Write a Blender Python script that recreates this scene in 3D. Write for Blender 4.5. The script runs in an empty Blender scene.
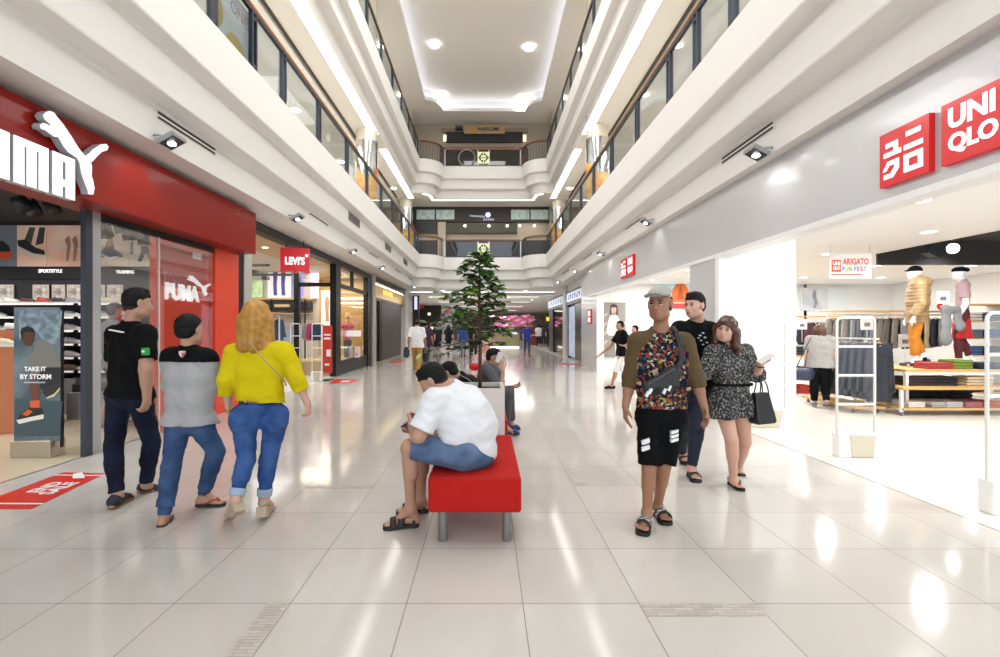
import bpy, bmesh, math, random
import numpy as np
from mathutils import Vector, Matrix
random.seed(7)
SC = bpy.context.scene
COL = SC.collection
F = 468.0; CX = 486.0; CY = 329.0; H = 1.42
def at(px, py, d):
    return Vector(((px-CX)/F*d, d, H-(py-CY)/F*d))
def lin(h):
    h = h.lstrip('#'); r = [int(h[i:i+2], 16)/255 for i in (0, 2, 4)]
    return tuple((c/12.92 if c <= .04045 else ((c+.055)/1.055)**2.4) for c in r)+(1,)
_M = {}
def mat(name, col, rough=.5, metal=0, emit=0, bump=0, bscale=80, var=0, vscale=6, spec=.5, ecol=None, coat=0, col2=None, stretch=None, detail=3, th=.5):
    if name in _M: return _M[name]
    m = bpy.data.materials.new(name); m.use_nodes = True; nt = m.node_tree; N = nt.nodes; L = nt.links
    b = N['Principled BSDF']; c = lin(col) if isinstance(col, str) else col
    b.inputs['Base Color'].default_value = c; b.inputs['Roughness'].default_value = rough
    b.inputs['Metallic'].default_value = metal; b.inputs['Specular IOR Level'].default_value = spec
    if coat: b.inputs['Coat Weight'].default_value = coat; b.inputs['Coat Roughness'].default_value = .05
    if emit:
        b.inputs['Emission Color'].default_value = lin(ecol) if ecol else c
        b.inputs['Emission Strength'].default_value = emit
    tc = N.new('ShaderNodeTexCoord'); src = tc.outputs['Object']
    if stretch:
        mp = N.new('ShaderNodeMapping'); mp.inputs['Scale'].default_value = stretch; L.new(src, mp.inputs[0]); src = mp.outputs[0]
    nz = N.new('ShaderNodeTexNoise'); nz.inputs['Scale'].default_value = vscale; nz.inputs['Detail'].default_value = detail; L.new(src, nz.inputs['Vector'])
    if not var and not col2: var = .04
    mx = N.new('ShaderNodeMix'); mx.data_type = 'RGBA'
    mx.inputs[6].default_value = c
    mx.inputs[7].default_value = lin(col2) if col2 else tuple(x*(1-var) for x in c[:3])+(1,)
    if col2:
        rp = N.new('ShaderNodeValToRGB'); rp.color_ramp.elements[0].position = th-.12; rp.color_ramp.elements[1].position = th+.12
        L.new(nz.outputs['Fac'], rp.inputs[0]); L.new(rp.outputs[0], mx.inputs[0])
    else: L.new(nz.outputs['Fac'], mx.inputs[0])
    L.new(mx.outputs[2], b.inputs['Base Color'])
    if bump:
        n2 = N.new('ShaderNodeTexNoise'); n2.inputs['Scale'].default_value = bscale; L.new(src, n2.inputs['Vector'])
        bp = N.new('ShaderNodeBump'); bp.inputs['Strength'].default_value = bump; bp.inputs['Distance'].default_value = .01
        L.new(n2.outputs['Fac'], bp.inputs['Height']); L.new(bp.outputs[0], b.inputs['Normal'])
    _M[name] = m
    return m
def glow(name, col, s):
    if name in _M: return _M[name]
    m = bpy.data.materials.new(name); m.use_nodes = True; nt = m.node_tree
    for n in list(nt.nodes):
        if n.type != 'OUTPUT_MATERIAL': nt.nodes.remove(n)
    e = nt.nodes.new('ShaderNodeEmission'); e.inputs[0].default_value = lin(col); e.inputs[1].default_value = s
    nt.links.new(e.outputs[0], [n for n in nt.nodes if n.type == 'OUTPUT_MATERIAL'][0].inputs[0]); _M[name] = m
    return m
def glass(name, tint='#ffffff', refl=.04):
    if name in _M: return _M[name]
    m = bpy.data.materials.new(name); m.use_nodes = True; nt = m.node_tree; N = nt.nodes; L = nt.links
    for n in list(N):
        if n.type != 'OUTPUT_MATERIAL': N.remove(n)
    t = N.new('ShaderNodeBsdfTransparent'); t.inputs[0].default_value = lin(tint)
    g = N.new('ShaderNodeBsdfGlossy'); g.inputs['Roughness'].default_value = .02
    fr = N.new('ShaderNodeLayerWeight'); fr.inputs[0].default_value = .25
    ma = N.new('ShaderNodeMath'); ma.operation = 'MULTIPLY_ADD'; ma.inputs[1].default_value = .3; ma.inputs[2].default_value = refl*.4
    L.new(fr.outputs['Fresnel'], ma.inputs[0])
    x = N.new('ShaderNodeMixShader'); L.new(ma.outputs[0], x.inputs[0]); L.new(t.outputs[0], x.inputs[1]); L.new(g.outputs[0], x.inputs[2])
    L.new(x.outputs[0], [n for n in N if n.type == 'OUTPUT_MATERIAL'][0].inputs[0]); _M[name] = m
    return m
# ---------- objects
def tag(o, label=None, cat=None, group=None, kind=None):
    if label: o['label'] = label
    if cat: o['category'] = cat
    if group: o['group'] = group
    if kind: o['kind'] = kind
    return o
def empty(name, loc, label, cat, group=None, rz=0):
    o = bpy.data.objects.new(name, None); COL.objects.link(o); o.location = loc; o.rotation_euler = (0, 0, rz); o.empty_display_size = .1
    return tag(o, label, cat, group)
def link(name, me, parent=None):
    o = bpy.data.objects.new(name, me); COL.objects.link(o)
    if parent is not None:
        o.parent = parent
    return o
def copy_tree(o, parent=None):
    c = o.copy(); COL.objects.link(c); c.parent = parent
    for ch in list(o.children): copy_tree(ch, c)
    return c
class MB:
    """collects shapes in world (or thing-local) coordinates into one mesh"""
    def __init__(s): s.v = []; s.f = []; s.mi = []; s.sm = []; s.m = 0
    def add(s, vs, fs, smooth=False):
        n = len(s.v); s.v += [tuple(v) for v in vs]; s.f += [tuple(i+n for i in f) for f in fs]; s.mi += [s.m]*len(fs); s.sm += [smooth]*len(fs); return s
    def box(s, x0, x1, y0, y1, z0, z1, M=None, b=0):
        if b:
            b = min(b, abs(x1-x0)/2.2, abs(y1-y0)/2.2, abs(z1-z0)/2.2)
            bm = bmesh.new(); bmesh.ops.create_cube(bm, size=1, matrix=Matrix.Translation(((x0+x1)/2, (y0+y1)/2, (z0+z1)/2))@Matrix.Diagonal((abs(x1-x0), abs(y1-y0), abs(z1-z0), 1)))
            bmesh.ops.bevel(bm, geom=bm.edges[:], offset=b, segments=3, profile=.5, affect='EDGES')
            bm.verts.index_update(); vs = [v.co.copy() for v in bm.verts]; fs = [[v.index for v in f.verts] for f in bm.faces]; bm.free()
            if M: vs = [M@v for v in vs]
            return s.add(vs, fs)
        vs = [Vector((x, y, z)) for z in (z0, z1) for y in (y0, y1) for x in (x0, x1)]
        if M: vs = [M@v for v in vs]
        return s.add(vs, [(0, 2, 3, 1), (4, 5, 7, 6), (0, 1, 5, 4), (2, 6, 7, 3), (0, 4, 6, 2), (1, 3, 7, 5)])
    def tube(s, pts, r, n=8, cap=True):
        pts = [Vector(p) for p in pts]; rs = r if isinstance(r, (list, tuple)) else [r]*len(pts)
        vs = []; up = None
        for i, p in enumerate(pts):
            t = (pts[min(i+1, len(pts)-1)]-pts[max(i-1, 0)]).normalized()
            if up is None: up = Vector((0, 0, 1)) if abs(t.z) < .9 else Vector((1, 0, 0))
            a = t.cross(up).normalized(); b = a.cross(t).normalized(); up = b
            for k in range(n):
                an = 2*math.pi*k/n; vs.append(p+(a*math.cos(an)+b*math.sin(an))*rs[i])
        fs = [(i*n+k, i*n+(k+1) % n, (i+1)*n+(k+1) % n, (i+1)*n+k) for i in range(len(pts)-1) for k in range(n)]
        s.add(vs, fs, True)
        if cap:
            m = len(s.v)-len(vs)
            s.f += [tuple(m+k for k in range(n)), tuple(m+(len(pts)-1)*n+k for k in reversed(range(n)))]; s.mi += [s.m]*2; s.sm += [False]*2
        return s
    def lathe(s, prof, c, n=24, a0=0, a1=2*math.pi):
        full = abs(a1-a0-2*math.pi) < 1e-4; m = n if full else n+1
        vs = []
        for r, z in prof:
            for k in range(m):
                an = a0+(a1-a0)*k/n; vs.append((c[0]+r*math.cos(an), c[1]+r*math.sin(an), c[2]+z))
        fs = [(i*m+k, i*m+(k+1) % m, (i+1)*m+(k+1) % m, (i+1)*m+k) for i in range(len(prof)-1) for k in range(n)]
        return s.add(vs, fs, True)
    def prism(s, poly, fn, smooth=False):
        """poly: 2D points; fn(p, t) -> 3D at t=0/1"""
        n = len(poly); vs = [fn(p, 0) for p in poly]+[fn(p, 1) for p in poly]
        s.add(vs, [tuple(range(n)), tuple(reversed(range(n, 2*n)))]+[(i, i+n, (i+1) % n+n, (i+1) % n) for i in range(n)]); return s
    def sphere(s, c, r, n=12, m=8, M=None):
        r = r if isinstance(r, (tuple, list)) else (r, r, r); vs = []
        for i in range(m+1):
            th = math.pi*i/m
            for k in range(n):
                ph = 2*math.pi*k/n; p = Vector((r[0]*math.sin(th)*math.cos(ph), r[1]*math.sin(th)*math.sin(ph), r[2]*math.cos(th)))
                if M: p = M@p
                vs.append(Vector(c)+p)
        return s.add(vs, [(i*n+k, (i+1)*n+k, (i+1)*n+(k+1) % n, i*n+(k+1) % n) for i in range(m) for k in range(n)], True)
    def build(s, name, mats, parent=None):
        me = bpy.data.meshes.new(name); me.from_pydata(s.v, [], s.f)
        if not isinstance(mats, (list, tuple)): mats = [mats]
        for m in mats: me.materials.append(m)
        me.polygons.foreach_set('material_index', s.mi); me.polygons.foreach_set('use_smooth', s.sm)
        bm = bmesh.new(); bm.from_mesh(me); bmesh.ops.recalc_face_normals(bm, faces=bm.faces); bm.to_mesh(me); bm.free()
        me.update()
        o = link(name, me, parent)
        if parent is not None and not getattr(s, 'local', False): me.transform(world(parent).inverted())
        return o
def struct(name, mb, m): return tag(mb.build(name, m), kind='structure')
def boxs(*a, **k): return MB().box(*a, **k)
class PL:
    """a plane frame on a surface: o origin, u right, v up; text, polygons and boards lie on it"""
    def __init__(s, o, u, v): s.o = Vector(o); s.u = Vector(u).normalized(); s.v = Vector(v).normalized(); s.n = s.u.cross(s.v)
    def p(s, a, b, c=0): return s.o+s.u*a+s.v*b+s.n*c
    def board(s, a0, a1, b0, b1, t0, t1, mb=None):
        mb = mb or MB()
        mb.prism([(a0, b0), (a1, b0), (a1, b1), (a0, b1)], lambda p, t: s.p(p[0], p[1], t1 if t == 0 else t0)); return mb
    def poly(s, pts, t0, t1, mb=None):
        mb = mb or MB(); mb.prism(pts, lambda p, t: s.p(p[0], p[1], t1 if t == 0 else t0)); return mb
    def text(s, name, txt, a0, a1, b0, b1, t0, depth, m, parent=None, bold=0, flip=False):
        cu = bpy.data.curves.new(name, 'FONT'); cu.body = txt; cu.size = 1; cu.offset = bold; cu.extrude = .01; cu.resolution_u = 3
        ob = bpy.data.objects.new('tmp', cu); COL.objects.link(ob); dg = bpy.context.evaluated_depsgraph_get()
        me = bpy.data.meshes.new_from_object(ob.evaluated_get(dg)); bpy.data.objects.remove(ob)
        vs = [v.co.copy() for v in me.vertices]
        x0 = min(v.x for v in vs); x1 = max(v.x for v in vs); y0 = min(v.y for v in vs); y1 = max(v.y for v in vs)
        mb = MB()
        def q(v):
            fx = (v.x-x0)/(x1-x0)
            if flip: fx = 1-fx
            return s.p(a0+fx*(a1-a0), b0+(v.y-y0)/(y1-y0)*(b1-b0), t0+(depth if v.z > 0 else 0))
        mb.add([q(v) for v in vs], [tuple(p.vertices) for p in me.polygons])
        return mb.build(name, m, parent)
# ---------- signed distance modelling: smooth continuous bodies, clothes and goods
def V3(p): return np.array([p[0], p[1], p[2]], dtype=np.float32)
class SDF:
    def __init__(s): s.ops = []
    def cone(s, a, b, ra, rb=None, k=.02, sq=None, cut=None, sub=False):
        """rounded cone a-b; sq=(axis, factor) flattens the section; cut='b' ends flat at b, 'a' at a, 'ab' both"""
        rb = ra if rb is None else rb
        s.ops.append(('c', V3(a), V3(b), float(ra), float(rb), k, sq, cut, sub)); return s
    def ell(s, c, r, fr=None, k=.02, sub=False):
        s.ops.append(('e', V3(c), V3(r), None if fr is None else np.array(fr, dtype=np.float32), k, sub)); return s
    def ridge(s, amp, period): s.ops.append(('r', amp, period)); return s
    def plane(s, p, n): s.ops.append(('p', V3(p), V3(n)/np.linalg.norm(V3(n)))); return s   # removes the side n points to
    def noise(s, amp, scale, seed=0, dirs=None): s.ops.append(('n', amp, scale, seed, dirs)); return s
    def grid(s, h):
        lo = np.full(3, 1e9); hi = -lo
        for o in s.ops:
            if o[0] == 'c' and not o[8]:
                r = max(o[3], o[4])+.01; lo = np.minimum(lo, np.minimum(o[1], o[2])-r); hi = np.maximum(hi, np.maximum(o[1], o[2])+r)
            elif o[0] == 'e' and not o[5]:
                r = o[2].max()+.01; lo = np.minimum(lo, o[1]-r); hi = np.maximum(hi, o[1]+r)
        lo -= 2.5*h; hi += 2.5*h; n = np.ceil((hi-lo)/h).astype(int)+1
        ax = [(lo[i]+h*np.arange(n[i])).astype(np.float32) for i in range(3)]
        return lo, n, ax
    def mesh(s, h):
        lo, n, ax = s.grid(h); G = np.full(n, .5, dtype=np.float32)
        for o in s.ops:
            if o[0] in 'ce':
                if o[0] == 'c': r = max(o[3], o[4]); k = o[5]; a = np.minimum(o[1], o[2]); b = np.maximum(o[1], o[2]); sub = o[8]
                else: r = o[2].max(); k = o[4]; a = b = o[1]; sub = o[5]
                pad = r+k*1.3+2.2*h
                i0 = np.clip(np.floor((a-pad-lo)/h).astype(int), 0, n-1); i1 = np.clip(np.ceil((b+pad-lo)/h).astype(int)+1, 1, n)
                sl = tuple(slice(i0[i], i1[i]) for i in range(3))
                P = [ax[i][sl[i]].reshape([-1 if j == i else 1 for j in range(3)]) for i in range(3)]
                if o[0] == 'c':
                    A, B, ra, rb = o[1], o[2], o[3], o[4]
                    if o[6] is not None:
                        f = V3(o[6][0]); f = f/np.linalg.norm(f); q = 1/o[6][1]-1
                        d = (P[0]-A[0])*f[0]+(P[1]-A[1])*f[1]+(P[2]-A[2])*f[2]
                        Q = [P[i]+q*d*f[i] for i in range(3)]; BB = B+q*np.dot(B-A, f)*f
                    else: Q = P; BB = B
                    ab = BB-A; L2 = float(np.dot(ab, ab))+1e-9
                    t = np.clip(((Q[0]-A[0])*ab[0]+(Q[1]-A[1])*ab[1]+(Q[2]-A[2])*ab[2])/L2, 0, 1)
                    D = np.sqrt((Q[0]-A[0]-t*ab[0])**2+(Q[1]-A[1]-t*ab[1])**2+(Q[2]-A[2]-t*ab[2])**2)-(ra+(rb-ra)*t)
                    if o[7]:
                        w = (B-A)/(np.linalg.norm(B-A)+1e-9)
                        if 'b' in o[7]: D = np.maximum(D, (P[0]-B[0])*w[0]+(P[1]-B[1])*w[1]+(P[2]-B[2])*w[2])
                        if 'a' in o[7]: D = np.maximum(D, -((P[0]-A[0])*w[0]+(P[1]-A[1])*w[1]+(P[2]-A[2])*w[2]))
                else:
                    C, R, fr = o[1], o[2], o[3]; dd = [P[i]-C[i] for i in range(3)]
                    if fr is None: Q = dd
                    else: Q = [dd[0]*fr[i][0]+dd[1]*fr[i][1]+dd[2]*fr[i][2] for i in range(3)]
                    k0 = np.sqrt((Q[0]/R[0])**2+(Q[1]/R[1])**2+(Q[2]/R[2])**2)
                    k1 = np.sqrt((Q[0]/R[0]**2)**2+(Q[1]/R[1]**2)**2+(Q[2]/R[2]**2)**2)+1e-6
                    D = k0*(k0-1)/k1
                g = G[sl]
                if sub:
                    D = -D; hh = np.clip(.5+.5*(D-g)/k, 0, 1) if k else (D > g)*1.; G[sl] = g*(1-hh)+D*hh+k*hh*(1-hh)
                else:
                    hh = np.clip(.5+.5*(g-D)/k, 0, 1) if k else (D < g)*1.; G[sl] = g*(1-hh)+D*hh-k*hh*(1-hh)
            else:
                P = [ax[i].reshape([-1 if j == i else 1 for j in range(3)]) for i in range(3)]
                if o[0] == 'r': G = (G-o[1]*np.abs(np.sin(P[2]*math.pi/o[2]))).astype(np.float32)
                elif o[0] == 'p': G = np.maximum(G, (P[0]-o[1][0])*o[2][0]+(P[1]-o[1][1])*o[2][1]+(P[2]-o[1][2])*o[2][2])
                else:
                    amp, sc, sd, _ = o[1:]; x, y, z = [p*sc for p in P]
                    w = np.sin(x*1.3+sd+1.5*np.sin(y*.9+z*.7+sd))+np.sin(z*1.7+1.7*np.sin(x*.8+sd*2)+y*.6)+np.sin(y*1.5-z*.8+1.2*np.sin(z*1.1+sd))
                    G = G+(amp*w/2).astype(np.float32)
        return surface_nets(G, lo, h)
    def build(s, name, h, mats, parent=None, mfn=None, smooth=True):
        v, f = s.mesh(h)
        me = bpy.data.meshes.new(name)
        if parent is not None:
            M = np.array(world(parent).inverted()); v = v@M[:3, :3].T+M[:3, 3]
        me.vertices.add(len(v)); me.vertices.foreach_set('co', v.astype(np.float32).ravel())
        me.loops.add(len(f)*4); me.loops.foreach_set('vertex_index', f.ravel().astype(np.int32))
        me.polygons.add(len(f)); me.polygons.foreach_set('loop_start', np.arange(0, len(f)*4, 4, dtype=np.int32))
        me.polygons.foreach_set('use_smooth', np.full(len(f), smooth))
        if not isinstance(mats, (list, tuple)): mats = [mats]
        for m in mats: me.materials.append(m)
        me.update(calc_edges=True); me.validate()
        if mfn is not None:
            M = np.array(world(parent)) if parent is not None else np.eye(4)
            vv = v@M[:3, :3].T+M[:3, 3]; c = vv[f].mean(axis=1)
            mi = mfn(c).astype(np.int32)
            if len(mi) == len(me.polygons): me.polygons.foreach_set('material_index', mi)
        return link(name, me, parent)
def world(o):
    M = Matrix.Identity(4); ch = []
    while o is not None: ch.append(o); o = o.parent
    for p in reversed(ch): M = M@Matrix.LocRotScale(p.location, p.rotation_euler, p.scale)
    return M
def surface_nets(G, lo, h):
    ins = G < 0; n = G.shape
    c = [ins[i:n[0]-1+i, j:n[1]-1+j, k:n[2]-1+k] for i in (0, 1) for j in (0, 1) for k in (0, 1)]
    s = sum(x.astype(np.int8) for x in c); act = (s > 0) & (s < 8)
    I = np.argwhere(act); idx = -np.ones(act.shape, dtype=np.int64); idx[act] = np.arange(len(I))
    acc = np.zeros((len(I), 3)); cnt = np.zeros(len(I))
    for ax in range(3):
        for u in (0, 1):
            for w in (0, 1):
                o0 = [0, 0, 0]; oth = [a for a in range(3) if a != ax]; o0[oth[0]] = u; o0[oth[1]] = w; o1 = list(o0); o1[ax] = 1
                A = I+o0; B = I+o1
                a = G[A[:, 0], A[:, 1], A[:, 2]]; b = G[B[:, 0], B[:, 1], B[:, 2]]; m = (a < 0) != (b < 0)
                t = np.where(m, a/(a-b+1e-12), 0); P = np.array(o0)+np.zeros((len(I), 3)); P[:, ax] = t
                acc += P*m[:, None]; cnt += m
    v = (I+acc/np.maximum(cnt, 1)[:, None])*h+lo
    fs = []
    for ax in range(3):
        a1, a2 = [(1, 2), (2, 0), (0, 1)][ax]
        sl0 = [slice(1, -1)]*3; sl0[ax] = slice(0, -1); sl1 = [slice(1, -1)]*3; sl1[ax] = slice(1, None)
        A = ins[tuple(sl0)]; B = ins[tuple(sl1)]; X = np.argwhere(A != B)
        if len(X) == 0: continue
        d = A[X[:, 0], X[:, 1], X[:, 2]]
        base = X.copy(); base[:, a1] += 1; base[:, a2] += 1
        e1 = np.zeros(3, int); e1[a1] = 1; e2 = np.zeros(3, int); e2[a2] = 1
        g = lambda q: idx[q[:, 0], q[:, 1], q[:, 2]]
        q = np.stack([g(base-e1-e2), g(base-e2), g(base), g(base-e1)], 1)
        q[~d] = q[~d][:, ::-1]; fs.append(q)
    f = np.concatenate(fs) if fs else np.zeros((0, 4), int)
    f = f[(f >= 0).all(axis=1)]
    return v, f
# ================= camera and world
cam = bpy.data.cameras.new('camera'); co = bpy.data.objects.new('camera', cam); COL.objects.link(co); SC.camera = co
cam.sensor_width = 36; cam.lens = 36*F/1000; cam.shift_x = (500-CX)/1000; cam.shift_y = 0; cam.clip_end = 300; cam.clip_start = .05
co.location = (0, 0, H); co.rotation_euler = (math.pi/2, 0, 0)
wd = bpy.data.worlds.new('world'); SC.world = wd; wd.use_nodes = True
wd.node_tree.nodes['Background'].inputs[0].default_value = (.84, .92, 1, 1); wd.node_tree.nodes['Background'].inputs[1].default_value = 2.9
SC.view_settings.view_transform = 'Standard'; SC.view_settings.look = 'None'; SC.view_settings.gamma = 1; SC.view_settings.exposure = -0.24
SC.view_settings.use_curve_mapping = False
try:
    SC.cycles.max_bounces = 8; SC.cycles.diffuse_bounces = 4; SC.cycles.glossy_bounces = 4; SC.cycles.transparent_max_bounces = 24; SC.cycles.sample_clamp_indirect = 6; SC.cycles.caustics_reflective = False
except Exception: pass
# ================= materials
def floor_mat(name, c1, c2, rough, x0, y0, line='#7a736a'):
    m = bpy.data.materials.new(name); m.use_nodes = True; N = m.node_tree.nodes; L = m.node_tree.links; b = N['Principled BSDF']
    tc = N.new('ShaderNodeTexCoord'); sp = N.new('ShaderNodeSeparateXYZ'); L.new(tc.outputs['Object'], sp.inputs[0])
    def M(op, a, b=None, c=None):
        n = N.new('ShaderNodeMath'); n.operation = op
        for i, x in enumerate((a, b, c)):
            if x is None: continue
            if isinstance(x, (int, float)): n.inputs[i].default_value = x
            else: L.new(x, n.inputs[i])
        return n.outputs[0]
    ms = []; cells = []
    for ax, o in ((0, x0), (1, y0)):
        t = M('DIVIDE', M('SUBTRACT', sp.outputs[ax], o), .6); cells.append(M('FLOOR', t))
        fr = M('ABSOLUTE', M('SUBTRACT', M('FRACT', t), .5)); ms.append(M('GREATER_THAN', fr, .5-.0042))
    ln = M('MAXIMUM', ms[0], ms[1])
    cb = N.new('ShaderNodeCombineXYZ'); L.new(cells[0], cb.inputs[0]); L.new(cells[1], cb.inputs[1])
    wn = N.new('ShaderNodeTexWhiteNoise'); L.new(cb.outputs[0], wn.inputs['Vector'])
    nz = N.new('ShaderNodeTexNoise'); nz.inputs['Scale'].default_value = 2.2; nz.inputs['Detail'].default_value = 6; L.new(tc.outputs['Object'], nz.inputs['Vector'])
    f = M('ADD', M('MULTIPLY', wn.outputs['Value'], .45), M('MULTIPLY', nz.outputs['Fac'], .55))
    x = N.new('ShaderNodeMix'); x.data_type = 'RGBA'; L.new(f, x.inputs[0]); x.inputs[6].default_value = lin(c1); x.inputs[7].default_value = lin(c2)
    y = N.new('ShaderNodeMix'); y.data_type = 'RGBA'; L.new(ln, y.inputs[0]); L.new(x.outputs[2], y.inputs[6]); y.inputs[7].default_value = lin(line)
    L.new(y.outputs[2], b.inputs['Base Color']); L.new(M('ADD', M('MULTIPLY', ln, .4), M('MULTIPLY_ADD', nz.outputs['Fac'], .05, rough-.02)), b.inputs['Roughness'])
    b.inputs['Specular IOR Level'].default_value = .4
    return m
MF = floor_mat('polished_cream_tile', '#c6c2bc', '#bab5ae', .095, .19, .017)
MFS = floor_mat('shop_floor_tile', '#e6e2da', '#dcd7cd', .14, .19, .017, '#c9c4ba')
MFP = floor_mat('sports_shop_tile', '#d6c9ae', '#cbbda0', .16, .19, .017, '#b0a48c')
WHT = mat('warm_white_plaster', '#e8e6e2', .55, var=.03, vscale=1.5)
WHT2 = mat('white_plaster', '#e2ded8', .5, var=.02)
CEI = mat('ceiling_board', '#e8e5df', .7, var=.03, vscale=.7)
GLS = glass('clear_glass'); GLR = glass('gallery_glass', '#eff3f4', .08)
DKM = mat('dark_grey_metal', '#3f444f', .38, .6); BLK = mat('black_metal', '#17181a', .4, .3); BLKW = mat('black_board', '#1c1c1e', .45, var=.2)
SIL = mat('brushed_steel', '#aeb1b5', .3, .9, bump=.05); WOODR = mat('stained_wood_rail', '#a3673a', .3, var=.4, vscale=9, stretch=(8, 1, 8))
RED = mat('glossy_red_panel', '#8c160b', .35, coat=.05, var=.1, spec=.2); ORR = mat('orange_red_panel', '#e0401c', .3, coat=.2)
GREY = mat('silver_grey_fascia', '#c4c3c4', .3, .25, var=.02, spec=.6); WP = mat('white_panel', '#eeeeee', .35)
LMP = glow('lamp_white', '#fff7ea', 14); LMC = glow('lamp_cool', '#eef2ff', 11); SGN = glow('sign_white', '#ffffff', 1.6)
def spot(loc, tgt, e, size=70, r=.06, col=(1, .995, .985), blend=.6):
    l = bpy.data.lights.new('spot_lamp', 'SPOT'); l.energy = e; l.spot_size = math.radians(size); l.shadow_soft_size = r; l.color = col; l.spot_blend = blend
    o = bpy.data.objects.new('spot_lamp', l); COL.objects.link(o); o.location = loc
    o.rotation_euler = (Vector(tgt)-Vector(loc)).to_track_quat('-Z', 'Y').to_euler(); return o
def area(loc, sx, sy, e, rot=(0, 0, 0), col=(1, .995, .985)):  # serves real ceiling lamps and also added fill lights without a fixture
    l = bpy.data.lights.new('lamp_and_fill_light', 'AREA'); l.shape = 'RECTANGLE'; l.size = sx; l.size_y = sy; l.energy = e; l.color = col
    o = bpy.data.objects.new('lamp_and_fill_light', l); COL.objects.link(o); o.location = loc; o.rotation_euler = rot; return o
# ================= floors
struct('floor', boxs(-4.45, 3.6, -8, 62, -.12, 0), MF)
struct('floor', boxs(3.6, 14, -3, 16.2, -.12, 0), MFS)
struct('floor', boxs(-11, -4.45, -3, 8.45, -.12, 0), MFP)
struct('floor', boxs(-11, -4.45, 8.45, 62, -.12, 0), MFS)
struct('floor', boxs(3.6, 14, 16.2, 62, -.12, 0), MFS)
struct('trim_1', boxs(-4.47, -4.44, -3, 8.45, 0, .003), SIL)
struct('trim_2', boxs(3.59, 3.61, -3, 16.2, 0, .003), mat('threshold', '#a9a196', .4))
mos = bpy.data.materials.new('stone_mosaic'); mos.use_nodes = True
_b = mos.node_tree.nodes.new('ShaderNodeTexBrick'); _t = mos.node_tree.nodes.new('ShaderNodeTexCoord'); mos.node_tree.links.new(_t.outputs['Object'], _b.inputs[0])
_b.inputs['Color1'].default_value = lin('#c3bdb4'); _b.inputs['Color2'].default_value = lin('#aaa49b'); _b.inputs['Mortar'].default_value = lin('#8f8a82'); _b.inputs['Scale'].default_value = 9; _b.inputs['Mortar Size'].default_value = .015; _b.inputs['Row Height'].default_value = .2; _b.inputs['Brick Width'].default_value = .9
mos.node_tree.links.new(_b.outputs[0], mos.node_tree.nodes['Principled BSDF'].inputs[0]); mos.node_tree.nodes['Principled BSDF'].inputs['Roughness'].default_value = .35
_n = 3
for a in ((.79, 1.39, 2.305, 2.415), (-1.125, -1.02, 1.9, 2.415), (.79+.02, .92, 4.25, 4.82), (-1.6, -1.02, 4.16, 4.22)):
    struct('trim_%d' % _n, boxs(a[0], a[1], a[2], a[3], 0, .002), mos); _n += 1
# ================= atrium galleries: stepped slab edges swept round the well
XL, XR = -3.3, 2.98
def well(k=10):
    p = [(XL, -8), (XL, 23.2)]
    p += [(XL+1.1*math.sin(t), 23.2+1.15*(1-math.cos(t))) for t in [math.pi/2*i/k for i in range(1, k+1)]]
    p += [(XR-1.1*math.sin(t), 23.2+1.15*(1-math.cos(t))) for t in [math.pi/2*i/k for i in range(k, 0, -1)]]
    return p+[(XR, 23.2), (XR, -8)]
def offset(path, o):
    out = []
    for i, p in enumerate(path):
        a = Vector(path[max(i-1, 0)]); b = Vector(p); c = Vector(path[min(i+1, len(path)-1)])
        d1 = (b-a).normalized() if i else (c-b).normalized(); d2 = (c-b).normalized() if i < len(path)-1 else d1
        n1 = Vector((-d1.y, d1.x)); n2 = Vector((-d2.y, d2.x)); m = (n1+n2).normalized(); q = max(m.dot(n1), .5)
        out.append((b.x+m.x*o/q, b.y+m.y*o/q))
    return out
WELL = well()
PROF = [(.47, 0), (.47, .39), (.44, .42), (.21, .45), (.2, .47), (.2, .90), (.18, .92), (.01, .94), (0, .96), (0, 1.58)]
for lv, zb in ((1, 3.54), (2, 8.29)):
    mb = MB(); vs = []; R = [offset(WELL, o) for o, z in PROF]; n = len(WELL)
    for (o, z), r in zip(PROF, R): vs += [(x, y, zb+z) for x, y in r]
    mb.add(vs, [(i*n+k, i*n+k+1, (i+1)*n+k+1, (i+1)*n+k) for i in range(len(PROF)-1) for k in range(n-1)])
    struct('trim_%d' % (20+lv), mb, WHT)
    mb = MB(); b = R[0]; mb.add([(x, y, zb) for x, y in b]+[(9, -8, zb), (9, 40 if lv == 2 else 27, zb), (-9, 40 if lv == 2 else 27, zb), (-9, -8, zb)], [tuple(range(n+4))])
    struct('ceiling', mb, CEI)
    mb = MB(); b = R[-1]; mb.add([(x, y, zb+1.58) for x, y in b]+[(9, -8, zb+1.58), (9, 40, zb+1.58), (-9, 40, zb+1.58), (-9, -8, zb+1.58)], [tuple(range(n+4))])
    struct('floor', mb, mat('gallery_floor', '#b9b2a6', .2))
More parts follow.
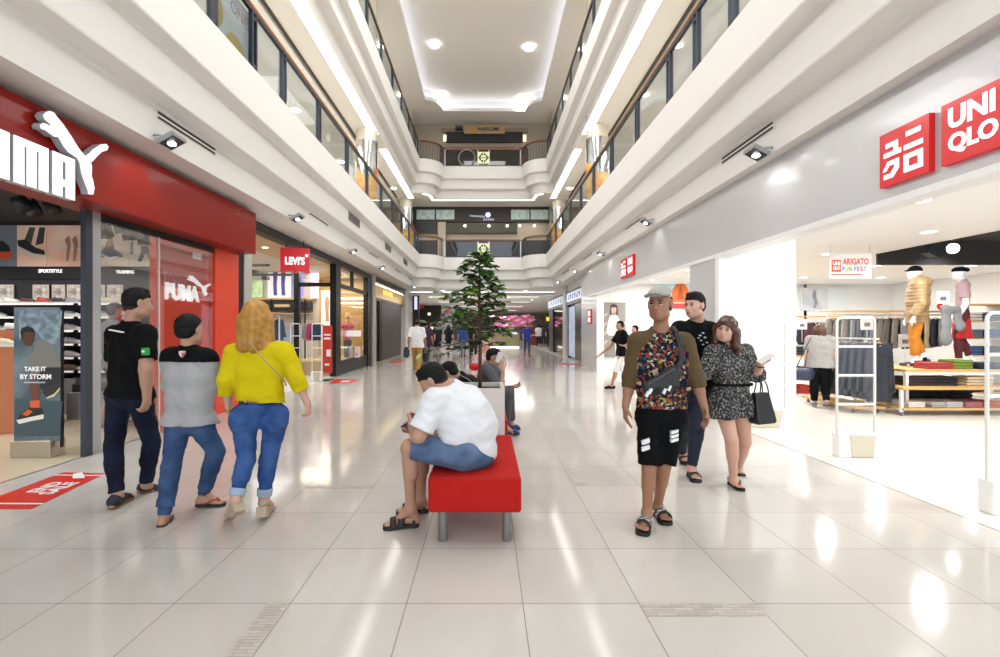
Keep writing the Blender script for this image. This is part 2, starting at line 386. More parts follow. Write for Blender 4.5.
# outer gallery walls and the far walls
struct('wall_left', boxs(-8.7, -8.5, -8, 28, 3.54, 13.5), WHT); struct('wall_right', boxs(8.5, 8.7, -8, 28, 3.54, 13.5), WHT)
struct('wall_back', boxs(-8.6, 8.6, 26.6, 26.8, 5.12, 8.29), mat('beige_wall', '#b9ad97', .6)); struct('wall_back', boxs(-8.6, 8.6, 26.6, 26.8, 9.87, 13.4), mat('beige_wall2', '#a29a8b', .6))
for sx in (-1, 1):   # dark shadow gap beside the gallery ceilings, dropped bulkhead beyond
    x = XL-1.37 if sx < 0 else XR+1.37
    struct('trim_%d' % (30+sx), boxs(x-.035, x+.035, -8, 24.5, 8.26, 8.288), mat('gap_dark', '#4c4638', .7))
    struct('trim_%d' % (34+sx), boxs(*((x-4, x-.06) if sx < 0 else (x+.06, x+4)), -8, 26.5, 8.2, 8.285), CEI)
    x0 = -3.92 if sx < 0 else 3.45+.09
    for y0, y1 in ((-8, 16.5), (17.9, 24.6)):
        t = empty('light_strip', (x0, y0, 8.28), 'white recessed light strip under the %s upper gallery, %s' % ('left' if sx < 0 else 'right', 'the long near length' if y0 < 0 else 'the short far length'), 'ceiling light')
        boxs(x0-.15, x0+.15-.03, y0, y1, 8.262, 8.289).build('diffuser', glow('strip_lamp', '#fdfaf6', 9), t)
        boxs(x0-.18, x0+.15, y0-.03, y1+.03, 8.272, 8.29).build('frame', WP, t)
t = empty('light_strip', (0, 25.4, 8.28), 'thin bright light strip running across the far end under the upper gallery', 'ceiling light')
mb = MB(); q = [offset(WELL, .62), offset(WELL, .74)]; s0 = 2; e0 = len(WELL)-2
mb.add([(x, y, 8.275) for x, y in q[0][s0:e0]]+[(x, y, 8.275) for x, y in q[1][s0:e0]], [(i, i+1, i+1+e0-s0, i+e0-s0) for i in range(e0-s0-1)]); mb.build('diffuser', glow('strip_lamp', '#fdfaf6', 9), t)
# top ceiling with its lit cove
mb = MB(); cv = [(-3.1, -8), (-3.1, 23.75), (-2.8, 23.9), (-2.55, 24.1), (-2.36, 24.5), (-2.28, 25.0), (2.09, 25.05), (2.17, 24.6), (2.35, 24.25), (2.6, 24.05), (2.87, 23.9), (2.87, -8)]
mb.add([(x, y, 13.04) for x, y in cv]+[(9, -8, 13.04), (9, 28, 13.04), (-9, 28, 13.04), (-9, -8, 13.04)], [tuple(range(len(cv)+4))])
struct('ceiling', mb, CEI)
mb = MB(); cw = offset(cv, .28); n = len(cv)     # upstand, ledge and the recess walls
for A, B, za, zb in ((cv, cv, 13.04, 13.22), (cv, cw, 13.22, 13.22), (cw, cw, 13.22, 13.75)):
    mb.add([(x, y, za) for x, y in A]+[(x, y, zb) for x, y in B], [(i, i+1, i+1+n, i+n) for i in range(n-1)])
struct('trim_40', mb, WP)
struct('ceiling', boxs(-3.8, 3.6, -8, 26, 13.75, 13.7), CEI)
t = empty('cove_light', (0, 20, 13.25), 'cool white concealed light running round the recess of the top ceiling', 'ceiling light')
mb = MB(); ca = offset(cv, .1); cb_ = offset(cv, .2)
mb.add([(x, y, 13.25) for x, y in ca]+[(x, y, 13.25) for x, y in cb_], [(i, i+1, i+1+n, i+n) for i in range(n-1)]); mb.build('lamp', glow('cove_lamp', '#eef1ff', 6), t)
def downlight(x, y, z, r, lab, grp, s=None, e=0):
    t = empty('downlight', (x, y, z), lab, 'ceiling light', grp)
    m = MB(); m.lathe([(r*1.18, 0), (r*1.18, -.012), (r, -.014), (r, .0)], (x, y, z)); m.build('ring', WP, t)
    m = MB(); m.lathe([(.001, -.006), (r, -.006)], (x, y, z)); m.build('lamp', s or LMP, t)
    if e: spot((x, y, z-.03), (x, y, 0), e, 100, r)
for px, py, w in ((434.5, 43, 'near left'), (529, 46, 'near right'), (443, 93, 'far left'), (522, 96, 'far right')):
    d = (13.75-H)*F/(CY-py); downlight((px-CX)/F*d, d, 13.61, .2, 'round downlight in the recess of the top ceiling, %s of the four' % w, 'downlights of the top ceiling', None, 350)
for sx in (-1, 1):
    downlight(-4.55 if sx < 0 else 4.1, 22.9, 8.28, .17, 'round downlight at the far %s corner of the gallery ceiling' % ('left' if sx < 0 else 'right'), 'downlights at the gallery corners')
    for i, y in enumerate((5.5, 8.5, 11.5, 14.5, 19, 22)):
        downlight(sx*5.9, y, 8.195, .16, 'round downlight seen through the %s gallery balustrade' % ('left' if sx < 0 else 'right'), 'downlights behind the %s balustrade' % ('left' if sx < 0 else 'right'))
# ================= balustrades
YP = [-5, -3.2, -1.4, .4, 2.2, 3.6, 4.75, 5.75, 6.75, 7.75, 9.4, 11.3, 13.2, 15.0, 16.8, 18.6, 20.4, 22.2, 23.1]
def rail(sx, z, lab):
    x = (XL-.06) if sx < 0 else (XR+.06)
    t = empty('balustrade', (x, 10, z), lab, 'railing')
    for y in YP:
        m = MB()
        for dy in (-.058, .058): m.box(x-.03, x+.03, y+dy-.017, y+dy+.017, z, z+.86)
        for zz in (.06, .74): m.box(x-.025, x+.025, y-.06, y+.06, z+zz, z+zz+.05)
        m.build('post', DKM, t)
    for a, b in zip(YP, YP[1:]): boxs(x-.006, x+.006, a+.075, b-.075, z+.05, z+.84).build('glass_panel', GLR, t)
    boxs(x-.03, x+.03, -8, 23.2, z, z+.03).build('base_rail', DKM, t); boxs(x-.025, x+.025, -8, 23.2, z+.84, z+.88).build('top_rail', DKM, t)
    boxs(x-.035, x+.035, -8, 23.2, z+.88, z+.94, b=.015).build('handrail', WOODR, t)
for lv, z in ((2, 5.12), (3, 9.87)):
    rail(-1, z, 'long glass balustrade with twin grey posts on the left, %s' % ('first gallery above the sports shop' if lv == 2 else 'top gallery'))
    rail(1, z, 'long glass balustrade with twin grey posts on the right, %s' % ('first gallery above the clothes shop' if lv == 2 else 'top gallery'))
    W = offset(WELL, .06)
    for sx in (-1, 1):
        pts = W[1:12] if sx < 0 else W[-12:-1]
        t = empty('corner_balustrade', (pts[5][0], pts[5][1], z), 'curved grey bar railing at the far %s corner, %s gallery' % ('left' if sx < 0 else 'right', 'first' if lv == 2 else 'top'), 'railing')
        for zz, r in ((.03, .02), (.86, .02)): MB().tube([(a, b, z+zz) for a, b in pts], r, 6).build('rail_bar', DKM, t)
        MB().tube([(a, b, z+.93) for a, b in pts], .032, 8).build('handrail', WOODR, t)
        m = MB(); seg = []
        for (a, b), (c, d) in zip(pts, pts[1:]):
            k = max(1, int(math.hypot(c-a, d-b)/.085)); seg += [(a+(c-a)*i/k, b+(d-b)*i/k) for i in range(k)]
        for a, b in seg: m.tube([(a, b, z+.02), (a, b, z+.87)], .008, 5)
        tag(m.build('bar', DKM, t), kind='stuff')
    t = empty('balustrade', (-.2, 24.4, z), 'straight balustrade of dark glass with a square emblem panel across the far end, %s gallery' % ('first' if lv == 2 else 'top'), 'railing')
    xa, xb = -2.14, 1.8; xs = [xa, -.42, .16, xb]; 
    for a, b in zip(xs, xs[1:]): boxs(a+.03, b-.03, 24.38, 24.395, z+.06, z+.82).build('glass_panel', glass('smoked_glass', '#6f7176', .2), t)
    for a in xs: boxs(a-.03, a+.03, 24.37, 24.43, z, z+.86).build('post', SIL, t)
    boxs(xa, xb, 24.37, 24.43, z, z+.05).build('base_rail', DKM, t); boxs(xa, xb, 24.37, 24.43, z+.84, z+.88).build('top_rail', DKM, t); boxs(xa, xb, 24.36, 24.44, z+.88, z+.95, b=.02).build('handrail', WOODR, t)
    e = boxs(-.42, .16, 24.30, 24.33, z+.12, z+.72).build('emblem_panel', mat('lime_panel', '#dfe8b4', .4, emit=.25), t)
    P = PL((-.13, 24.30, z+.42), (1, 0, 0), (0, 0, 1)); m = MB(); P.board(-.28, .28, -.012, .012, .001, .004, m)
    for sx in (-1, 1):
        for sy in (-1, 1):
            P.poly([(sx*.025, sy*.27), (sx*.27, sy*.025), (sx*.13, sy*.025), (sx*.13, sy*.13), (sx*.025, sy*.13)], .001, .01, m)
    m.build('emblem', BLK, e)
    if lv == 3:
        m = MB(); m.tube([(-1.0+.42*math.cos(a), 24.33, z+.42+.42*math.sin(a)) for a in [i*math.pi/16 for i in range(33)]], .03, 6); m.build('ring_emblem', mat('ring_grey', '#8b8984', .4), t)
# ================= level 2 and 3 columns
def column(x, y, lab, orange=True):
    t = empty('round_column', (x, y, 5.12), lab, 'column', 'round columns of the galleries')
    r = .36
    m = MB(); m.lathe([(r, 0), (r, 7.92)], (x, y, 5.12), 40); m.build('shaft', mat('column_cream', '#c9c1b1', .25, spec=.6), t)
    m = MB(); m.lathe([(r+.012, 1.55), (r+.012, 2.75)], (x, y, 5.12), 40); m.build('mirror_band', mat('chrome', '#d7d9dc', .08, 1), t)
    m = MB(); vs = []; K = 48
    for k in range(K+1):
        a = 2*math.pi*k/K; h = 1.35+.22*math.sin(a*2+1); l = .75+.1*math.sin(a*3)
        vs += [(x+(r+.02)*math.cos(a), y+(r+.02)*math.sin(a), 5.12+l), (x+(r+.02)*math.cos(a), y+(r+.02)*math.sin(a), 5.12+h+.35)]
    m.add(vs, [(2*k, 2*k+2, 2*k+3, 2*k+1) for k in range(K)], True); m.build('orange_band', mat('orange_pattern', '#e2671a', .35, col2='#f2c24a', vscale=2.5), t)
    m = MB(); m.lathe([(r+.015, .1), (r+.015, .8)], (x, y, 5.12), 40); m.build('picture_band', mat('white_yellow', '#ece9dd', .4, col2='#d9cf5e', vscale=2), t)
for x, y in ((-4.15, 16.3), (3.8, 16.0), (-4.3, 25.1), (3.9, 25.1), (-4.4, 3.9)):
    column(x, y, 'round cream column with mirror and orange bands on the first gallery, %s %s' % ('left side,' if x < 0 else 'right side,', 'far corner' if y > 20 else ('nearest' if y < 10 else 'halfway along')))
# poster and shop walls on level 2, left
t = empty('wall_poster', (-3.2, 6.2, 5.2), 'white and yellow poster reading ONES behind the left balustrade glass', 'poster')
P = PL((-3.43, 5.86, 5.17), (0, 1, 0), (0, 0, 1)); P.board(0, .98, 0, .8, -.01, 0).build('sheet', mat('poster_white', '#dcdfe2', .35), t)
P.text('lettering', 'ONES', .42, .96, .53, .69, .001, .004, mat('poster_text', '#a06a60', .5), t)
def arcpts(cx, cy, r, a0, a1, n=14): return [(cx+r*math.cos(a0+(a1-a0)*i/n), cy+r*math.sin(a0+(a1-a0)*i/n)) for i in range(n+1)]
for cx, cy, r, a0, a1 in ((0, .8, .3, -math.pi/2, 0), (0, .33, .25, -math.pi/2, math.pi/2), (.55, 0, .26, 0, math.pi)):
    P.poly([(cx, cy)]+arcpts(cx, cy, r, a0, a1), .001, .003).build('yellow_shape', mat('poster_yellow', '#c9a818', .45), t)
# far shopfronts: level 2 restaurant board, level 3 noodle shop
Y = 26.5
def pxz(py, d): return H-(py-CY)/F*d
def pxx(px, d): return (px-CX)/F*d
t = empty('restaurant_front', (0, Y, 5.12), 'dark restaurant front with pale pictures at the far end of the first gallery', 'shop front')
boxs(pxx(412, Y), pxx(549, Y), Y-.12, Y+.08, pxz(223, Y), pxz(208, Y)).build('sign_board', mat('dark_brown_board', '#2c201c', .5, var=.3, stretch=(1, 1, 6)), t)
for a, b in ((417, 435), (436.5, 454.5), (511, 529), (530.5, 548)): boxs(pxx(a, Y), pxx(b, Y), Y-.16, Y-.12, pxz(220.5, Y), pxz(211, Y)).build('picture', mat('pale_picture', '#b6c3c0', .4, col2='#8aa79f', vscale=5, emit=.15), t)
P = PL((0, Y-.13, 0), (1, 0, 0), (0, 0, 1))
P.poly(arcpts(pxx(488, Y), pxz(216, Y), .15, 0, 2*math.pi, 18), .0, .03).build('logo_disc', glow('lilac_glow', '#e6dcff', 1.6), t)
m = MB()
for i in range(9): P.board(pxx(470+i*1.7, Y), pxx(471.1+i*1.7, Y), pxz(217.6+i*.15, Y), pxz(216+i*.1, Y), 0, .02, m)
for i in range(5): P.board(pxx(483.5+i*2.2, Y), pxx(485+i*2.2, Y), pxz(221.5, Y), pxz(219.6, Y), 0, .02, m)
m.build('sign_letters', glow('pale_letters', '#cfd6e8', .9), t)
boxs(pxx(446, Y), pxx(517, Y), Y-.1, Y+.05, pxz(234, Y), pxz(224, Y)).build('window_band', mat('olive_dark', '#3c371f', .3), t)
boxs(pxx(415, Y), pxx(438, Y), Y-.1, Y+.05, pxz(234, Y), pxz(222.6, Y)).build('dark_opening', BLKW, t)
boxs(pxx(438, Y), pxx(446, Y), Y-.13, Y+.05, 5.12, pxz(223, Y)).build('pillar', mat('beige_pillar', '#b5aa97', .5), t)
boxs(pxx(415, Y), pxx(549, Y), Y-.09, Y+.05, 5.12, 6.4).build('counter', mat('dark_counter', '#2e2b2b', .4, var=.4), t)
for px in (465, 489, 507, 519.5, 534): 
    m = MB(); m.sphere((pxx(px, Y), Y-.2, pxz(227, Y)), .06); m.build('lamp', LMP, t)
struct('trim_50', boxs(pxx(409, Y), pxx(413, Y), Y-.15, Y, 5.12, 8.28), mat('beige_pillar', '#b5aa97', .5)); struct('trim_51', boxs(pxx(549, Y), pxx(554, Y), Y-.15, Y, 5.12, 8.28), mat('beige_pillar', '#b5aa97', .5))
t = empty('noodle_shop_front', (0, Y, 9.87), 'shop front with long black band and wooden HARUMI sign on the top gallery', 'shop front')
boxs(pxx(446, Y), pxx(522.5, Y), Y-.1, Y+.05, pxz(143, Y), pxz(133, Y)).build('black_band', BLKW, t)
sg = boxs(pxx(464.5, Y), pxx(504.5, Y), Y-.3, Y-.2, pxz(136.2, Y), pxz(127.8, Y)).build('sign_board', mat('sign_wood', '#b29572', .5, var=.2), t)
P = PL((0, Y-.3, 0), (1, 0, 0), (0, 0, 1)); P.text('lettering', 'HARUMI', pxx(478, Y), pxx(499, Y), pxz(133.6, Y), pxz(130, Y), .002, .02, BLK, sg, .02)
P.poly(arcpts(pxx(474, Y), pxz(131.7, Y), .16, .3, 5.6, 12), .002, .02).build('emblem', mat('gold_emblem', '#c08a2a', .4), sg)
for px in (445, 524.5): boxs(pxx(px-1.6, Y), pxx(px+1.6, Y), Y-.12, Y-.05, pxz(142.5, Y), pxz(136, Y)).build('light_box', glow('warm_box', '#fff0d0', 1.6), t)
boxs(pxx(441, Y), pxx(528, Y), Y-.06, Y+.05, pxz(133, Y), pxz(129, Y)).build('bulkhead', mat('brown_header', '#8d7a63', .5), t)
boxs(pxx(440, Y), pxx(528, Y), Y-.05, Y+.05, 9.87, pxz(148, Y)).build('counter', mat('counter_red_dark', '#3a2a2a', .4, col2='#6b3d35', vscale=3), t)
m = MB(); m.box(pxx(457, Y), pxx(464, Y), 25.0, 25.3, pxz(129, 25), pxz(126, 25)); t = m.build('loudspeaker', BLK); tag(t, 'small black loudspeaker box under the top ceiling left of the wooden sign', 'speaker')
tag(boxs(pxx(410, Y)-3.5, pxx(415.5, Y), 25.9, 26.1, 9.87, 11.0).build('display_cabinet', mat('counter_red_dark', '#3a2a2a', .4)), 'dark red display cabinet behind the top left corner railing', 'cabinet')
# ================= grilles, slots and spotlights on the slab edge
def slot(sx, y0, y1, z, two, lab):
    x = (XL-.47) if sx < 0 else (XR+.47); t = empty('air_slot', (x, (y0+y1)/2, z), lab, 'air vent'); s = .012*(-sx)
    boxs(x-.004, x+s, y0-.02, y1+.02, z-.05 if two else z-.035, z+.05 if two else z+.035).build('frame', WHT, t)
    for dz in ((-.028, .028) if two else (0,)):
        boxs(*sorted((x+s, x+s*1.4)), y0, y1, z+dz-.014, z+dz+.014).build('slit', BLK, t)
def grille(y0, y1, z0, z1, lab):
    x = XL-.2; t = empty('air_grille', (x, y0, z0), lab, 'air vent'); boxs(x-.004, x+.012, y0, y1, z0, z1).build('frame', mat('grille_grey', '#97948e', .5), t)
    m = MB(); k = 9
    for i in range(k): m.box(x+.01, x+.02, y0+.03, y1-.03, z0+.03+(z1-z0-.06)*i/k, z0+.03+(z1-z0-.06)*(i+.5)/k)
    m.build('slats', mat('grille_dark', '#6d6a66', .5), t)
def adj_spot(sx, px, py, lab, e=55, s=1.0):
    x = (XL-.47) if sx < 0 else (XR+.47); o = -sx*.13*s; d = (x+o)*F/(px-CX); z = pxz(py, d)
    t = empty('wall_spotlight', (x, d, z), lab, 'spotlight', 'spotlights on the slab edge')
    a = MB().box(-.11*s, .11*s, -.12*s, .12*s, -.03, .02, Matrix.Translation((x+o, d, z))@Matrix.Rotation(sx*math.radians(28), 4, 'Y')); a.build('housing', SIL, t)
    a = MB().box(-.09*s, .09*s, -.1*s, .1*s, -.036, -.03, Matrix.Translation((x+o, d, z))@Matrix.Rotation(sx*math.radians(28), 4, 'Y')); a.build('black_face', BLK, t)
    a = MB().sphere((x+o-sx*.0, d, z-.036), (.055, .055, .02)); a.build('lamp', glow('spot_bulb', '#ffffff', 18), t)
    MB().tube([(x, d-.1, z+.02), (x+o*.6, d-.1, z+.02), (x+o*.6, d, z)], .012, 6).build('bracket', SIL, t)
    if e: spot((x+o, d, z-.07), (x-sx*-.9 if False else x+sx*.6, d+.1, z-1.2), e, 95, .08)
slot(-1, 5.36, 6.49, 3.87, True, 'long double air slot on the left slab edge above the red shop sign'); 
for a, b, c in ((309, 327, 1), (369, 378, 0), (395, 400, 0), (408, 412, 0)): slot(-1, 3.77*F/(CX-a), 3.77*F/(CX-b), 3.87, False, 'air slot on the left slab edge, %s of the four beyond the red sign' % {309: 'nearest', 369: 'second', 395: 'third', 408: 'farthest'}[a])
for a, b, w in ((774, 723, 'nearest, above the shop front'), (641, 626, 'second'), (592, 583, 'third'), (569, 563, 'farthest')): slot(1, 3.45*F/(a-CX), 3.45*F/(b-CX), 3.86, a == 774, 'dark air slot on the right slab edge, %s' % w)
grille(11.9, 12.95, 4.18, 4.42, 'square grey air grille on the left slab edge, nearest'); grille(16.2, 17.2, 4.18, 4.42, 'square grey air grille on the left slab edge, second'); grille(19.8, 20.8, 4.18, 4.42, 'square grey air grille on the left slab edge, farthest')
for px, py, w in ((171, 141, 'above the red sign'), (297, 218, 'above the denim shop'), (353, 251.5, 'above the shop window'), (382, 268, 'above the gold sign'), (414, 287, 'farthest')): adj_spot(-1, px, py, 'small adjustable spotlight on the left slab edge, %s' % w, 22)
for px, py, w in ((757, 153, 'nearest, above the large white opening'), (646, 222, 'above the two small red signs'), (600.8, 254, 'third'), (575, 271, 'fourth'), (558, 282, 'farthest')): adj_spot(1, px, py, 'small adjustable spotlight on the right slab edge, %s' % w, 10)
# ================= ground floor, left: sports shop
struct('wall_left', boxs(-4.6, -4.45, -3, 8.4, 3.475, 3.54), WHT)
t = empty('shop_fascia', (-4.3, 4, 2.7), 'deep glossy red fascia of the sports shop at the left', 'shop sign')
boxs(-4.6, -4.1, -3, 8.34, 2.74, 3.47, b=.01).build('fascia_box', RED, t)
P = PL((-4.1, 8.1, 3.3), (0, 1, 0), (0, 0, 1)); P.text('unit_number', 'G-103A', -.42, .18, 0, .09, .001, .003, mat('unit_text', '#9c5a4e', .5), t)
PX = -4.0
def on(px, py, X=PX): d = X*F/(px-CX); return (d, pxz(py, d))
P = PL((PX-.08, 0, 0), (0, 1, 0), (0, 0, 1))
LTR = mat('lit_letter', '#ffffff', .4, emit=.45); LTS = mat('letter_side', '#b9bec6', .35)
def solid_letters(P, name, txt, a0, a1, b0, b1, d, par, bold=.04):
    P.text('letter_back', txt, a0-.004, a1+.004, b0-.004, b1+.004, 0, d-.005, LTS, par, bold); P.text(name, txt, a0, a1, b0, b1, d-.004, .006, LTR, par, bold)
s = empty('brand_sign', (PX, 4.1, 2.65), 'large lit white block letters PUMA with leaping cat on the red fascia', 'sign')
def bars(a, b, q):
    for m, t0, t1 in ((LTS, 0, .07), (LTR, .07, .076)):
        mb = MB()
        for x0, x1, y0, y1 in q: P.board(a+(b-a)*x0, a+(b-a)*x1, 2.665+.4*y0, 2.665+.4*y1, t0, t1, mb)
        mb.build('letter' if m is LTR else 'letter_back', m, s)
bars(3.40, 3.65, ((0, .44, 0, 1), (.44, 1, .84, 1), (.6, 1, .3, .84), (.44, 1, .3, .46)))
bars(3.69, 3.935, ((0, .44, .0, 1), (.44, .58, 0, .17), (.58, 1, 0, 1)))
bars(3.97, 4.285, ((0, .29, 0, 1), (.29, .36, .84, 1), (.36, .64, 0, 1), (.64, .71, .84, 1), (.71, 1, 0, 1)))
bars(4.325, 4.56, ((0, .44, 0, 1), (.44, .58, .84, 1), (.44, .58, .25, .42), (.58, 1, 0, 1)))
CAT = [(300, 68), (325, 78), (335, 95), (380, 150), (430, 225), (470, 290), (510, 338), (535, 322), (560, 295), (600, 270), (635, 265), (650, 284), (640, 303), (610, 312), (580, 340), (555, 368), (543, 375), (550, 400), (548, 455), (558, 490), (565, 530), (558, 568), (530, 565), (526, 540), (505, 490), (488, 440), (478, 380), (462, 350), (440, 335), (410, 315), (385, 285), (365, 250), (350, 225), (320, 220), (290, 197), (270, 182), (247, 175), (240, 155), (255, 140), (275, 145), (302, 160), (303, 147), (270, 120), (258, 95), (275, 75)]
cat2 = [on(x/5.975, 100+y/5.975) for x, y in CAT]
P.poly(cat2, 0, .075).build('cat_back', LTS, s); P.poly(cat2, .075, .08).build('leaping_cat', LTR, s)
# frame post, glass, red pillar
t = empty('glass_storefront', (-4.45, 6.4, 0), 'frameless clear glass shop window with a tall grey frame post', 'shop window')
boxs(-4.48, -4.42, 5.26, 5.37, 0, 2.74).build('post', SIL, t); boxs(-4.48, -4.42, 5.17, 5.26, 0, 2.74).build('dark_post', DKM, t)
boxs(-4.455, -4.445, 5.32, 7.63, .01, 2.74).build('glass_pane', GLS, t); boxs(-4.47, -4.43, 5.32, 7.63, 2.66, 2.74).build('top_channel', BLK, t)
boxs(-4.457, -4.443, 6.36, 6.38, .01, 2.7).build('joint', mat('joint', '#c9c6c0', .3), t)
t = empty('red_partition', (-4.7, 7, 0), 'orange red display partition standing behind the shop window glass', 'partition')
boxs(-4.6, -4.52, 6.4, 7.63, 0, 2.72).build('panel', ORR, t)
P = PL((-4.52, 0, 0), (0, 1, 0), (0, 0, 1))
def on2(px, py, X=-4.51): d = X*F/(px-CX); return (d, pxz(py, d))
P.board(6.5, 7.55, 2.02, 2.6, .001, .006).build('dark_red_band', mat('dark_red_panel', '#a5281c', .3), t)
a = on2(165, 300); b = on2(199, 288); P.text('lettering', 'PUMA', a[0], b[0], a[1], b[1]+.01, .002, .02, LTR, t, .05)
a = on2(160, 286); b = on2(188, 276); P.text('reflected_lettering', 'TISSOT', a[0]+.05, b[0], a[1], b[1], .002, .004, mat('lilac_reflection', '#cfc2ea', .4, emit=.6), t, .02, True)  # sign reflection in the glass, laid on the panel as reversed glowing letters
c3 = [on2(187+(x-240)*.061, 276+(y-66)*.04) for x, y in CAT]; P.poly(c3, .002, .02).build('leaping_cat', LTR, t)
P.board(7.2, 7.42, 2.5, 2.6, .001, .01).build('white_label', WP, t)
struct('trim_60', boxs(-4.62, -4.43, 7.66, 8.38, 0, 2.74), ORR)
struct('trim_61', boxs(-4.6, -4.47, 8.4, 8.62, 0, 3.54), BLK); struct('trim_62', boxs(-4.6, -4.45, 8.62, 8.9, 0, 3.54), mat('grey_pier', '#b4b1aa', .45))
# interior shell
DARK = mat('charcoal_wall', '#232327', .6); struct('wall_shop_back', boxs(-11, -4.8, 8.02, 8.12, 0, 3.3), DARK); struct('ceiling', boxs(-11, -4.61, -3, 8.1, 3.25, 3.35), mat('charcoal_ceiling', '#38383c', .7)); struct('wall_shop_left', boxs(-11.1, -11, -3, 8.1, 0, 3.3), mat('pale_wall', '#a9a49b', .5))
YB = 8.0
def bx(px): return (px-CX)/F*YB
def bz(py): return pxz(py, YB)
P = PL((0, YB+.02, 0), (1, 0, 0), (0, 0, 1))
def mural(a, b, name, base, lab):
    t = empty('wall_mural', (bx(a), YB, bz(267)), lab, 'picture'); P.board(bx(a), bx(b), bz(267), bz(226), .001, .03).build('sheet', base, t); return t
def pp(t, pts, c, k=.031, nm='painted_shape', m=None): 
    Q = P if not isinstance(k, tuple) else k[0]; kk = k if not isinstance(k, tuple) else k[1]
    return Q.poly([(bx(x), bz(y)) for x, y in pts], kk, kk+.001).build(nm, m or mat('ink'+c, c, .5), t)
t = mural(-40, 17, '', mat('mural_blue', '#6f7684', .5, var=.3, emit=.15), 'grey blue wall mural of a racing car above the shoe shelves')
pp(t, [(-20, 250), (-5, 245), (3, 241), (10, 247), (13, 258), (-20, 258)], '#24262c'); pp(t, [(-20, 253), (12, 252), (13, 259), (-20, 260)], '#e0542c', .033)
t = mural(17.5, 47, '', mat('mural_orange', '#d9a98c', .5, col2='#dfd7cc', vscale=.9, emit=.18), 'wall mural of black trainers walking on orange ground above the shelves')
pp(t, [(24, 243), (30, 228), (36, 228), (32, 244)], '#55504e'); pp(t, [(36, 246), (40, 228), (46, 228), (44, 244)], '#4a4644'); pp(t, [(18, 241), (26, 240), (36, 248), (45, 251), (46, 256), (34, 255), (19, 248)], '#2c2b2f', .033); pp(t, [(18, 246), (34, 254), (46, 255.5), (46, 258), (33, 257.5), (18, 249)], '#ddd8d2', .035)
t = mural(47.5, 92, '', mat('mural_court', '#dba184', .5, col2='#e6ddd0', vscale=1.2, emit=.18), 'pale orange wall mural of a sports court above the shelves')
for i in range(5): pp(t, [(50+i*7, 246+i), (90, 243+i*3), (90, 244+i*3), (50+i*7, 247.5+i)], '#e9e3da', .033+i*.001)
for x in (66, 73): pp(t, [(x, 240), (x+4, 236), (x+6, 246), (x+3, 262), (x+1, 262), (x+2, 247)], '#b98e74', .04)
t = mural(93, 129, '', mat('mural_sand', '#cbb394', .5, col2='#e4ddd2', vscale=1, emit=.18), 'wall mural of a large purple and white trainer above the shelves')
pp(t, [(97, 258), (106, 247), (109, 238), (113, 238), (115, 250), (123, 255), (123, 258), (110, 258)], '#6d6a86'); pp(t, [(97, 252), (110, 258), (122, 256), (110, 261)], '#efefee', .034); pp(t, [(109, 238), (113, 238), (114, 246), (108, 248)], '#c98a5e', .036)
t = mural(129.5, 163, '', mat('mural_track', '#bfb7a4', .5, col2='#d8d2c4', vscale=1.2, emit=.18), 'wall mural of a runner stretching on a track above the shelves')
pp(t, [(141, 246), (144, 240), (148, 242), (150, 251), (156, 262), (153, 263), (146, 254), (142, 262), (138, 262), (142, 252)], '#3c3d43'); pp(t, [(139, 239), (143, 237), (144, 243), (140, 246)], '#7d7b78', .034); pp(t, [(131, 243), (134, 242), (134, 255), (131, 255)], '#77736a', .034)
t = empty('header_board', (bx(60), YB, bz(280)), 'long black header board reading SPORTSTYLE and TRAINING over the shelves', 'sign')
P.board(-9.5, bx(160), bz(280), bz(268), .001, .06).build('board', BLKW, t)
Wl = mat('white_lettering', '#ffffff', .5, emit=.8); P.text('lettering', 'SPORTSTYLE', bx(41), bx(64.5), bz(273.5), bz(270), .062, .005, Wl, t, .03); P.text('lettering', 'TRAINING', bx(118), bx(136), bz(274.5), bz(271), .062, .005, Wl, t, .03)
for a, b, w in ((1, 17, 'leftmost'), (36, 52, 'second'), (55, 68, 'third'), (70, 85, 'fourth'), (96.5, 107.5, 'fifth'), (110, 125.5, 'rightmost')):
    t = empty('framed_picture', (bx(a), YB, bz(302)), 'small framed shoe picture standing on the top shelf, %s of six' % w, 'picture', 'small framed pictures on the top shoe shelf')
    P.board(bx(a), bx(b), bz(302), bz(285.5), .06, .08).build('frame', mat('cream_frame', '#c8bfae', .5), t); P.board(bx(a+1.5), bx(b-1.5), bz(300.5), bz(287), .08, .083).build('print', mat('print', '#8a7a6c', .5, col2='#d9d2c6', vscale=9), t)
SHZ = [pxz(y, YB) for y in (304.5, 317.5, 330.5, 343.5, 356.5, 369.5)]
SHF = []
for x0, x1 in ((-9.5, bx(90)), (bx(95), bx(152))):
    t = empty('shoe_shelving', (x0, YB, 0), 'black wall shelving with white edged shelves full of trainers, %s' % ('wide left section under SPORTSTYLE' if x0 < -9 else 'narrow section under TRAINING'), 'shelf')
    boxs(x0, x1, 7.98, 8.0, .6, 2.3).build('back_panel', DARK, t); boxs(x0, x1, 7.72, 8.0, 0, .6).build('base_cabinet', mat('mid_grey', '#88878a', .4), t)
    for z in SHZ: boxs(x0, x1, 7.68, 7.99, z-.03, z-.005).build('shelf', mat('shelf_black', '#2a2a2c', .4), t)
    for z in SHZ: boxs(x0, x1, 7.67, 7.685, z-.032, z).build('shelf_edge', mat('edge_white', '#e2dfd6', .4, emit=.5), t)
for y in (1.5, 4, 6.5):
    for x in (-6, -7.6, -9.2): spot((x, y, 3.1), (x, y+.9, 0), 120, 120, .08)
TB = mat('track_black', '#202124', .4)
t = empty('track_light', (-5.3, 6, 3.1), 'black ceiling track carrying box spotlights behind the glass', 'track light')
boxs(-4.98, -4.94, 4.4, 6.4, 2.99, 3.03).build('track', TB, t)
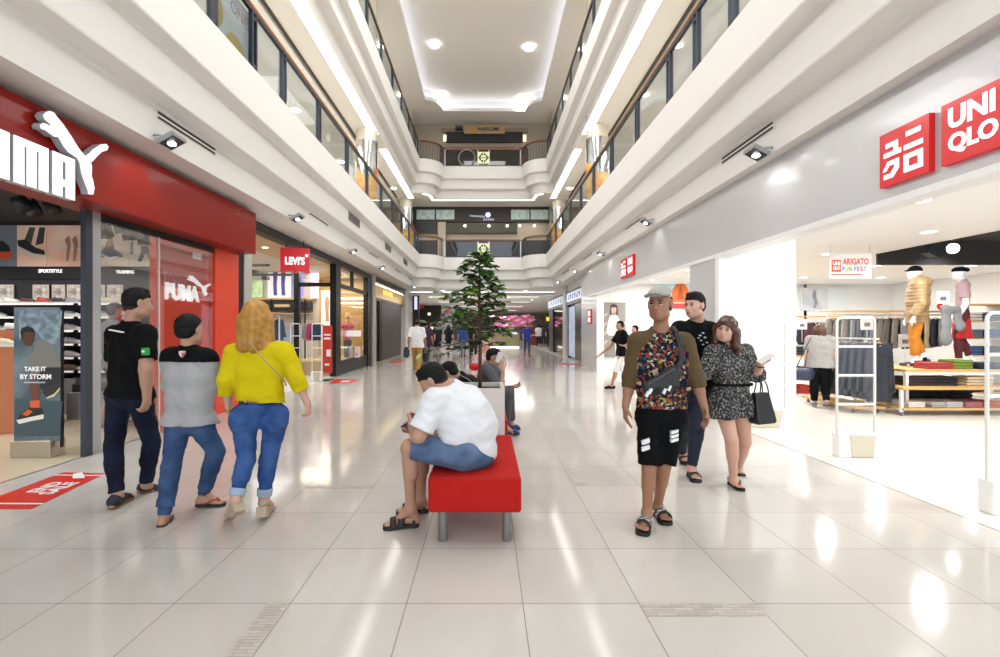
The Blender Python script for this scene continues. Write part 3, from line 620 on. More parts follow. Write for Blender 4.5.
for px, py in ((104, 231), (121, 226), (129, 233), (144, 238), (151, 236)):
    X_ = 4.96; d = X_*F/(CX-px); z = pxz(py, d); hd = MB().box(-.06, .06, -.07, .07, -.1, .08, Matrix.Translation((-4.96, d, z))@Matrix.Rotation(.4, 4, 'X')).build('lamp_head', TB, t)
    MB().tube([(-4.96, d, z+.07), (-4.96, d, 3.0)], .015, 6).build('stem', TB, t); MB().box(-.045, .045, -.055, .055, -.104, -.1, Matrix.Translation((-4.96, d, z))@Matrix.Rotation(.4, 4, 'X')).build('lamp', glow('warm_lamp', '#fff4dc', 6), hd)
for px, py, w in ((22, 206, 'bright, nearest'), (33, 210, 'beside the bright one'), (53, 209, 'smallest')):
    x = -5.2; d = x*F/(px-CX); z = pxz(py, d); t = empty('ceiling_spotlight', (x, d, z), 'round black ceiling spotlight inside the sports shop, %s' % w, 'spotlight')
    M = Matrix.Translation((x, d, z))@Matrix.Rotation(.6, 4, 'X'); a = MB(); a.lathe([(.001, .09), (.07, .09), (.075, -.06), (.06, -.06)], (0, 0, 0)); a.v = [tuple(M@Vector(v)) for v in a.v]; a.build('housing', TB, t)
    a = MB(); a.lathe([(.001, -.05), (.062, -.05)], (0, 0, 0)); a.v = [tuple(M@Vector(v)) for v in a.v]; a.build('lamp', glow('bright_lamp', '#ffffff', 15 if px == 22 else 4), t); MB().tube([(x, d, z+.08), (x, d, 3.25)], .015, 6).build('stem', TB, t)
# ================= denim shop
t = empty('denim_shop_front', (-4.5, 14, 0), 'black framed denim shop front with tall glass panes', 'shop front')
boxs(-4.62, -4.42, 8.9, 18.1, 3.32, 3.495).build('top_beam', BLK, t)
for a, b in ((13.8, 14.25), (17.55, 18.1)): boxs(-4.6, -4.42, a, b, 0, 3.32).build('post', BLK, t)
boxs(-5.75, -5.6, 14.0, 14.15, 0, 3.32).build('post', BLK, t); boxs(-4.56, -4.46, 14.2, 17.6, 0, .42).build('base_panel', BLK, t)
boxs(-5.6, -4.6, 14.03, 14.12, 2.68, 2.8).build('transom', BLK, t); boxs(-4.56, -4.46, 14.2, 17.6, 2.68, 2.8).build('transom', BLK, t); boxs(-4.56, -4.46, 15.7, 15.78, 2.8, 3.32).build('mullion', BLK, t)
boxs(-4.515, -4.505, 14.25, 17.55, .42, 3.32).build('glass_pane', GLS, t); boxs(-5.6, -4.6, 14.07, 14.08, 0, 3.32).build('glass_pane', GLS, t)
struct('trim_63', boxs(-4.7, -4.35, 18.1, 18.5, 0, 3.54), mat('grey_pier', '#b4b1aa', .45)); struct('trim_64', boxs(-4.75, -4.42, 8.9, 18.1, 3.5, 3.54), GREY)
struct('ceiling', boxs(-10, -4.62, 8.9, 18.1, 3.36, 3.42), mat('denim_ceiling', '#cfc8bb', .6)); struct('ceiling', boxs(-5.6, -4.62, 8.9, 14, 3.3, 3.36), mat('wood_soffit', '#c9a476', .5, var=.2, stretch=(1, 8, 1)))
struct('wall_shop_back', boxs(-10, -5.75, 16, 16.1, 0, 3.4), mat('denim_back', '#cfccc4', .6)); struct('wall_shop_side', boxs(-6.4, -6.3, 16.1, 18.1, 0, 3.4), mat('pegboard_wood', '#d2b076', .5, var=.1, vscale=20)); struct('wall_shop_side', boxs(-6.4, -4.65, 17.9, 18.0, 0, 3.36), mat('pegboard_wood', '#d2b076', .5, var=.1, vscale=20))
for y in (9.6, 10.8, 12, 13.2): downlight(-5.1, y, 3.295, .07, 'small downlight in the wood soffit of the denim shop', 'downlights in the denim shop soffit', glow('dl2', '#fff8ec', 9), 60)
area((-7.6, 12.6, 3.3), 3.4, 5, 200); area((-5.4, 16, 3.3), 1.2, 3, 120, col=(1, .88, .65))
YB2 = 15.95
def cx_(px): return (px-CX)/F*YB2
P2 = PL((0, YB2+.04, 0), (1, 0, 0), (0, 0, 1))
t = empty('ceiling_truss', (-6.4, 11, 3), 'black ceiling rail truss with small spots in the denim shop', 'track light')
for y, z in ((11, 3.1), (12.5, 3.08), (14, 3.0)): boxs(-8.6, -5.8, y, y+.05, z, z+.06).build('rail', TB, t)
for x, y in ((-6.0, 11), (-6.4, 11), (-6.2, 12.5), (-6.8, 12.5), (-6.6, 14)): boxs(x-.08, x+.08, y-.08, y+.12, 2.88, 2.98).build('lamp_head', TB, t)
for a, b, y0, y1, c, c2, lab in ((252.5, 263, 281, 298, '#7fae5a', '#d8e2c9', 'green leafy light box picture'), (268.5, 291.5, 273, 299, '#e2dfe3', '#c9c4cd', 'light box picture of legs in blue jeans'), (294, 303.5, 274, 299, '#6c62d8', '#aaa2ef', 'violet light box picture'), (311, 319, 270, 299, '#a9a5c9', '#e0def0', 'pale violet light box picture')):
    t = empty('light_box', (cx_(a), YB2, pxz(y1, YB2)), lab+' on the denim shop back wall', 'picture'); P2.board(cx_(a), cx_(b), pxz(y1, YB2), pxz(y0, YB2), .05, .1).build('panel', mat('lb'+c, c, .4, col2=c2, vscale=2.5, emit=.5), t)
    if a == 268.5:
        for ox in (275, 283):
            P2.poly([(cx_(x), pxz(y, YB2)) for x, y in ((ox-1, 273), (ox+3.5, 273), (ox+2.5, 286), (ox+3, 296), (ox-.5, 296), (ox-1, 285))], .1, .105).build('jeans', mat('jeans_print', '#4b4c8e', .5, emit=.2), t)
t = empty('clothes_shelf', (-6.8, 15.5, 0), 'black wall fixture with wood shelf and hanging rail on the denim shop back wall', 'shelf')
boxs(-8.4, -5.9, 15.5, 15.95, 2.38, 2.43).build('wood_shelf', mat('shelf_wood', '#c79a63', .5), t); boxs(-8.4, -5.9, 15.5, 15.95, 2.05, 2.3).build('header', BLKW, t); boxs(-8.4, -5.9, 15.5, 15.95, 1.9, 1.93).build('wood_shelf', mat('shelf_wood', '#c79a63', .5), t)
P3 = PL((0, 15.49, 0), (1, 0, 0), (0, 0, 1)); P3.board(-7.0, -6.5, 2.13, 2.22, 0, .01).build('label', mat('gold_label', '#c9a878', .5), t)
for x in (-8.3, -7.1, -6.0): boxs(x-.02, x+.02, 15.5, 15.54, 0, 2.4).build('upright', BLK, t)
MB().tube([(-8.3, 15.6, 1.8), (-6, 15.6, 1.8)], .012, 6).build('hanging_rail', SIL, t)
# hanging sign
t = empty('hanging_sign', (-4.27, 10.5, 2.7), 'red hanging box sign reading LEVI\'S over the denim shop entrance', 'sign')
Ms = Matrix.Translation((-4.28, 10.5, 0))@Matrix.Rotation(math.radians(14), 4, 'Z')
bw = [(-.3, 2.68), (-.3, 3.22), (.3, 3.22), (.3, 2.66), (.22, 2.66)]+[(.12+.1*math.cos(a), 2.66+.05*math.sin(a)) for a in [math.pi*i/6 for i in range(7)]]+[(-.12+.1*math.cos(a), 2.66+.05*math.sin(a)) for a in [math.pi*i/6 for i in range(7)]]+[(-.22, 2.66)]
m = MB(); m.prism(bw, lambda p, k: Ms@Vector((p[0], -.07 if k == 0 else .07, p[1]))); bdy = m.build('sign_body', mat('sign_red', '#d11f2a', .35, emit=.35), t)
P = PL(Ms@Vector((0, -.071, 0)), Ms.to_3x3()@Vector((1, 0, 0)), (0, 0, 1)); P.text('lettering', "LEVI'S", -.2, .21, 2.84, 3.02, .001, .01, SGN, bdy, .04); P.poly(arcpts(.25, 3.05, .035, 0, 6.28, 10), .001, .008).build('registered_mark', SGN, bdy)
for x in (-.18, .18): MB().tube([Ms@Vector((x, 0, 3.2)), Ms@Vector((x, 0, 3.4))], .012, 6).build('hanger_rod', BLK, t)
# ================= gold sign shop
t = empty('jewellery_shop_front', (-4.6, 21, 0), 'shop front with lit gold fascia over dark brown wood shutters', 'shop front')
boxs(-4.75, -4.55, 18.5, 25.6, 2.72, 3.3).build('gold_fascia', mat('gold_panel', '#c7a146', .3, .5, emit=.25), t); boxs(-4.6, -4.42, 18.5, 25.6, 3.3, 3.5).build('black_beam', BLK, t)
boxs(-4.6, -4.53, 18.6, 25.5, 3.24, 3.28).build('light_line', glow('warm_line', '#fff0c8', 6), t)
boxs(-4.7, -4.6, 20.6, 25.3, 0, 2.72).build('shutter', mat('brown_shutter', '#33231e', .45, var=.3, stretch=(1, 1, 14), vscale=2), t); boxs(-4.72, -4.58, 20.2, 20.35, 0, 2.72).build('post', BLK, t)
boxs(-4.7, -4.56, 18.5, 25.6, 2.6, 2.72).build('lintel', mat('brown_lintel', '#3a2b27', .4), t)
m = MB()
for i in range(7): y = 20.7+i*.3; PL((-4.55, y, 2.92), (0, 1, 0), (0, 0, 1)).poly([(0, 0), (.05, .22), (.12, .22), (.2, .05), (.12, 0)], 0, .03, m)
m.build('letter_strokes', glow('gold_glow', '#ffe27a', 1.4), t)  # abstract lit strokes standing in for the unreadable letters of the gold sign
struct('wall_shop_back', boxs(-6.2, -6.1, 18.3, 20.6, 0, 3.3), mat('warm_shop', '#b5793f', .5, emit=.1)); area((-5.3, 19.3, 3.2), .8, 1, 40, col=(1, .8, .5))
t = empty('display_shelves', (-5.6, 20.1, 0), 'lit wooden display shelves inside the gold sign shop', 'shelf')
boxs(-6.05, -4.9, 20.25, 20.3, 0, 2.5).build('back_panel', mat('wood_orange', '#a8652c', .5), t)
for z in (.3, 1.0, 1.5, 2.0): boxs(-6.05, -4.9, 19.9, 20.25, z, z+.05).build('shelf', mat('wood_orange', '#a8652c', .5), t)
for z in (1.05, 1.55): boxs(-5.9, -5.0, 20.0, 20.2, z, z+.3).build('goods_box', mat('pale_goods', '#cfd5dc', .4), t)
struct('trim_65', boxs(-4.9, -4.4, 25.6, 28.0, 0, 3.54), mat('pale_pier', '#c9c5be', .4)); struct('trim_66', boxs(-4.6, -4.3, 28, 29.2, 0, 3.54), BLK)
t = empty('blade_sign', (-4.0, 25, 2), 'black vertical blade sign with white lettering by the far left pier', 'sign')
d = 27.5; boxs(pxx(412.5, d), pxx(419, d), d, d+.15, pxz(326, d), pxz(294, d)).build('sign_body', BLK, t); boxs(pxx(414.3, d), pxx(417.3, d), d-.02, d, pxz(310, d), pxz(297, d)).build('lit_face', glow('blue_white', '#dfe6ff', 1.2), t)
boxs(pxx(411, d), pxx(413, d), d, d+.1, 2.3, 2.36).build('bracket', SIL, t)
d = 29; tag(boxs(pxx(411, d), pxx(412.6, d), d-.06, d-.02, pxz(330, d), pxz(322, d)).build('wall_lamp', glow('white_lamp', '#ffffff', 3)), 'short vertical white wall lamp on the far left pier', 'lamp')
# dark far-left shop and pale hoarding
t = empty('dark_shop_front', (-4.6, 40, 0), 'large black shop front at the far left of the mall', 'shop front')
d = 38; boxs(pxx(417, d), pxx(441, d), d, d+.3, 0, 3.3).build('black_wall', mat('dark_interior', '#150f10', .5, var=.4), t)
boxs(pxx(419, d), pxx(424, d), d-.1, d, pxz(309, d), pxz(304.5, d)).build('red_sign', mat('dim_red', '#9c1f2f', .5, emit=.3), t)
for px, py in ((429.3, 314.5), (432, 328.5)): boxs(pxx(px-1.3, d), pxx(px+1.3, d), d-.12, d-.05, pxz(py+1.3, d), pxz(py-1.3, d)).build('lit_square', glow('warm_sq', '#ffe9c9', 2), t)
t = empty('hoarding', (-3.5, 39, 0), 'pale hoarding with a pink blossom print at the far left', 'board')
boxs(pxx(438, 40), pxx(452, 40), 40, 40.1, .0, 3.3).build('panel', mat('pale_hoard', '#c3c6d2', .5, col2='#dfd3dd', vscale=.8), t); m = MB(); m.sphere((pxx(443, 40), 39.97, pxz(316, 40)), (.22, .04, .16)); m.sphere((pxx(447, 40), 39.97, pxz(312, 40)), (.2, .04, .2)); m.build('pink_print', mat('pink_print', '#e0559c', .5, emit=.2), t)
# ================= ground floor, right: white clothes shop
def wallR(y0, y1, z0, z1, m, x0=3.6, x1=3.75, n='wall_right'): return struct(n, boxs(x0, x1, y0, y1, z0, z1), m)
FASC = mat('pearl_fascia', '#cbcbce', .28, .15, coat=.2, var=.015)
wallR(-3, 16.5, 2.56, 3.54, FASC); wallR(7.3, 8.26, 0, 2.56, mat('pier_grey', '#c6c5c8', .3, coat=.2)); wallR(15.2, 16.5, 0, 2.56, mat('pier_grey', '#c6c5c8', .3, coat=.2))
struct('trim_70', boxs(3.58, 3.78, -3, 16.5, 2.52, 2.58), WP); struct('trim_71', boxs(3.58, 3.8, 7.2, 7.32, 0, 2.52), WP); struct('trim_72', boxs(3.58, 3.8, 15.1, 15.2, 0, 2.52), WP); struct('trim_73', boxs(3.75, 3.78, 7.23, 7.29, 0, 2.9), mat('seam', '#77777a', .5))
struct('wall_partition', boxs(3.8, 4.85, 7.32, 8.24, 0, 2.95), mat('bright_white_wall', '#f4f4f4', .3))
CW = mat('shop_white', '#ecebe8', .6); struct('ceiling', boxs(3.75, 8, -3, 16.2, 2.95, 3.05), CW); struct('ceiling', boxs(8, 14, 9.6, 16.2, 2.95, 3.05), CW); struct('ceiling', boxs(8, 14, -3, 9.6, 3.2, 3.3), mat('black_ceiling', '#2c2b2a', .7)); struct('trim_74', boxs(7.98, 8.02, -3, 9.6, 2.95, 3.25), WP); struct('trim_75', boxs(8, 14, 9.56, 9.6, 2.72, 3.25), mat('black_ceiling', '#2c2b2a', .7))
struct('wall_shop_back', boxs(3.75, 14, 16.2, 16.3, 0, 3.3), CW); struct('wall_shop_right', boxs(14, 14.1, -3, 16.2, 0, 3.3), CW)
def sqsign(y1, z0, s, kind, lab, grp=None):
    t = empty('square_sign', (3.58, y1, z0), lab, 'sign', grp); P = PL((3.6, y1, z0), (0, -1, 0), (0, 0, 1)); e = P.board(0, s, 0, s, 0, .05).build('sign_box', mat('bright_red', '#d3101a', .3, emit=.18, coat=.1), t)
    k = s/.47; T = lambda pts: P.poly([(a*k, b*k) for a, b in pts], .051, .058, mb)
    if kind == 'kana':
        mb = MB()
        T([(.07, .37), (.19, .37), (.19, .29), (.22, .29), (.22, .25), (.05, .25), (.05, .29), (.15, .29), (.15, .33), (.07, .33)])
        T([(.27, .36), (.40, .36), (.40, .40), (.27, .40)]); T([(.25, .25), (.42, .25), (.42, .29), (.25, .29)])
        T([(.09, .21), (.20, .21), (.20, .13), (.14, .06), (.05, .06), (.05, .10), (.12, .10), (.16, .15), (.16, .17), (.10, .17), (.07, .13), (.04, .13)])
        for q in ([(.25, .06), (.29, .06), (.29, .21), (.25, .21)], [(.38, .06), (.42, .06), (.42, .21), (.38, .21)], [(.29, .17), (.38, .17), (.38, .21), (.29, .21)], [(.29, .06), (.38, .06), (.38, .10), (.29, .10)]): T(q)
        mb.build('lettering', SGN, e)
    else:
        P.text('lettering', 'UNI', .06*k, .39*k, .26*k, .42*k, .051, .006, SGN, e, .035); P.text('lettering', 'QLO', .06*k, .41*k, .06*k, .22*k, .051, .006, SGN, e, .035)
sqsign(4.22, 2.68, .47, 'kana', 'square red shop sign with white katakana on the grey fascia at the right'); sqsign(3.65, 2.68, .47, 'roman', 'square red shop sign reading UNI QLO, cut by the right edge')
sqsign(12.35, 2.72, .5, 'kana', 'distant small square red sign with katakana above the far opening'); sqsign(11.78, 2.72, .5, 'roman', 'distant small square red sign reading UNI QLO above the far opening')
t = empty('wall_sign', (3.58, 16, 1.6), 'narrow red wall sign with two white squares on the grey pier beyond the far opening', 'sign')
P = PL((3.6, 16.4, 1.58), (0, -1, 0), (0, 0, 1)); e = P.board(0, .5, 0, .5, 0, .04).build('sign_box', mat('bright_red', '#d3101a', .3, emit=.18, coat=.1), t); P.board(.1, .4, .28, .44, .041, .045).build('white_square', SGN, e); P.board(.1, .4, .06, .22, .041, .045).build('white_square', SGN, e)
for x, y in ((7, 1), (5.2, 3.4), (5.2, 5.6), (5.2, 9.6), (5.2, 12.2), (5.2, 14.8), (7, 3), (7, 5.2), (7, 7.4), (7, 9.6), (7, 11.8), (7, 14), (9.5, 11.4), (9.5, 14), (11.8, 11.4), (11.8, 14)):
    t = empty('downlight', (x, y, 2.94), 'round white recessed lamp in the ceiling of the clothes shop', 'ceiling light', 'recessed lamps of the clothes shop'); m = MB(); m.lathe([(.001, -.008), (.1, -.008)], (x, y, 2.95)); m.build('lamp', glow('shop_panel', '#fffaf4', 12), t); m = MB(); m.lathe([(.1, -.008), (.13, -.012), (.14, 0)], (x, y, 2.95)); m.build('ring', WP, t); area((x, y, 2.92), .16, .16, 60, col=(1, .99, .97))
for x, y in ((9.2, 6), (11, 6), (9.2, 9), (11.5, 9)): spot((x, y, 3.1), (x, y+.5, 0), 130, 120, .1)
t = empty('ceiling_spotlight', (9.2, 8.6, 3.1), 'bright round lamp in the black ceiling area', 'spotlight'); d = 8.6; a = MB(); a.sphere((pxx(953, d), d, pxz(249, d)), .09); a.build('lamp', glow('bright_lamp', '#ffffff', 15), t)
t = empty('ceiling_spotlight', (9.2, 9.2, 3.1), 'black box spotlight hanging beside the bright round lamp', 'spotlight'); MB().box(-.1, .1, -.08, .08, -.13, .1, Matrix.Translation((pxx(933, 8.6), 8.6, pxz(250, 8.6)))@Matrix.Rotation(.5, 4, 'Y')).build('housing', TB, t); MB().tube([(pxx(933, 8.6), 8.6, 2.9), (pxx(933, 8.6), 8.6, 3.2)], .02, 6).build('stem', TB, t)
# banner hanging in the shop
d = 8.6; t = empty('hanging_banner', (pxx(850, d), d, 2.3), 'white hanging banner reading ARIGATO FUN FEST!', 'sign')
P = PL((pxx(829, d), d, pxz(279, d)), (1, 0, 0), (0, 0, 1)); W_ = pxx(871, d)-pxx(829, d); Hh = pxz(254, d)-pxz(279, d)
sh = P.board(0, W_, 0, Hh, 0, .01).build('sheet', mat('banner_white', '#cfcdc9', .6), t); r = P.board(.04, .21, .12, .34, .011, .015).build('red_square', mat('soft_red', '#c93a22', .5), sh)
P.text('lettering', 'UNI', .06, .19, .24, .31, .016, .002, WP, sh, .03); P.text('lettering', 'QLO', .06, .19, .15, .22, .016, .002, WP, sh, .03)
P.text('lettering', 'ARIGATO', .24, .72, .25, .37, .011, .003, mat('soft_red', '#c93a22', .5), sh, .03)
x = .24
for ch, c, w in (('F', '#2477ad', .055), ('U', '#cc7a0c', .06), ('N', '#55921f', .07), ('F', '#2477ad', .055), ('E', '#6c3a98', .055), ('S', '#c93a22', .06), ('T', '#2477ad', .055), ('!', '#cc7a0c', .02)):
    P.text('lettering', ch, x, x+w-.012, .13, .22, .011, .003, mat('fest'+c, c, .5), sh, .03); x += w+(.03 if ch == 'N' else .0)
P.board(.03, .6, .06, .08, .011, .013).build('red_line', mat('soft_red', '#c93a22', .5), sh)
for a in (.03, W_-.03): MB().tube([P.p(a, Hh, .005), P.p(a, 2.95-P.o.z, .005)], .003, 5).build('hanging_wire', SIL, t)
# wall pictures at the back
d = 16.15; t = empty('wall_picture', (pxx(826, d), d, 2), 'wide pale wall picture of a woman on a beach on the shop back wall', 'picture')
boxs(pxx(801, d), pxx(850, d), d, d+.04, pxz(311, d), pxz(288, d)).build('frame', WP, t); P = PL((0, d, 0), (1, 0, 0), (0, 0, 1)); P.board(pxx(802, d), pxx(828, d), pxz(310, d), pxz(289, d), .001, .005).build('photo', mat('beach_photo', '#b9bfc9', .5, col2='#dfe0e2', vscale=1.5), t); P.board(pxx(828, d), pxx(849, d), pxz(310, d), pxz(289, d), .001, .005).build('caption_area', mat('pale_pic', '#dfe4e8', .5), t)
P.poly([(pxx(x, d), pxz(y, d)) for x, y in ((813.5, 291), (815.5, 291), (816, 297), (818, 303), (815, 309), (813, 309), (814, 302), (812, 296))], .006, .009).build('figure_print', mat('greyprint', '#8d8e98', .5), t)
t = empty('tall_poster', (pxx(613, d), d, .4), 'tall wall poster of a woman in a white blouse inside the far opening', 'poster')
P.board(pxx(601.5, d), pxx(625.5, d), pxz(357, d), pxz(303, d), .001, .03).build('sheet', mat('poster_grey', '#8f8982', .6, var=.1), t)
def pf(t, pts, c, k, nm): P.poly([(pxx(x, d), pxz(y, d)) for x, y in pts], k, k+.002).build(nm, mat('ink'+c, c, .5), t)
pf(t, [(610, 316), (617, 316), (620, 322), (621, 334), (617, 336), (609, 336), (606, 333), (608, 322)], '#f0eeea', .032, 'blouse'); pf(t, arcpts(613.5, 310, 3, 0, 6.28, 12), '#caa48c', .034, 'face'); pf(t, [(610, 306), (613, 304), (617, 306), (618, 315), (616, 316), (616, 308), (611, 308), (611, 316), (609.5, 315)], '#3a2a24', .037, 'hair'); pf(t, [(609, 336), (617, 336), (618, 356), (608, 356)], '#8f8a86', .034, 'skirt')
for i in range(4): pf(t, [(602, 318+i*9), (607, 313+i*9), (607, 314.5+i*9), (602, 319.5+i*9)], '#d9c6a6', .034+.001*i, 'stair_print')
t = empty('tall_poster', (pxx(680, d), d, 1.9), 'pale blue wall picture with a person in an orange puffer jacket', 'poster')
P.board(pxx(655, d), pxx(700, d), pxz(309, d), pxz(280, d), .001, .03).build('sheet', mat('sky_print', '#a9d2e0', .5, var=.08, emit=.2), t); pf(t, [(671, 303), (672, 290), (676, 284), (684, 284), (688, 290), (691, 303)], '#dd7330', .032, 'jacket'); pf(t, [(676, 300), (680, 286), (684, 300)], '#b9531d', .035, 'jacket_fold'); pf(t, [(655, 309), (655, 304), (700, 304), (700, 309)], '#c9403a', .036, 'red_strip')
# white storage racks in the far opening
t = empty('clothes_rack', (4.4, 14, 0), 'white tube clothes rack below the tall poster', 'rack')
for x in (4.0, 4.9): boxs(x-.015, x+.015, 14.4, 14.43, 0, 1.6).build('upright', WP, t)
for z in (.3, 1.1, 1.58): boxs(4, 4.9, 14.4, 14.43, z, z+.03).build('crossbar', WP, t)
# ================= shops beyond, right
def farshop(y0, y1, lab, dark, signc, seed):
    X = 4.05; t = empty('far_shop_front', (X, y0, 0), lab, 'shop front')
    boxs(X-.1, X+.2, y0, y1, 2.55, 3.2).build('fascia', mat('slate_fascia', '#5d6066', .4), t); boxs(X-.16, X-.1, y0+.3, y1-.4, 2.68, 3.08).build('lit_sign', mat('lit_sign', '#d9e2ef', .4, emit=.5), t)
    m = MB(); n = 7
    for i in range(n):
        y = y0+.5+i*(y1-y0-1.1)/n; m.box(X-.17, X-.16, y, y+.09, 2.78, 2.98); m.box(X-.17, X-.16, y+.09, y+.25, 2.9 if i % 2 else 2.78, 2.98 if i % 2 else 2.84)
    m.build('sign_strokes', mat('blue_ink', signc, .5), t)
    if dark:
        boxs(X, X+.1, y0, y0+2.9, 0, 2.55).build('black_panel', mat('navy_black', '#0e0f14', .3), t)
        m = MB(); m.lathe([(.001, 0), (.1, 0)], (0, 0, 0)); m.v = [(X-.01, y0+1.5+v[0], 1.35+v[1]) for v in m.v]; m.box(X-.012, X-.002, y0+1.3, y0+1.7, 1.12, 1.2); m.build('emblem', mat('dim_white', '#8f949c', .5), t)
        boxs(X-.02, X+.08, y0+2.9, y1-.2, .1, 2.45).build('lit_poster', mat('pale_blue_poster', '#c6cfe2', .4, col2='#8f9dbd', vscale=3, emit=.35), t); boxs(X-.04, X+.1, y1-.2, y1, 0, 2.55).build('post', mat('post_blue', '#2c3a6e', .4), t)
    else:
        boxs(X, X+.02, y0, y1-.9, .1, 2.55).build('glass_pane', GLS, t); boxs(X-.05, X+.2, y1-1.6, y1, 0, 2.75).build('black_panel', BLKW, t); boxs(X+1.2, X+1.3, y0, y1, 0, 2.6).build('goods_wall', mat('goods_wall'+str(seed), '#9d9a92', .5, col2='#5b5a58', vscale=4), t)
farshop(18.4, 23.0, 'far right shop with black wall panel and blue and white lit sign', True, '#2b4fb0', 1); farshop(23.8, 29.6, 'farther right shop with glass front and greenish white lit sign', False, '#3d7a86', 2)
struct('trim_76', boxs(3.9, 4.2, 23.0, 23.8, 0, 3.54), mat('pale_pier', '#c9c5be', .4)); struct('wall_right', boxs(3.75, 4.3, 16.5, 18.4, 0, 3.54), mat('pier_grey', '#c6c5c8', .3, coat=.2)); struct('trim_77', boxs(4.0, 4.2, 17, 30, 3.2, 3.54), WHT)
# ================= far concourse
struct('ceiling', boxs(-11, 11, 27, 62, 3.36, 3.5), CEI); struct('wall_back', boxs(-11, 11, 61.9, 62.1, 0, 3.4), mat('far_wall', '#9b9591', .6, col2='#c7bfb8', vscale=1.5))
struct('wall_left', boxs(-11.1, -11, 8, 62, 0, 3.5), WHT); struct('wall_right', boxs(11, 11.1, 16.2, 62, 0, 3.5), WHT)
for i, y in enumerate((28.5, 34, 41, 50)):
    for x0, x1 in ((-3.5, -.8), (.3, 3.2)):
        t = empty('line_light', (x0, y, 3.35), 'long white ceiling light line across the far concourse', 'ceiling light', 'ceiling light lines of the far concourse'); boxs(x0, x1, y, y+.22, 3.335, 3.358).build('diffuser', glow('far_line', '#fffaf2', 1.6), t)
    area((0, y+1.2, 3.32), 6, 2.4, 270)  # broad fill light added to brighten the far concourse, no fixture of this size
for x, y in ((-2.4, 26), (-3.4, 29), (2.2, 26.1), (1.4, 29), (-1.6, 29), (3.1, 31.5), (-2.6, 33), (0.8, 36)): downlight(x, y, 3.53 if y < 27 else 3.355, .1, 'small round downlight in the ceiling of the far concourse', 'downlights of the far concourse')
for x, y in ((-2.5, 24.4), (2.3, 24.4), (0, 25.5)): spot((x, y+1, 3.5), (x, y+1, 0), 150, 120, .1)
t = empty('kiosk', (0, 35, 0), 'beige sales kiosk with white lit counter top in the far concourse', 'kiosk')
d = 35; boxs(pxx(478, d), pxx(519.5, d), d, d+2, .08, 1.12).build('counter', mat('kiosk_beige', '#948464', .4, var=.1), t); boxs(pxx(477, d), pxx(520.5, d), d-.05, d+2.05, 1.12, 1.2).build('counter_top', mat('kiosk_dark', '#4f4a44', .3), t); boxs(pxx(506, d), pxx(517, d), d-.08, d+.2, 1.0, 1.12).build('lit_display', glow('display_white', '#eef4ff', 1.6), t); boxs(pxx(479, d), pxx(519, d), d-.02, d+1.9, 0, .08).build('plinth_light', glow('plinth', '#fff3dc', 4), t)
d = 46
rr = random.Random(3)
for i in range(40):
    px = 492+(i % 10)*4.3+rr.uniform(-1, 1); y = 317.5+(i//10)*2.9+rr.uniform(-.6, .6); dd = 43+((i*7) % 11)*.9
    if i == 0: m = MB(); m.sphere((0, 0, 0), (.42, .4, .2), 10, 6); m.sphere((.3, 0, .12), (.25, .2, .15), 8, 5); m.sphere((-.3, .1, .1), (.22, .2, .13), 8, 5); o = pink0 = m.build('paper_pompom', mat('bright_pink', '#e8629f', .6, col2='#f2b6cf', vscale=2, emit=.12))
    else: o = pink0.copy(); COL.objects.link(o)
    o.location = (pxx(px, dd), dd, pxz(y, dd)); o.scale = [rr.uniform(.5, .85)]*3
    tag(o, 'bright pink paper cluster hanging in the far concourse', 'decoration', 'pink hanging decorations in the far concourse')
# stalls far away
for i, (px, w, d, h, c) in enumerate(((533, 5, 40, 1.5, '#7e2d33'), (541, 4, 44, 1.7, '#2b2b30'), (498, 9, 52, 1.3, '#d6cfc6'), (512, 8, 55, 1.8, '#857f88'), (548, 4, 42, 1.6, '#3a3038'), (462, 8, 50, 1.9, '#6e6670'))):
    t = empty('sales_stand', (pxx(px, d), d, 0), 'small %s sales stand in the far concourse' % ['dark red', 'black', 'cream', 'grey', 'dark brown', 'violet grey'][i], 'stand'); x = pxx(px, d)
    boxs(x-.4, x+.4, d, d+.5, 0, h*.55).build('base', mat('st'+c, c, .5), t); boxs(x-.36, x+.36, d+.3, d+.5, h*.55, h).build('back_board', mat('st'+c, c, .5), t); boxs(x-.43, x+.43, d-.03, d+.53, h*.55, h*.55+.05).build('top', WP, t)
tag(boxs(pxx(546.5, 33), pxx(549.5, 33), 33, 33.1, pxz(321.5, 33), pxz(317.5, 33)).build('hanging_sign', mat('yellow_lit', '#f2df2a', .4, emit=.8)), 'small bright yellow square sign hanging far right', 'sign')
# ================= floor decals
def decal(pts, lab, grp=None):
    t = empty('floor_sticker', (pts[0][0], pts[0][1], 0), lab, 'floor sticker', grp); m = MB(); m.add([(x, y, .003) for x, y in pts], [(0, 1, 2, 3)]); return t, m.build('sheet', mat('sticker_red', '#cf2a17', .3), t)
def fl(px, py): d = H*F/(py-CY); return ((px-CX)/F*d, d)
t, sh = decal([fl(-35, 509.5), fl(31, 510), fl(106, 474), fl(63, 473)], 'large red floor sticker with white SALE lettering in front of the sports shop')
A = Vector(fl(-35, 509.5)); B = Vector(fl(31, 510)); C_ = Vector(fl(63, 473)); U = (B-A); V_ = (C_-A)
def q(u, v): p = A+U*u+V_*v; return (p.x, p.y)
for a, b in ((.1, .13), (.885, .91)):
    m = MB(); m.add([(*q(0, a), .005), (*q(1, a), .005), (*q(1, b), .005), (*q(0, b), .005)], [(0, 1, 2, 3)]); m.build('white_line', WP, sh)
Pq = PL((*q(.22, .35), .004), (-U.x*-1, -U.y*-1, 0), (V_.x, V_.y, 0))
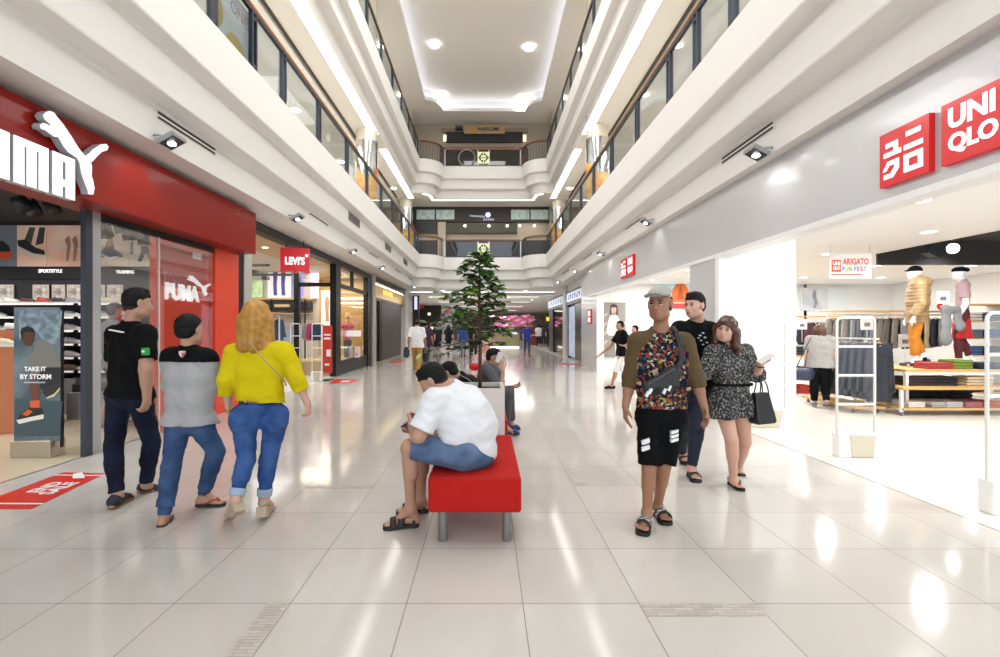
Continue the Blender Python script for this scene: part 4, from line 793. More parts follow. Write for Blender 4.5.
o = PL((*q(.78, .34), .004), (V_.x, V_.y, 0), (-U.x, -U.y, 0)); o.v = Vector((-U.x, -U.y, 0)).normalized(); o.n = Vector((0, 0, 1))
o.text('lettering', 'SALE', 0, V_.length*.34, 0, U.length*.24, .001, .001, WP, sh, .03); o.text('lettering', 'END', V_.length*.05, V_.length*.34, U.length*.27, U.length*.5, .001, .001, WP, sh, .03)
o.poly([(V_.length*.47, U.length*.1), (V_.length*.66, U.length*.42), (V_.length*.6, U.length*.5), (V_.length*.45, U.length*.3)], .001, .002).build('white_arrow', WP, sh)
t, sh = decal([fl(328, 384), fl(349, 384), fl(360, 380), fl(336, 379.5)], 'small red floor sticker outside the denim shop'); m = MB(); m.add([(*fl(x, y), .005) for x, y in ((340, 383), (349, 382.5), (351, 381), (342, 381.3))], [(0, 1, 2, 3)]); m.build('white_print', WP, sh)
decal([fl(388, 363.5), fl(399, 363.5), fl(407, 361), fl(396, 360.8)], 'small red floor sticker by the man in khaki trousers'); decal([fl(561, 365), fl(588, 366), fl(577, 364), fl(562, 363.6)], 'flat red floor sticker before the far right black shop')

for sx in (-1, 1):
    for y in (2, 8, 14, 20): area((sx*6.3, y, 8.15), 1.5, 3, 260)  # fill lights added to brighten the first gallery behind its glass
    for y in (2, 8, 14, 20): area((sx*6.3, y, 12.9), 1.5, 3, 240)  # more added fill, for the top gallery
area((-.1, 8, 13.5), 3, 14, 900)  # added area light standing in for the lit recess ceiling, brightens the atrium
# ================= people: each body is one continuous surface, clothing and hair are its children
def nrm(v): return Vector(v).normalized()
UP = Vector((0, 0, 1))
SKN = {'tan': mat('skin_tan', '#b58a72', .5, var=.08, vscale=14), 'light': mat('skin_light', '#cfa28c', .48, var=.06, vscale=14), 'brown': mat('skin_brown', '#9c7055', .5, var=.1, vscale=14), 'mid': mat('skin_mid', '#b3856b', .5, var=.08, vscale=14), 'pale': mat('skin_pale', '#e0b79c', .48, var=.05, vscale=14), 'doll': mat('mannequin_white', '#efefef', .35)}
HAIRB = mat('hair_black', '#0d0b0a', .7, spec=.25, var=.5, vscale=40, bump=.3, bscale=120); HAIRBR = mat('hair_brown', '#3a2015', .4, var=.5, vscale=3, stretch=(14, 14, 1), col2='#5e3420'); HAIRG = mat('hair_golden', '#9c6c26', .5, col2='#b9873a', vscale=2.2, stretch=(9, 9, 1), bump=.2, bscale=60)
EYEW = mat('eye_white', '#e9e4de', .2); IRIS = mat('iris_dark', '#1d120c', .15); LIPM = mat('lip', '#9b5147', .4)
def hframe(hf, roll=0):
    f = nrm(hf); r = f.cross(UP).normalized(); u = r.cross(f).normalized()
    if roll: R = Matrix.Rotation(roll, 3, f); r = R@r; u = R@u
    return r, f, u
def head(S, c, fr, s=1, nb=None, nr=.056, fine=True):
    r, f, u = fr; Q = lambda x, y, z: c+(r*x+f*y+u*z)*s; A = [tuple(r), tuple(f), tuple(u)]
    E = lambda p, R, k=.02, sub=False: S.ell(Q(*p), [q*s for q in R], A, k, sub)
    if nb is not None: S.cone(nb, Q(0, -.022, -.06), nr*1.08, nr*.96, .03)
    E((0, -.012, .03), (.074, .094, .082)); E((0, .02, -.035), (.06, .066, .078), .03); E((0, .045, -.088), (.034, .034, .026), .03)
    for x in (-1, 1): E((x*.034, .048, -.028), (.026, .026, .03), .025); E((x*.045, .01, -.075), (.02, .035, .024), .03)
    if fine:
        S.cone(Q(-.03, .072, .019), Q(.03, .072, .019), .012*s, None, .015)
        for x in (-1, 1): E((x*.031, .094, -.001), (.016, .013, .011), .012, True)
        S.cone(Q(0, .084, .006), Q(0, .102, -.034), .0075*s, .0115*s, .01)
        for x in (-1, 1): E((x*.012, .092, -.038), (.009, .01, .008), .006)
        E((0, .07, -.064), (.028, .026, .022), .018)
        for x in (-1, 1): E((x*.079, -.006, -.004), (.011, .021, .034), .008); E((x*.09, .002, 0), (.007, .01, .019), .006, True)
    else:
        S.cone(Q(0, .084, .006), Q(0, .1, -.034), .009*s, .013*s, .012)
def face(c, fr, s, par, brow=HAIRB, smile=0, lipm=LIPM):
    r, f, u = fr; Q = lambda x, y, z: c+(r*x+f*y+u*z)*s
    for x in (-1, 1):
        m = MB(); m.sphere(Q(x*.031, .0725, .000), (.0118*s, .0118*s, .0105*s), 10, 8)
        m.m = 1; m.sphere(Q(x*.031, .0788, .0), .0075*s, 8, 6); m.build('eye', [EYEW, IRIS], par)
        MB().tube([Q(x*.014, .088, .019), Q(x*.03, .088, .0245), Q(x*.047, .078, .019)], [.003*s, .0042*s, .002*s], 6).build('eyebrow', brow, par)
        MB().tube([Q(x*.018, .0855, .002), Q(x*.031, .0868, .0068), Q(x*.044, .079, .001)], .0028*s, 5).build('eyelid', brow, par)
    m = MB(); k = smile*.01
    m.tube([Q(-.024, .083, -.063+k), Q(-.011, .0945, -.061), Q(0, .0965, -.0625), Q(.011, .0945, -.061), Q(.024, .083, -.063+k)], [.001, .0038*s, .0035*s, .0038*s, .001], 6)
    m.tube([Q(-.021, .083, -.066+k), Q(0, .095, -.0715-k*.5), Q(.021, .083, -.066+k)], [.001, .005*s, .001], 6); m.build('lips', lipm, par)
    if smile: MB().tube([Q(-.015, .0905, -.0655), Q(0, .0965, -.067), Q(.015, .0905, -.0655)], .0026*s, 5).build('teeth', EYEW, par)
def hair(style, c, fr, s, par, m, h=.006, sh=None):
    r, f, u = fr; Q = lambda x, y, z: c+(r*x+f*y+u*z)*s; A = [tuple(r), tuple(f), tuple(u)]; S = SDF()
    E = lambda p, R, k=.02, sub=False: S.ell(Q(*p), [q*s for q in R], A, k, sub)
    if style == 'short':
        E((0, -.014, .034), (.081, .102, .088)); E((0, -.05, -.02), (.072, .056, .052), .02)
        S.cone(Q(-.2, .066, -.024), Q(.2, .066, -.024), .083*s, None, .006, sub=True); S.cone(Q(-.2, .13, .0), Q(.2, .13, .0), .075*s, None, .006, sub=True)
        for x in (-1, 1): E((x*.085, .0, -.01), (.022, .03, .034), .006, True)
        S.plane(Q(0, -.05, -.068), tuple(-u)); S.noise(.0022, 95, 2)
    elif style == 'quiff':
        E((0, -.012, .036), (.083, .102, .095)); E((0, -.05, -.015), (.072, .056, .048), .02); S.cone(Q(-.032, .045, .098), Q(.032, .045, .1), .02*s, None, .02)
        S.cone(Q(-.2, .07, -.026), Q(.2, .07, -.026), .082*s, None, .006, sub=True); S.cone(Q(-.2, .13, .0), Q(.2, .13, .0), .066*s, None, .006, sub=True)
        for x in (-1, 1): E((x*.085, .0, -.01), (.022, .03, .034), .006, True)
        S.plane(Q(0, -.05, -.068), tuple(-u)); S.noise(.002, 95, 3)
    elif style == 'crop':
        E((0, -.014, .033), (.0775, .098, .086)); E((0, -.05, -.01), (.068, .052, .045), .02)
        S.cone(Q(-.2, .07, -.03), Q(.2, .07, -.03), .088*s, None, .006, sub=True); 
        for x in (-1, 1): E((x*.085, .0, -.015), (.022, .04, .04), .006, True)
        S.plane(Q(0, -.05, -.05), tuple(-u)); S.noise(.001, 120, 2)
    elif style == 'cap_hair':
        E((0, -.02, .02), (.079, .09, .07)); E((0, -.05, -.02), (.07, .052, .05), .02); S.cone(Q(-.2, .08, -.01), Q(.2, .08, -.01), .088*s, None, .006, sub=True)
        for x in (-1, 1): E((x*.085, .0, -.012), (.022, .03, .034), .006, True)
        S.plane(Q(0, -.05, -.07), tuple(-u))
    elif style in ('long', 'bob'):
        E((0, -.016, .032), (.087, .108, .093)); E((0, -.05, -.03), (.09, .072, .09), .03)
        L = sh or (.26 if style == 'long' else .15)
        for x, y, q in ((-.055, -.045, 1), (.055, -.045, 1), (0, -.07, 1.04), (-.07, -.025, .93), (.07, -.025, .93)):
            S.cone(Q(x, y, -.02), Q(x*1.25, y-.012, -.02)-UP*L*q*s, .047*s, .034*s, .035)
        if style == 'long':
            for x in (-1, 1): S.cone(Q(x*.082, .0, .0), Q(x*.092, .01, -.01)-UP*L*.8*s, .018*s, .026*s, .03)
        S.cone(Q(-.0, .12, -.02), Q(.0, .07, -.03), .058*s, .062*s, .012, sub=True); S.ell(Q(0, .1, -.05), [.06*s, .07*s, .09*s], A, .012, True)
        S.noise(.0035, 60, 4)
    return S.build('hair', h, m, par)
def fade(c, fr, s, par, m):
    r, f, u = fr; Q = lambda x, y, z: c+(r*x+f*y+u*z)*s; A = [tuple(r), tuple(f), tuple(u)]; S = SDF()
    S.ell(Q(0, -.012, .03), [.0805*s, .1*s, .087*s], A); S.ell(Q(0, -.048, -.022), [.067*s, .056*s, .053*s], A, .02); S.cone(Q(-.2, .074, -.032), Q(.2, .074, -.032), .08*s, None, .003, sub=True)
    for x in (-1, 1): S.ell(Q(x*.082, .002, -.012), [.02*s, .026*s, .036*s], A, .004, True)
    S.plane(Q(0, -.05, -.062), tuple(-u)); return S.build('hair_fade', .006, m, par)
FADE = mat('cropped_hair', '#3d2e27', .8, spec=.15, var=.3, vscale=60)
def hand(S, wr, tip, n, s=1, curl=.35, side=1, spread=1):
    """wrist, direction point, palm normal; side=+1 puts the thumb on +cross side"""
    d = nrm(tip-wr); n = nrm(n-d*n.dot(d)); e = d.cross(n)*side
    P = lambda a, b, c=0: wr+(d*a+e*b+n*c)*s
    for b in (-.022, 0, .022): S.cone(P(.012, b*.6), P(.078, b), .0155*s, .0125*s, .012)
    for i, (b, L) in enumerate(((.03, .068), (.0105, .077), (-.0095, .07), (-.028, .055))):
        a1 = curl*(.8+.12*i); q0 = P(.082-.004*abs(i-1), b); d1 = d*math.cos(a1)+n*math.sin(a1)+e*(b*1.2*spread); q1 = q0+d1.normalized()*L*.5*s; a2 = a1*2.1; d2 = d*math.cos(a2)+n*math.sin(a2); q2 = q1+d2*L*.5*s
        S.cone(q0, q1, .0088*s, .0078*s, .003); S.cone(q1, q2, .0078*s, .0066*s, .003)
    t0 = P(.025, .026); t1 = P(.056, .05, .012); t2 = P(.083, .052, .02+.02*curl); S.cone(t0, t1, .0125*s, .0095*s, .006); S.cone(t1, t2, .0092*s, .0078*s, .003)
def foot(S, an, heel, toe, s=1, toes=True):
    d = nrm(toe-heel); L = (toe-heel).length; r = d.cross(UP).normalized(); u = r.cross(d)
    S.cone(an, heel+u*.034*s+d*.012, .034*s, .031*s, .02); S.cone(an+d*.01, heel+d*L*.62+u*.026*s, .033*s, .024*s, .03); S.cone(heel+u*.026*s+d*.01, heel+d*L*.68+u*.02*s, .026*s, .021*s, .02)
    S.cone(heel+d*L*.62-r*.022*s+u*.018*s, heel+d*L*.62+r*.022*s+u*.018*s, .019*s, None, .02)
    if toes:
        sd = 1
        for i, b in enumerate((-.03, -.014, .0, .014, .028)): S.cone(heel+d*L*.7+r*b*s+u*.014*s, heel+d*(L*(.96-.03*abs(i-1)))+r*b*1.05*s+u*.011*s, .0105*s, .0095*s, .005)
    else: S.cone(heel+d*L*.6+u*.018*s, toe-d*.02+u*.015*s, .03*s, .02*s, .02)
def sole(par, heel, toe, m, w=.045, th=.012, s=1, name='sole', lift=0):
    d = nrm(toe-heel); r = d.cross(UP).normalized(); u = r.cross(d); L = (toe-heel).length+.02; h0 = heel-d*.012; mb = MB(); pts = []
    prof = [(0, .3), (.04, .62), (.12, .74), (.35, .66), (.55, .8), (.75, 1), (.9, .9), (.98, .6), (1, .25)]
    pl = [(a*L, b*w*s) for a, b in prof]+[(a*L, -b*w*s) for a, b in reversed(prof)]
    mb.prism(pl, lambda p, k: h0+d*p[0]+r*p[1]+u*(lift if k else lift+th)); return mb.build(name, m, par)
def strap_arch(par, heel, toe, t, m, width=.04, w=.046, h=.05, s=1, name='strap'):
    d = nrm(toe-heel); r = d.cross(UP).normalized(); u = r.cross(d); L = (toe-heel).length; mb = MB(); K = 10; vs = []
    for k in range(K+1):
        a = math.pi*k/K
        for q, o in ((-width/2, 0), (width/2, 0), (width/2, .005), (-width/2, .005)):
            rr_ = 1+o*12; vs.append(heel+d*(L*t+q)+r*(w*math.cos(a)*rr_)*s+u*((h+o)*math.sin(a)*rr_*(1 if q < 0 else .85)+.004)*s)
    fs = [(i*4+j, i*4+(j+1) % 4, (i+1)*4+(j+1) % 4, (i+1)*4+j) for i in range(K) for j in range(4)]; mb.add(vs, fs, True); return mb.build(name, m, par)
def thong(par, heel, toe, m, s=1):
    d = nrm(toe-heel); r = d.cross(UP).normalized(); u = r.cross(d); L = (toe-heel).length; Q = lambda a, b, c: heel+d*L*a+r*b*s+u*c*s
    mb = MB()
    for x in (-1, 1): mb.tube([Q(.3, x*.04, .008), Q(.5, x*.037, .043), Q(.7, x*.02, .047), Q(.8, -.004, .03)], .006*s, 6)
    mb.tube([Q(.8, -.004, .03), Q(.82, -.006, .005)], .005*s, 6); return mb.build('strap', m, par)
def frames(J):
    f = nrm((J['f'][0], J['f'][1], 0)); S_ = (J['sl']+J['sr'])/2; P_ = (J['hl']+J['hr'])/2; sp = nrm(S_-P_); f = nrm(f-sp*f.dot(sp)); r = (J['sr']-J['sl']).normalized(); return f, r, sp, S_, P_
def torso(S, J, off=0, g=1, bust=0, belly=0, q=.7, k=.05, low=True):
    f, r, sp, A, B = frames(J); L = (A-B).length; s = J.get('s', 1); rh = (J['hr']-J['hl']).normalized(); sq = (tuple(f), q)
    W = (J['sr']-J['sl']).length/2
    if low: S.cone(J['hl']-rh*.0+sp*.03, J['hr']+sp*.03, .098*s*g+off, None, k, (tuple(f), .82))
    S.cone(B+sp*L*.42-r*.06*s*g, B+sp*L*.42+r*.06*s*g, .098*s*g+off, None, k, (tuple(f), q+.08)); S.cone(B+sp*L*.74-r*.075*s-f*.005, B+sp*L*.74+r*.075*s-f*.005, .108*s*(g*.6+.4)+off, None, k, sq)
    S.cone(J['sl']-sp*.005+r*.02, J['sr']-sp*.005-r*.02, .058*s*(g*.5+.5)+off, None, k); S.cone(A+sp*.0, J['nb'], .07*s+off, .045*s+off, .04)
    S.cone(J['sl']+r*.02, J['nb']-sp*.01, .045*s+off, .035*s+off, .04); S.cone(J['sr']-r*.02, J['nb']-sp*.01, .045*s+off, .035*s+off, .04)
    if belly: S.ell(B+sp*L*.35+f*(.055*g), (.13*g+off, .13*g+off, .15*g+off), None, .06)
    if bust:
        for x in (-1, 1): S.ell(B+sp*L*.68+f*(.07)+r*x*.065, (.06+off, .06+off, .06+off), None, .04)
def pt(a, b, t): return a+(b-a)*t
def arm(S, J, x, off=0, end=2.0, g=1, k=.02, flare=0):
    s = J.get('s', 1); sh, el, wr = J['s'+x], J['e'+x], J['w'+x]
    r0, r1, r2, r3 = .052*s*g+off, .041*s*g+off, .040*s*g+off, .0265*s*g+off
    if end <= 1:
        S.cone(sh, pt(sh, el, end), r0, r0+(r1-r0)*end+flare, k+.02, cut='b' if off else None); return
    S.cone(sh, el, r0, r1+flare*.3, k+.015); e = end-1; S.cone(el, pt(el, wr, e), r2+flare*.3, r2+(r3-r2)*e+flare, k, cut='b' if off else None)
    if not off: S.cone(pt(el, wr, .1), pt(el, wr, .5), .039*s*g, .034*s*g, .02)
def leg(S, J, x, off=0, end=2.0, g=1, k=.018, flare=0):
    s = J.get('s', 1); hp, kn, an = J['h'+x], J['k'+x], J['a'+x]
    r0, r1, r2, r3 = .086*s*g+off, .056*s*g+off, .054*s*g+off, .034*s*(g*.5+.5)+off
    if end <= 1: S.cone(hp, pt(hp, kn, end), r0, r0+(r1-r0)*end+flare, k+.02, cut='b' if off else None); return
    S.cone(hp, kn, r0, r1+flare*.3, k); e = end-1; S.cone(kn, pt(kn, an, e), r2+flare*.3, r2+(r3-r2)*e+flare, k, cut='b' if off else None)
    if not off:
        f = nrm((J['f'][0], J['f'][1], 0)); sh = nrm(an-kn); bk = nrm(-f-sh*(-f).dot(sh)); S.cone(pt(kn, an, .12)+bk*.012*s, pt(kn, an, .42)+bk*.016*s, .048*s*g, .047*s*g, .03)
    elif end > 1.3: 
        f = nrm((J['f'][0], J['f'][1], 0)); sh = nrm(an-kn); bk = nrm(-f-sh*(-f).dot(sh)); S.cone(pt(kn, an, .12)+bk*.01*s, pt(kn, an, .44)+bk*.014*s, .05*s*g+off, .049*s*g+off, .03)
def body(name, label, J, skin, vox=.006, g=1, hands=((1, None), (1, None)), toes=True, fine=True, group=None, cat='person', neck=.054, ag=None, lg=None, feet=True, **kw):
    S = SDF(); s = J.get('s', 1); fr = hframe(J['hf'], J.get('roll', 0)); J['frm'] = fr
    if 'nb' not in J: J['nb'] = (J['sl']+J['sr'])/2+Vector((0, 0, .045*s))
    torso(S, J, -.012, g, q=.7)
    for x in 'lr':
        leg(S, J, x, 0, g=lg or 1); 
        if feet: foot(S, J['a'+x], J['g'+x][0], J['g'+x][1], s, toes)
        arm(S, J, x, 0, g=ag or 1)
    head(S, J['hd'], fr, J.get('hs', 1), J['nb'], neck, fine)
    for x, H_ in zip('lr', hands):
        if H_: hand(S, J['w'+x], J['t'+x], Vector(H_[0]), s*1.0, H_[1] if H_[1] is not None else .4, H_[2] if len(H_) > 2 else 1)
    o = S.build(name, vox, SKN[skin] if isinstance(skin, str) else skin)
    base = Vector(((J['al'].x+J['ar'].x)/2, (J['al'].y+J['ar'].y)/2, 0)); o.data.transform(Matrix.Translation(-base)); o.location = base
    return tag(o, label, cat, group)
def shirt(par, J, m, off=.012, sleeve=.6, hem=-.02, g=1, vox=.007, mfn=None, flare=.01, name='shirt', wr=.003, ag=1, belly=0, bust=0, q=.72, neckr=.06, hemp=None, tail=0, thigh=0):
    S = SDF(); f, r, sp, A, B = frames(J); s = J.get('s', 1); torso(S, J, off, g, bust, belly, q=q)
    if tail: S.cone(J['hl']-sp*tail*.2, J['hl']-sp*tail, .1*s*g+off, .105*s*g+off+flare, .05, (tuple(f), .8)); S.cone(J['hr']-sp*tail*.2, J['hr']-sp*tail, .1*s*g+off, .105*s*g+off+flare, .05, (tuple(f), .8)); S.cone(J['hl']-sp*tail*.6, J['hr']-sp*tail*.6, .09*s*g+off, None, .05, (tuple(f), .8))
    L_ = (A-B).length
    for q_ in (-1, 1): S.cone(B+sp*L_*.7+r*q_*.062*s, B+sp*L_*.0+r*q_*.062*s, .097*s*g+off, .1*s*g+off, .04, (tuple(f), q+.04))
    if thigh:
        for x in 'lr': S.cone(J['h'+x], pt(J['h'+x], J['k'+x], thigh), .1*s+off, .105*s+off, .05)
    S.plane(hemp[0] if hemp else B+sp*hem, hemp[1] if hemp else tuple(-sp))
    if sleeve > 0:
        for x in 'lr': arm(S, J, x, off+.004, sleeve, g=ag, flare=flare)
    if wr: S.noise(wr, 26, 1.3); S.noise(wr*.5, 60, 4.1)
    n = J['nb']; hd = J['hd']; nd = nrm(hd-n); S.cone(n+nd*.012+f*.01, n+nd*.15, neckr*s, neckr*s, .006, sub=True)
    return S.build(name, vox, m, par, mfn)
def pants(par, J, m, off=.012, end=1.9, g=1, vox=.007, flare=.0, name='trousers', wr=.003, waist=.12, mfn=None, lg=1, seat=0):
    S = SDF(); f, r, sp, A, B = frames(J); s = J.get('s', 1); rh = (J['hr']-J['hl']).normalized()
    S.cone(J['hl']+sp*.03, J['hr']+sp*.03, .1*s*g+off, None, .05, (tuple(f), .82)); S.cone(B+sp*.1-rh*.05, B+sp*.1+rh*.05, .09*s*g+off, None, .05, (tuple(f), .8))
    if seat:
        for x in 'lr': S.ell(J['h'+x]-f*.045*s+sp*.005, (seat, seat, seat*1.1), None, .04)
    S.plane(B+sp*waist, tuple(sp))
    for x in 'lr': leg(S, J, x, off, end, g=lg, flare=flare)
    if wr: S.noise(wr, 30, 2.2); S.noise(wr*.5, 75, .7)
    return S.build(name, vox, m, par, mfn)
def shoe(par, heel, toe, an, m, ms, s=1, vox=.006, name='shoe', collar=.05):
    d = nrm(toe-heel); r = d.cross(UP).normalized(); u = r.cross(d); L = (toe-heel).length; S = SDF()
    S.cone(heel+u*.04*s+d*.02, heel+d*L*.7+u*.03*s, .042*s, .034*s, .02); S.cone(heel+d*L*.68+u*.03*s, toe-d*.03*s+u*.026*s, .038*s, .03*s, .02, (tuple(u), .8)); S.cone(heel+u*.05*s+d*.03, an-(an-heel)*.1, .042*s, .04*s, .02, cut='b')
    S.plane(heel+u*.012, tuple(-u)); o = S.build(name, vox, m, par); sole(o, heel, toe, ms, .047, .022, s); return o
DEN = lambda n, a, b: mat(n, a, .8, spec=.2, col2=b, vscale=5, bump=.25, bscale=350)
M_BLK = mat('black_cotton', '#0a0b0d', .85, spec=.15, var=.2, bump=.1, bscale=60); M_NAVYJ = DEN('dark_denim', '#0c1122', '#151d35'); M_BLUJ = DEN('blue_denim', '#2d4468', '#41597f'); M_WJ = DEN('bright_denim', '#27457c', '#3f5f94')
SOLE_BR = mat('brown_sole', '#6b4a26', .6); RUB = mat('black_rubber', '#141416', .5)
# --- man in black t-shirt, left
J = dict(f=(.5, .86), hf=(.62, .78, -.05), hd=at(138, 303.5, 3.85), sl=at(116, 335, 3.93), sr=at(146, 335, 3.76), el=at(114, 366, 4.12), er=at(146, 369, 3.69), wl=at(119, 396, 4.2), wr=at(147, 399, 3.72), tl=at(120, 414, 4.22), tr=at(142, 420, 3.73),
    hl=at(119, 400, 3.92), hr=at(140, 401, 3.8), kl=at(114, 446, 3.78), kr=at(152, 443, 3.97), al=at(117, 496, 3.72), ar=at(146, 485, 4.02))
J['nb'] = at(131, 325, 3.85); J['gl'] = (at(112, 509, 3.66), at(130, 499, 3.92)); J['gr'] = (at(139, 493.5, 4.0), at(158, 492, 4.13))
J1 = J
p = body('person', 'man in black t-shirt and dark jeans walking away at the left edge, head turned right', J, 'tan', .006, 1.18, ((( .6, -.3, 0), .5, -1), ((-1, .3, 0), .6, 1)), False, ag=1.15)
shirt(p, J, M_BLK, .014, .74, .03, 1.16, mfn=None, ag=1.12, q=.8, flare=.01); pants(p, J, M_NAVYJ, .012, 1.93, 1.05, flare=.006, lg=.92, waist=.1)
for k in 'lr': shoe(p, *J['g'+k], J['a'+k], mat('navy_shoe', '#141a2c', .6), SOLE_BR, 1.05)
hair('quiff', J['hd'], J['frm'], 1, p, HAIRB); fade(J['hd'], J['frm'], 1, p, FADE); face(J['hd'], J['frm'], 1, p)
Pb = PL(at(143.0, 355.5, 3.615), (.86, -.5, 0), (0, 0, 1)); b_ = Pb.board(0, .06, 0, .055, -.02, .012).build('green_badge', mat('badge_green', '#2fa04a', .5, var=.1), p); Pb.board(.008, .05, .02, .038, .012, .014).build('white_print', WP, b_)
Pb = PL(at(110, 331, 3.76), (.93, -.3, 0), (0, 0, 1)); m = MB()
for i in range(10): Pb.board(.015*i, .015*i+.011, -.002*i, .01-.002*i, -.01, .012, m)
m.build('white_print', WP, p)
# --- boy in grey and black top
J = dict(s=.86, hs=.95, f=(-.05, 1), hf=(.2, 1, -.02), hd=at(190, 330, 3.47), sl=at(170.5, 357.5, 3.5), sr=at(208, 358.5, 3.44), el=at(171, 386, 3.6), er=at(213, 386, 3.5), wl=at(194, 380, 3.75), wr=at(205, 376, 3.76), tl=at(205, 372, 3.8), tr=at(197, 370, 3.85),
    hl=at(178, 428, 3.48), hr=at(202, 428, 3.5), kl=at(172, 464, 3.46), kr=at(216, 452, 3.6), al=at(164.5, 514, 3.38), ar=at(204, 493, 3.74), nb=at(189, 349, 3.47))
J['gl'] = (at(161, 527, 3.35), at(174, 519, 3.56)); J['gr'] = (at(197, 505, 3.7), at(225, 504, 3.76))
GB = mat('grey_marl', '#a4a3a4', .8, var=.12, vscale=40, bump=.1); zc = pxz(362, 3.45)
p = body('person', 'boy in grey top with black shoulder yoke and blue jeans walking away', J, 'mid', .006, 1.0, (((0, .5, 1), .6), ((0, .5, 1), .6)), True, ag=.95, neck=.05)
shirt(p, J, [GB, M_BLK], .016, 1.7, .0, 1.16, mfn=lambda c: (c[:, 2] > zc), tail=.05, hemp=(at(189, 424, 3.5), (0, 0, -1)), q=.84, ag=1.1)
pants(p, J, M_BLUJ, .012, 1.86, .92, flare=.014, lg=.98, waist=.06)
for k in 'lr':
    an, kn = J['a'+k], J['k'+k]; S = SDF(); S.cone(pt(kn, an, .84), pt(kn, an, 1.02), .048, .043, .01, cut='ab'); S.noise(.0025, 90, 1); S.build('elastic_cuff', .006, M_BLUJ, p)
    so = sole(p, *J['g'+k], RUB, .046, .02, .95, 'sandal_sole', -.012); thong(so, *J['g'+k], RUB if k == 'l' else mat('red_strap', '#b2271f', .5), .9)
hair('short', J['hd'], J['frm'], .99, p, HAIRB)
Pb = PL(at(181.5, 355, 3.345), (1, 0, 0), (0, 0, 1)); Pb.poly([(-.018, .025), (.018, .025), (.016, 0), (0, -.02), (-.016, 0)], -.02, .004).build('crest', mat('crest_white', '#e8dfe0', .5, col2='#c04050', vscale=60), p)
# --- woman in yellow
J = dict(s=.93, f=(.0, 1), hf=(-.25, 1, -.05), hd=at(256.5, 318, 3.45), sl=at(234, 354, 3.46), sr=at(285, 352, 3.44), el=at(226.5, 381, 3.4), er=at(296.5, 379, 3.44), wl=at(229, 411, 3.5), wr=at(307.5, 404, 3.5), tl=at(231, 430, 3.53), tr=at(309.5, 424, 3.54),
    hl=at(245, 421, 3.43), hr=at(276, 420, 3.46), kl=at(246, 460, 3.4), kr=at(269, 458, 3.5), al=at(236, 499, 3.3), ar=at(264, 499, 3.5), nb=at(258, 342, 3.45))
J['gl'] = (at(237, 503, 3.3), at(228, 519, 3.42)); J['gr'] = (at(262.5, 507, 3.46), at(271, 507, 3.66))
p = body('person', 'woman with long golden hair in bright yellow top and cuffed blue jeans', J, 'light', .006, 1.0, (((1, .2, 0), .5, -1), ((-1, .3, 0), .7, 1)), False, neck=.05)
YEL = mat('yellow_knit', '#cdb90a', .85, spec=.2, var=.14, bump=.15, bscale=70)
shirt(p, J, YEL, .014, 1.42, .0, 1.02, tail=.1, hemp=(at(256, 404.5, 3.3), (-.08, 0, -1)), ag=1.06, q=.86, flare=.01, wr=.004, neckr=.05)
def jf(c): return (c[:, 2] < .25)*0
JW = pants(p, J, [M_WJ], .008, 1.82, .92, flare=.0, lg=1.02, seat=.092, waist=.125)
for k in 'lr':
    an, kn = J['a'+k], J['k'+k]; S = SDF(); S.cone(pt(kn, an, .74), pt(kn, an, .93), .056, .052, .01, cut='ab'); S.build('rolled_cuff', .006, mat('pale_denim', '#9fb0c8', .7, var=.15), p)
for x, px in (('l', 243), ('r', 278)):   # back pocket stitching
    Pb = PL(at(px, 414, 3.3), (1, 0, 0), (0, 0, 1)); MB().tube([Pb.p(-.05, .03, -.0), Pb.p(-.045, -.06, -.0), Pb.p(0, -.085, -.0), Pb.p(.045, -.06, -.0), Pb.p(.05, .03, -.0)], .0025, 5).build('pocket_seam', mat('seam_dark', '#22407a', .7), JW)
WED = mat('beige_wedge', '#b3a08a', .6, var=.1)
for k in 'lr':
    he, to = J['g'+k]; d = nrm(to-he); r = d.cross(UP).normalized(); u = r.cross(d); L = (to-he).length
    if k == 'l': d2 = d; u2 = u
    mb = MB(); hgt = .075; mb.prism([(-.02, 0), (L+.02, 0), (L+.01, -.018), (L*.6, -.028), (L*.2, -hgt), (-.02, -hgt)], lambda q, t: he+d*q[0]+u*q[1]+r*(-.036 if t else .036)); w = mb.build('wedge_heel', WED, p)
    S = SDF(); S.cone(he+u*.03+d*.0, he+u*.03+d*.06, .038, .036, .01); S.cone(he+d*L*.65+u*.02, to+u*.014-d*.03, .037, .03, .01, (tuple(u), .8)); S.cone(he+d*.01+u*.05, he+u*.12, .04, .05, .01, sub=True); S.plane(he, tuple(-u)); S.build('shoe_upper', .006, WED, w)
MB().tube([at(266, 406, 3.2) if 0 else at(263, 500, 3.43)+Vector((0, 0, .03)), at(268, 499, 3.46)+Vector((0, 0, .03))], .004, 5).build('ankle_strap', WED, p)
hair('long', J['hd'], J['frm'], 1.06, p, HAIRG, .006, .19)
MB().tube([at(246.5, 338, 3.36), at(249, 343, 3.325), at(258, 353, 3.30), at(268, 364, 3.30), at(278, 374, 3.315), at(284.5, 381, 3.36), at(286, 386, 3.42)], .0055, 6).build('bag_strap', mat('strap_tan', '#a08c5e', .5), p)
m = MB()
for k in range(3): m.tube([J['wl']+Vector((.03*math.cos(a), .03*math.sin(a), .012*k-.005)) for a in [i*math.pi/8 for i in range(17)]], .003, 5)
m.build('bangle', mat('gold', '#c99a3a', .3, .8), p)
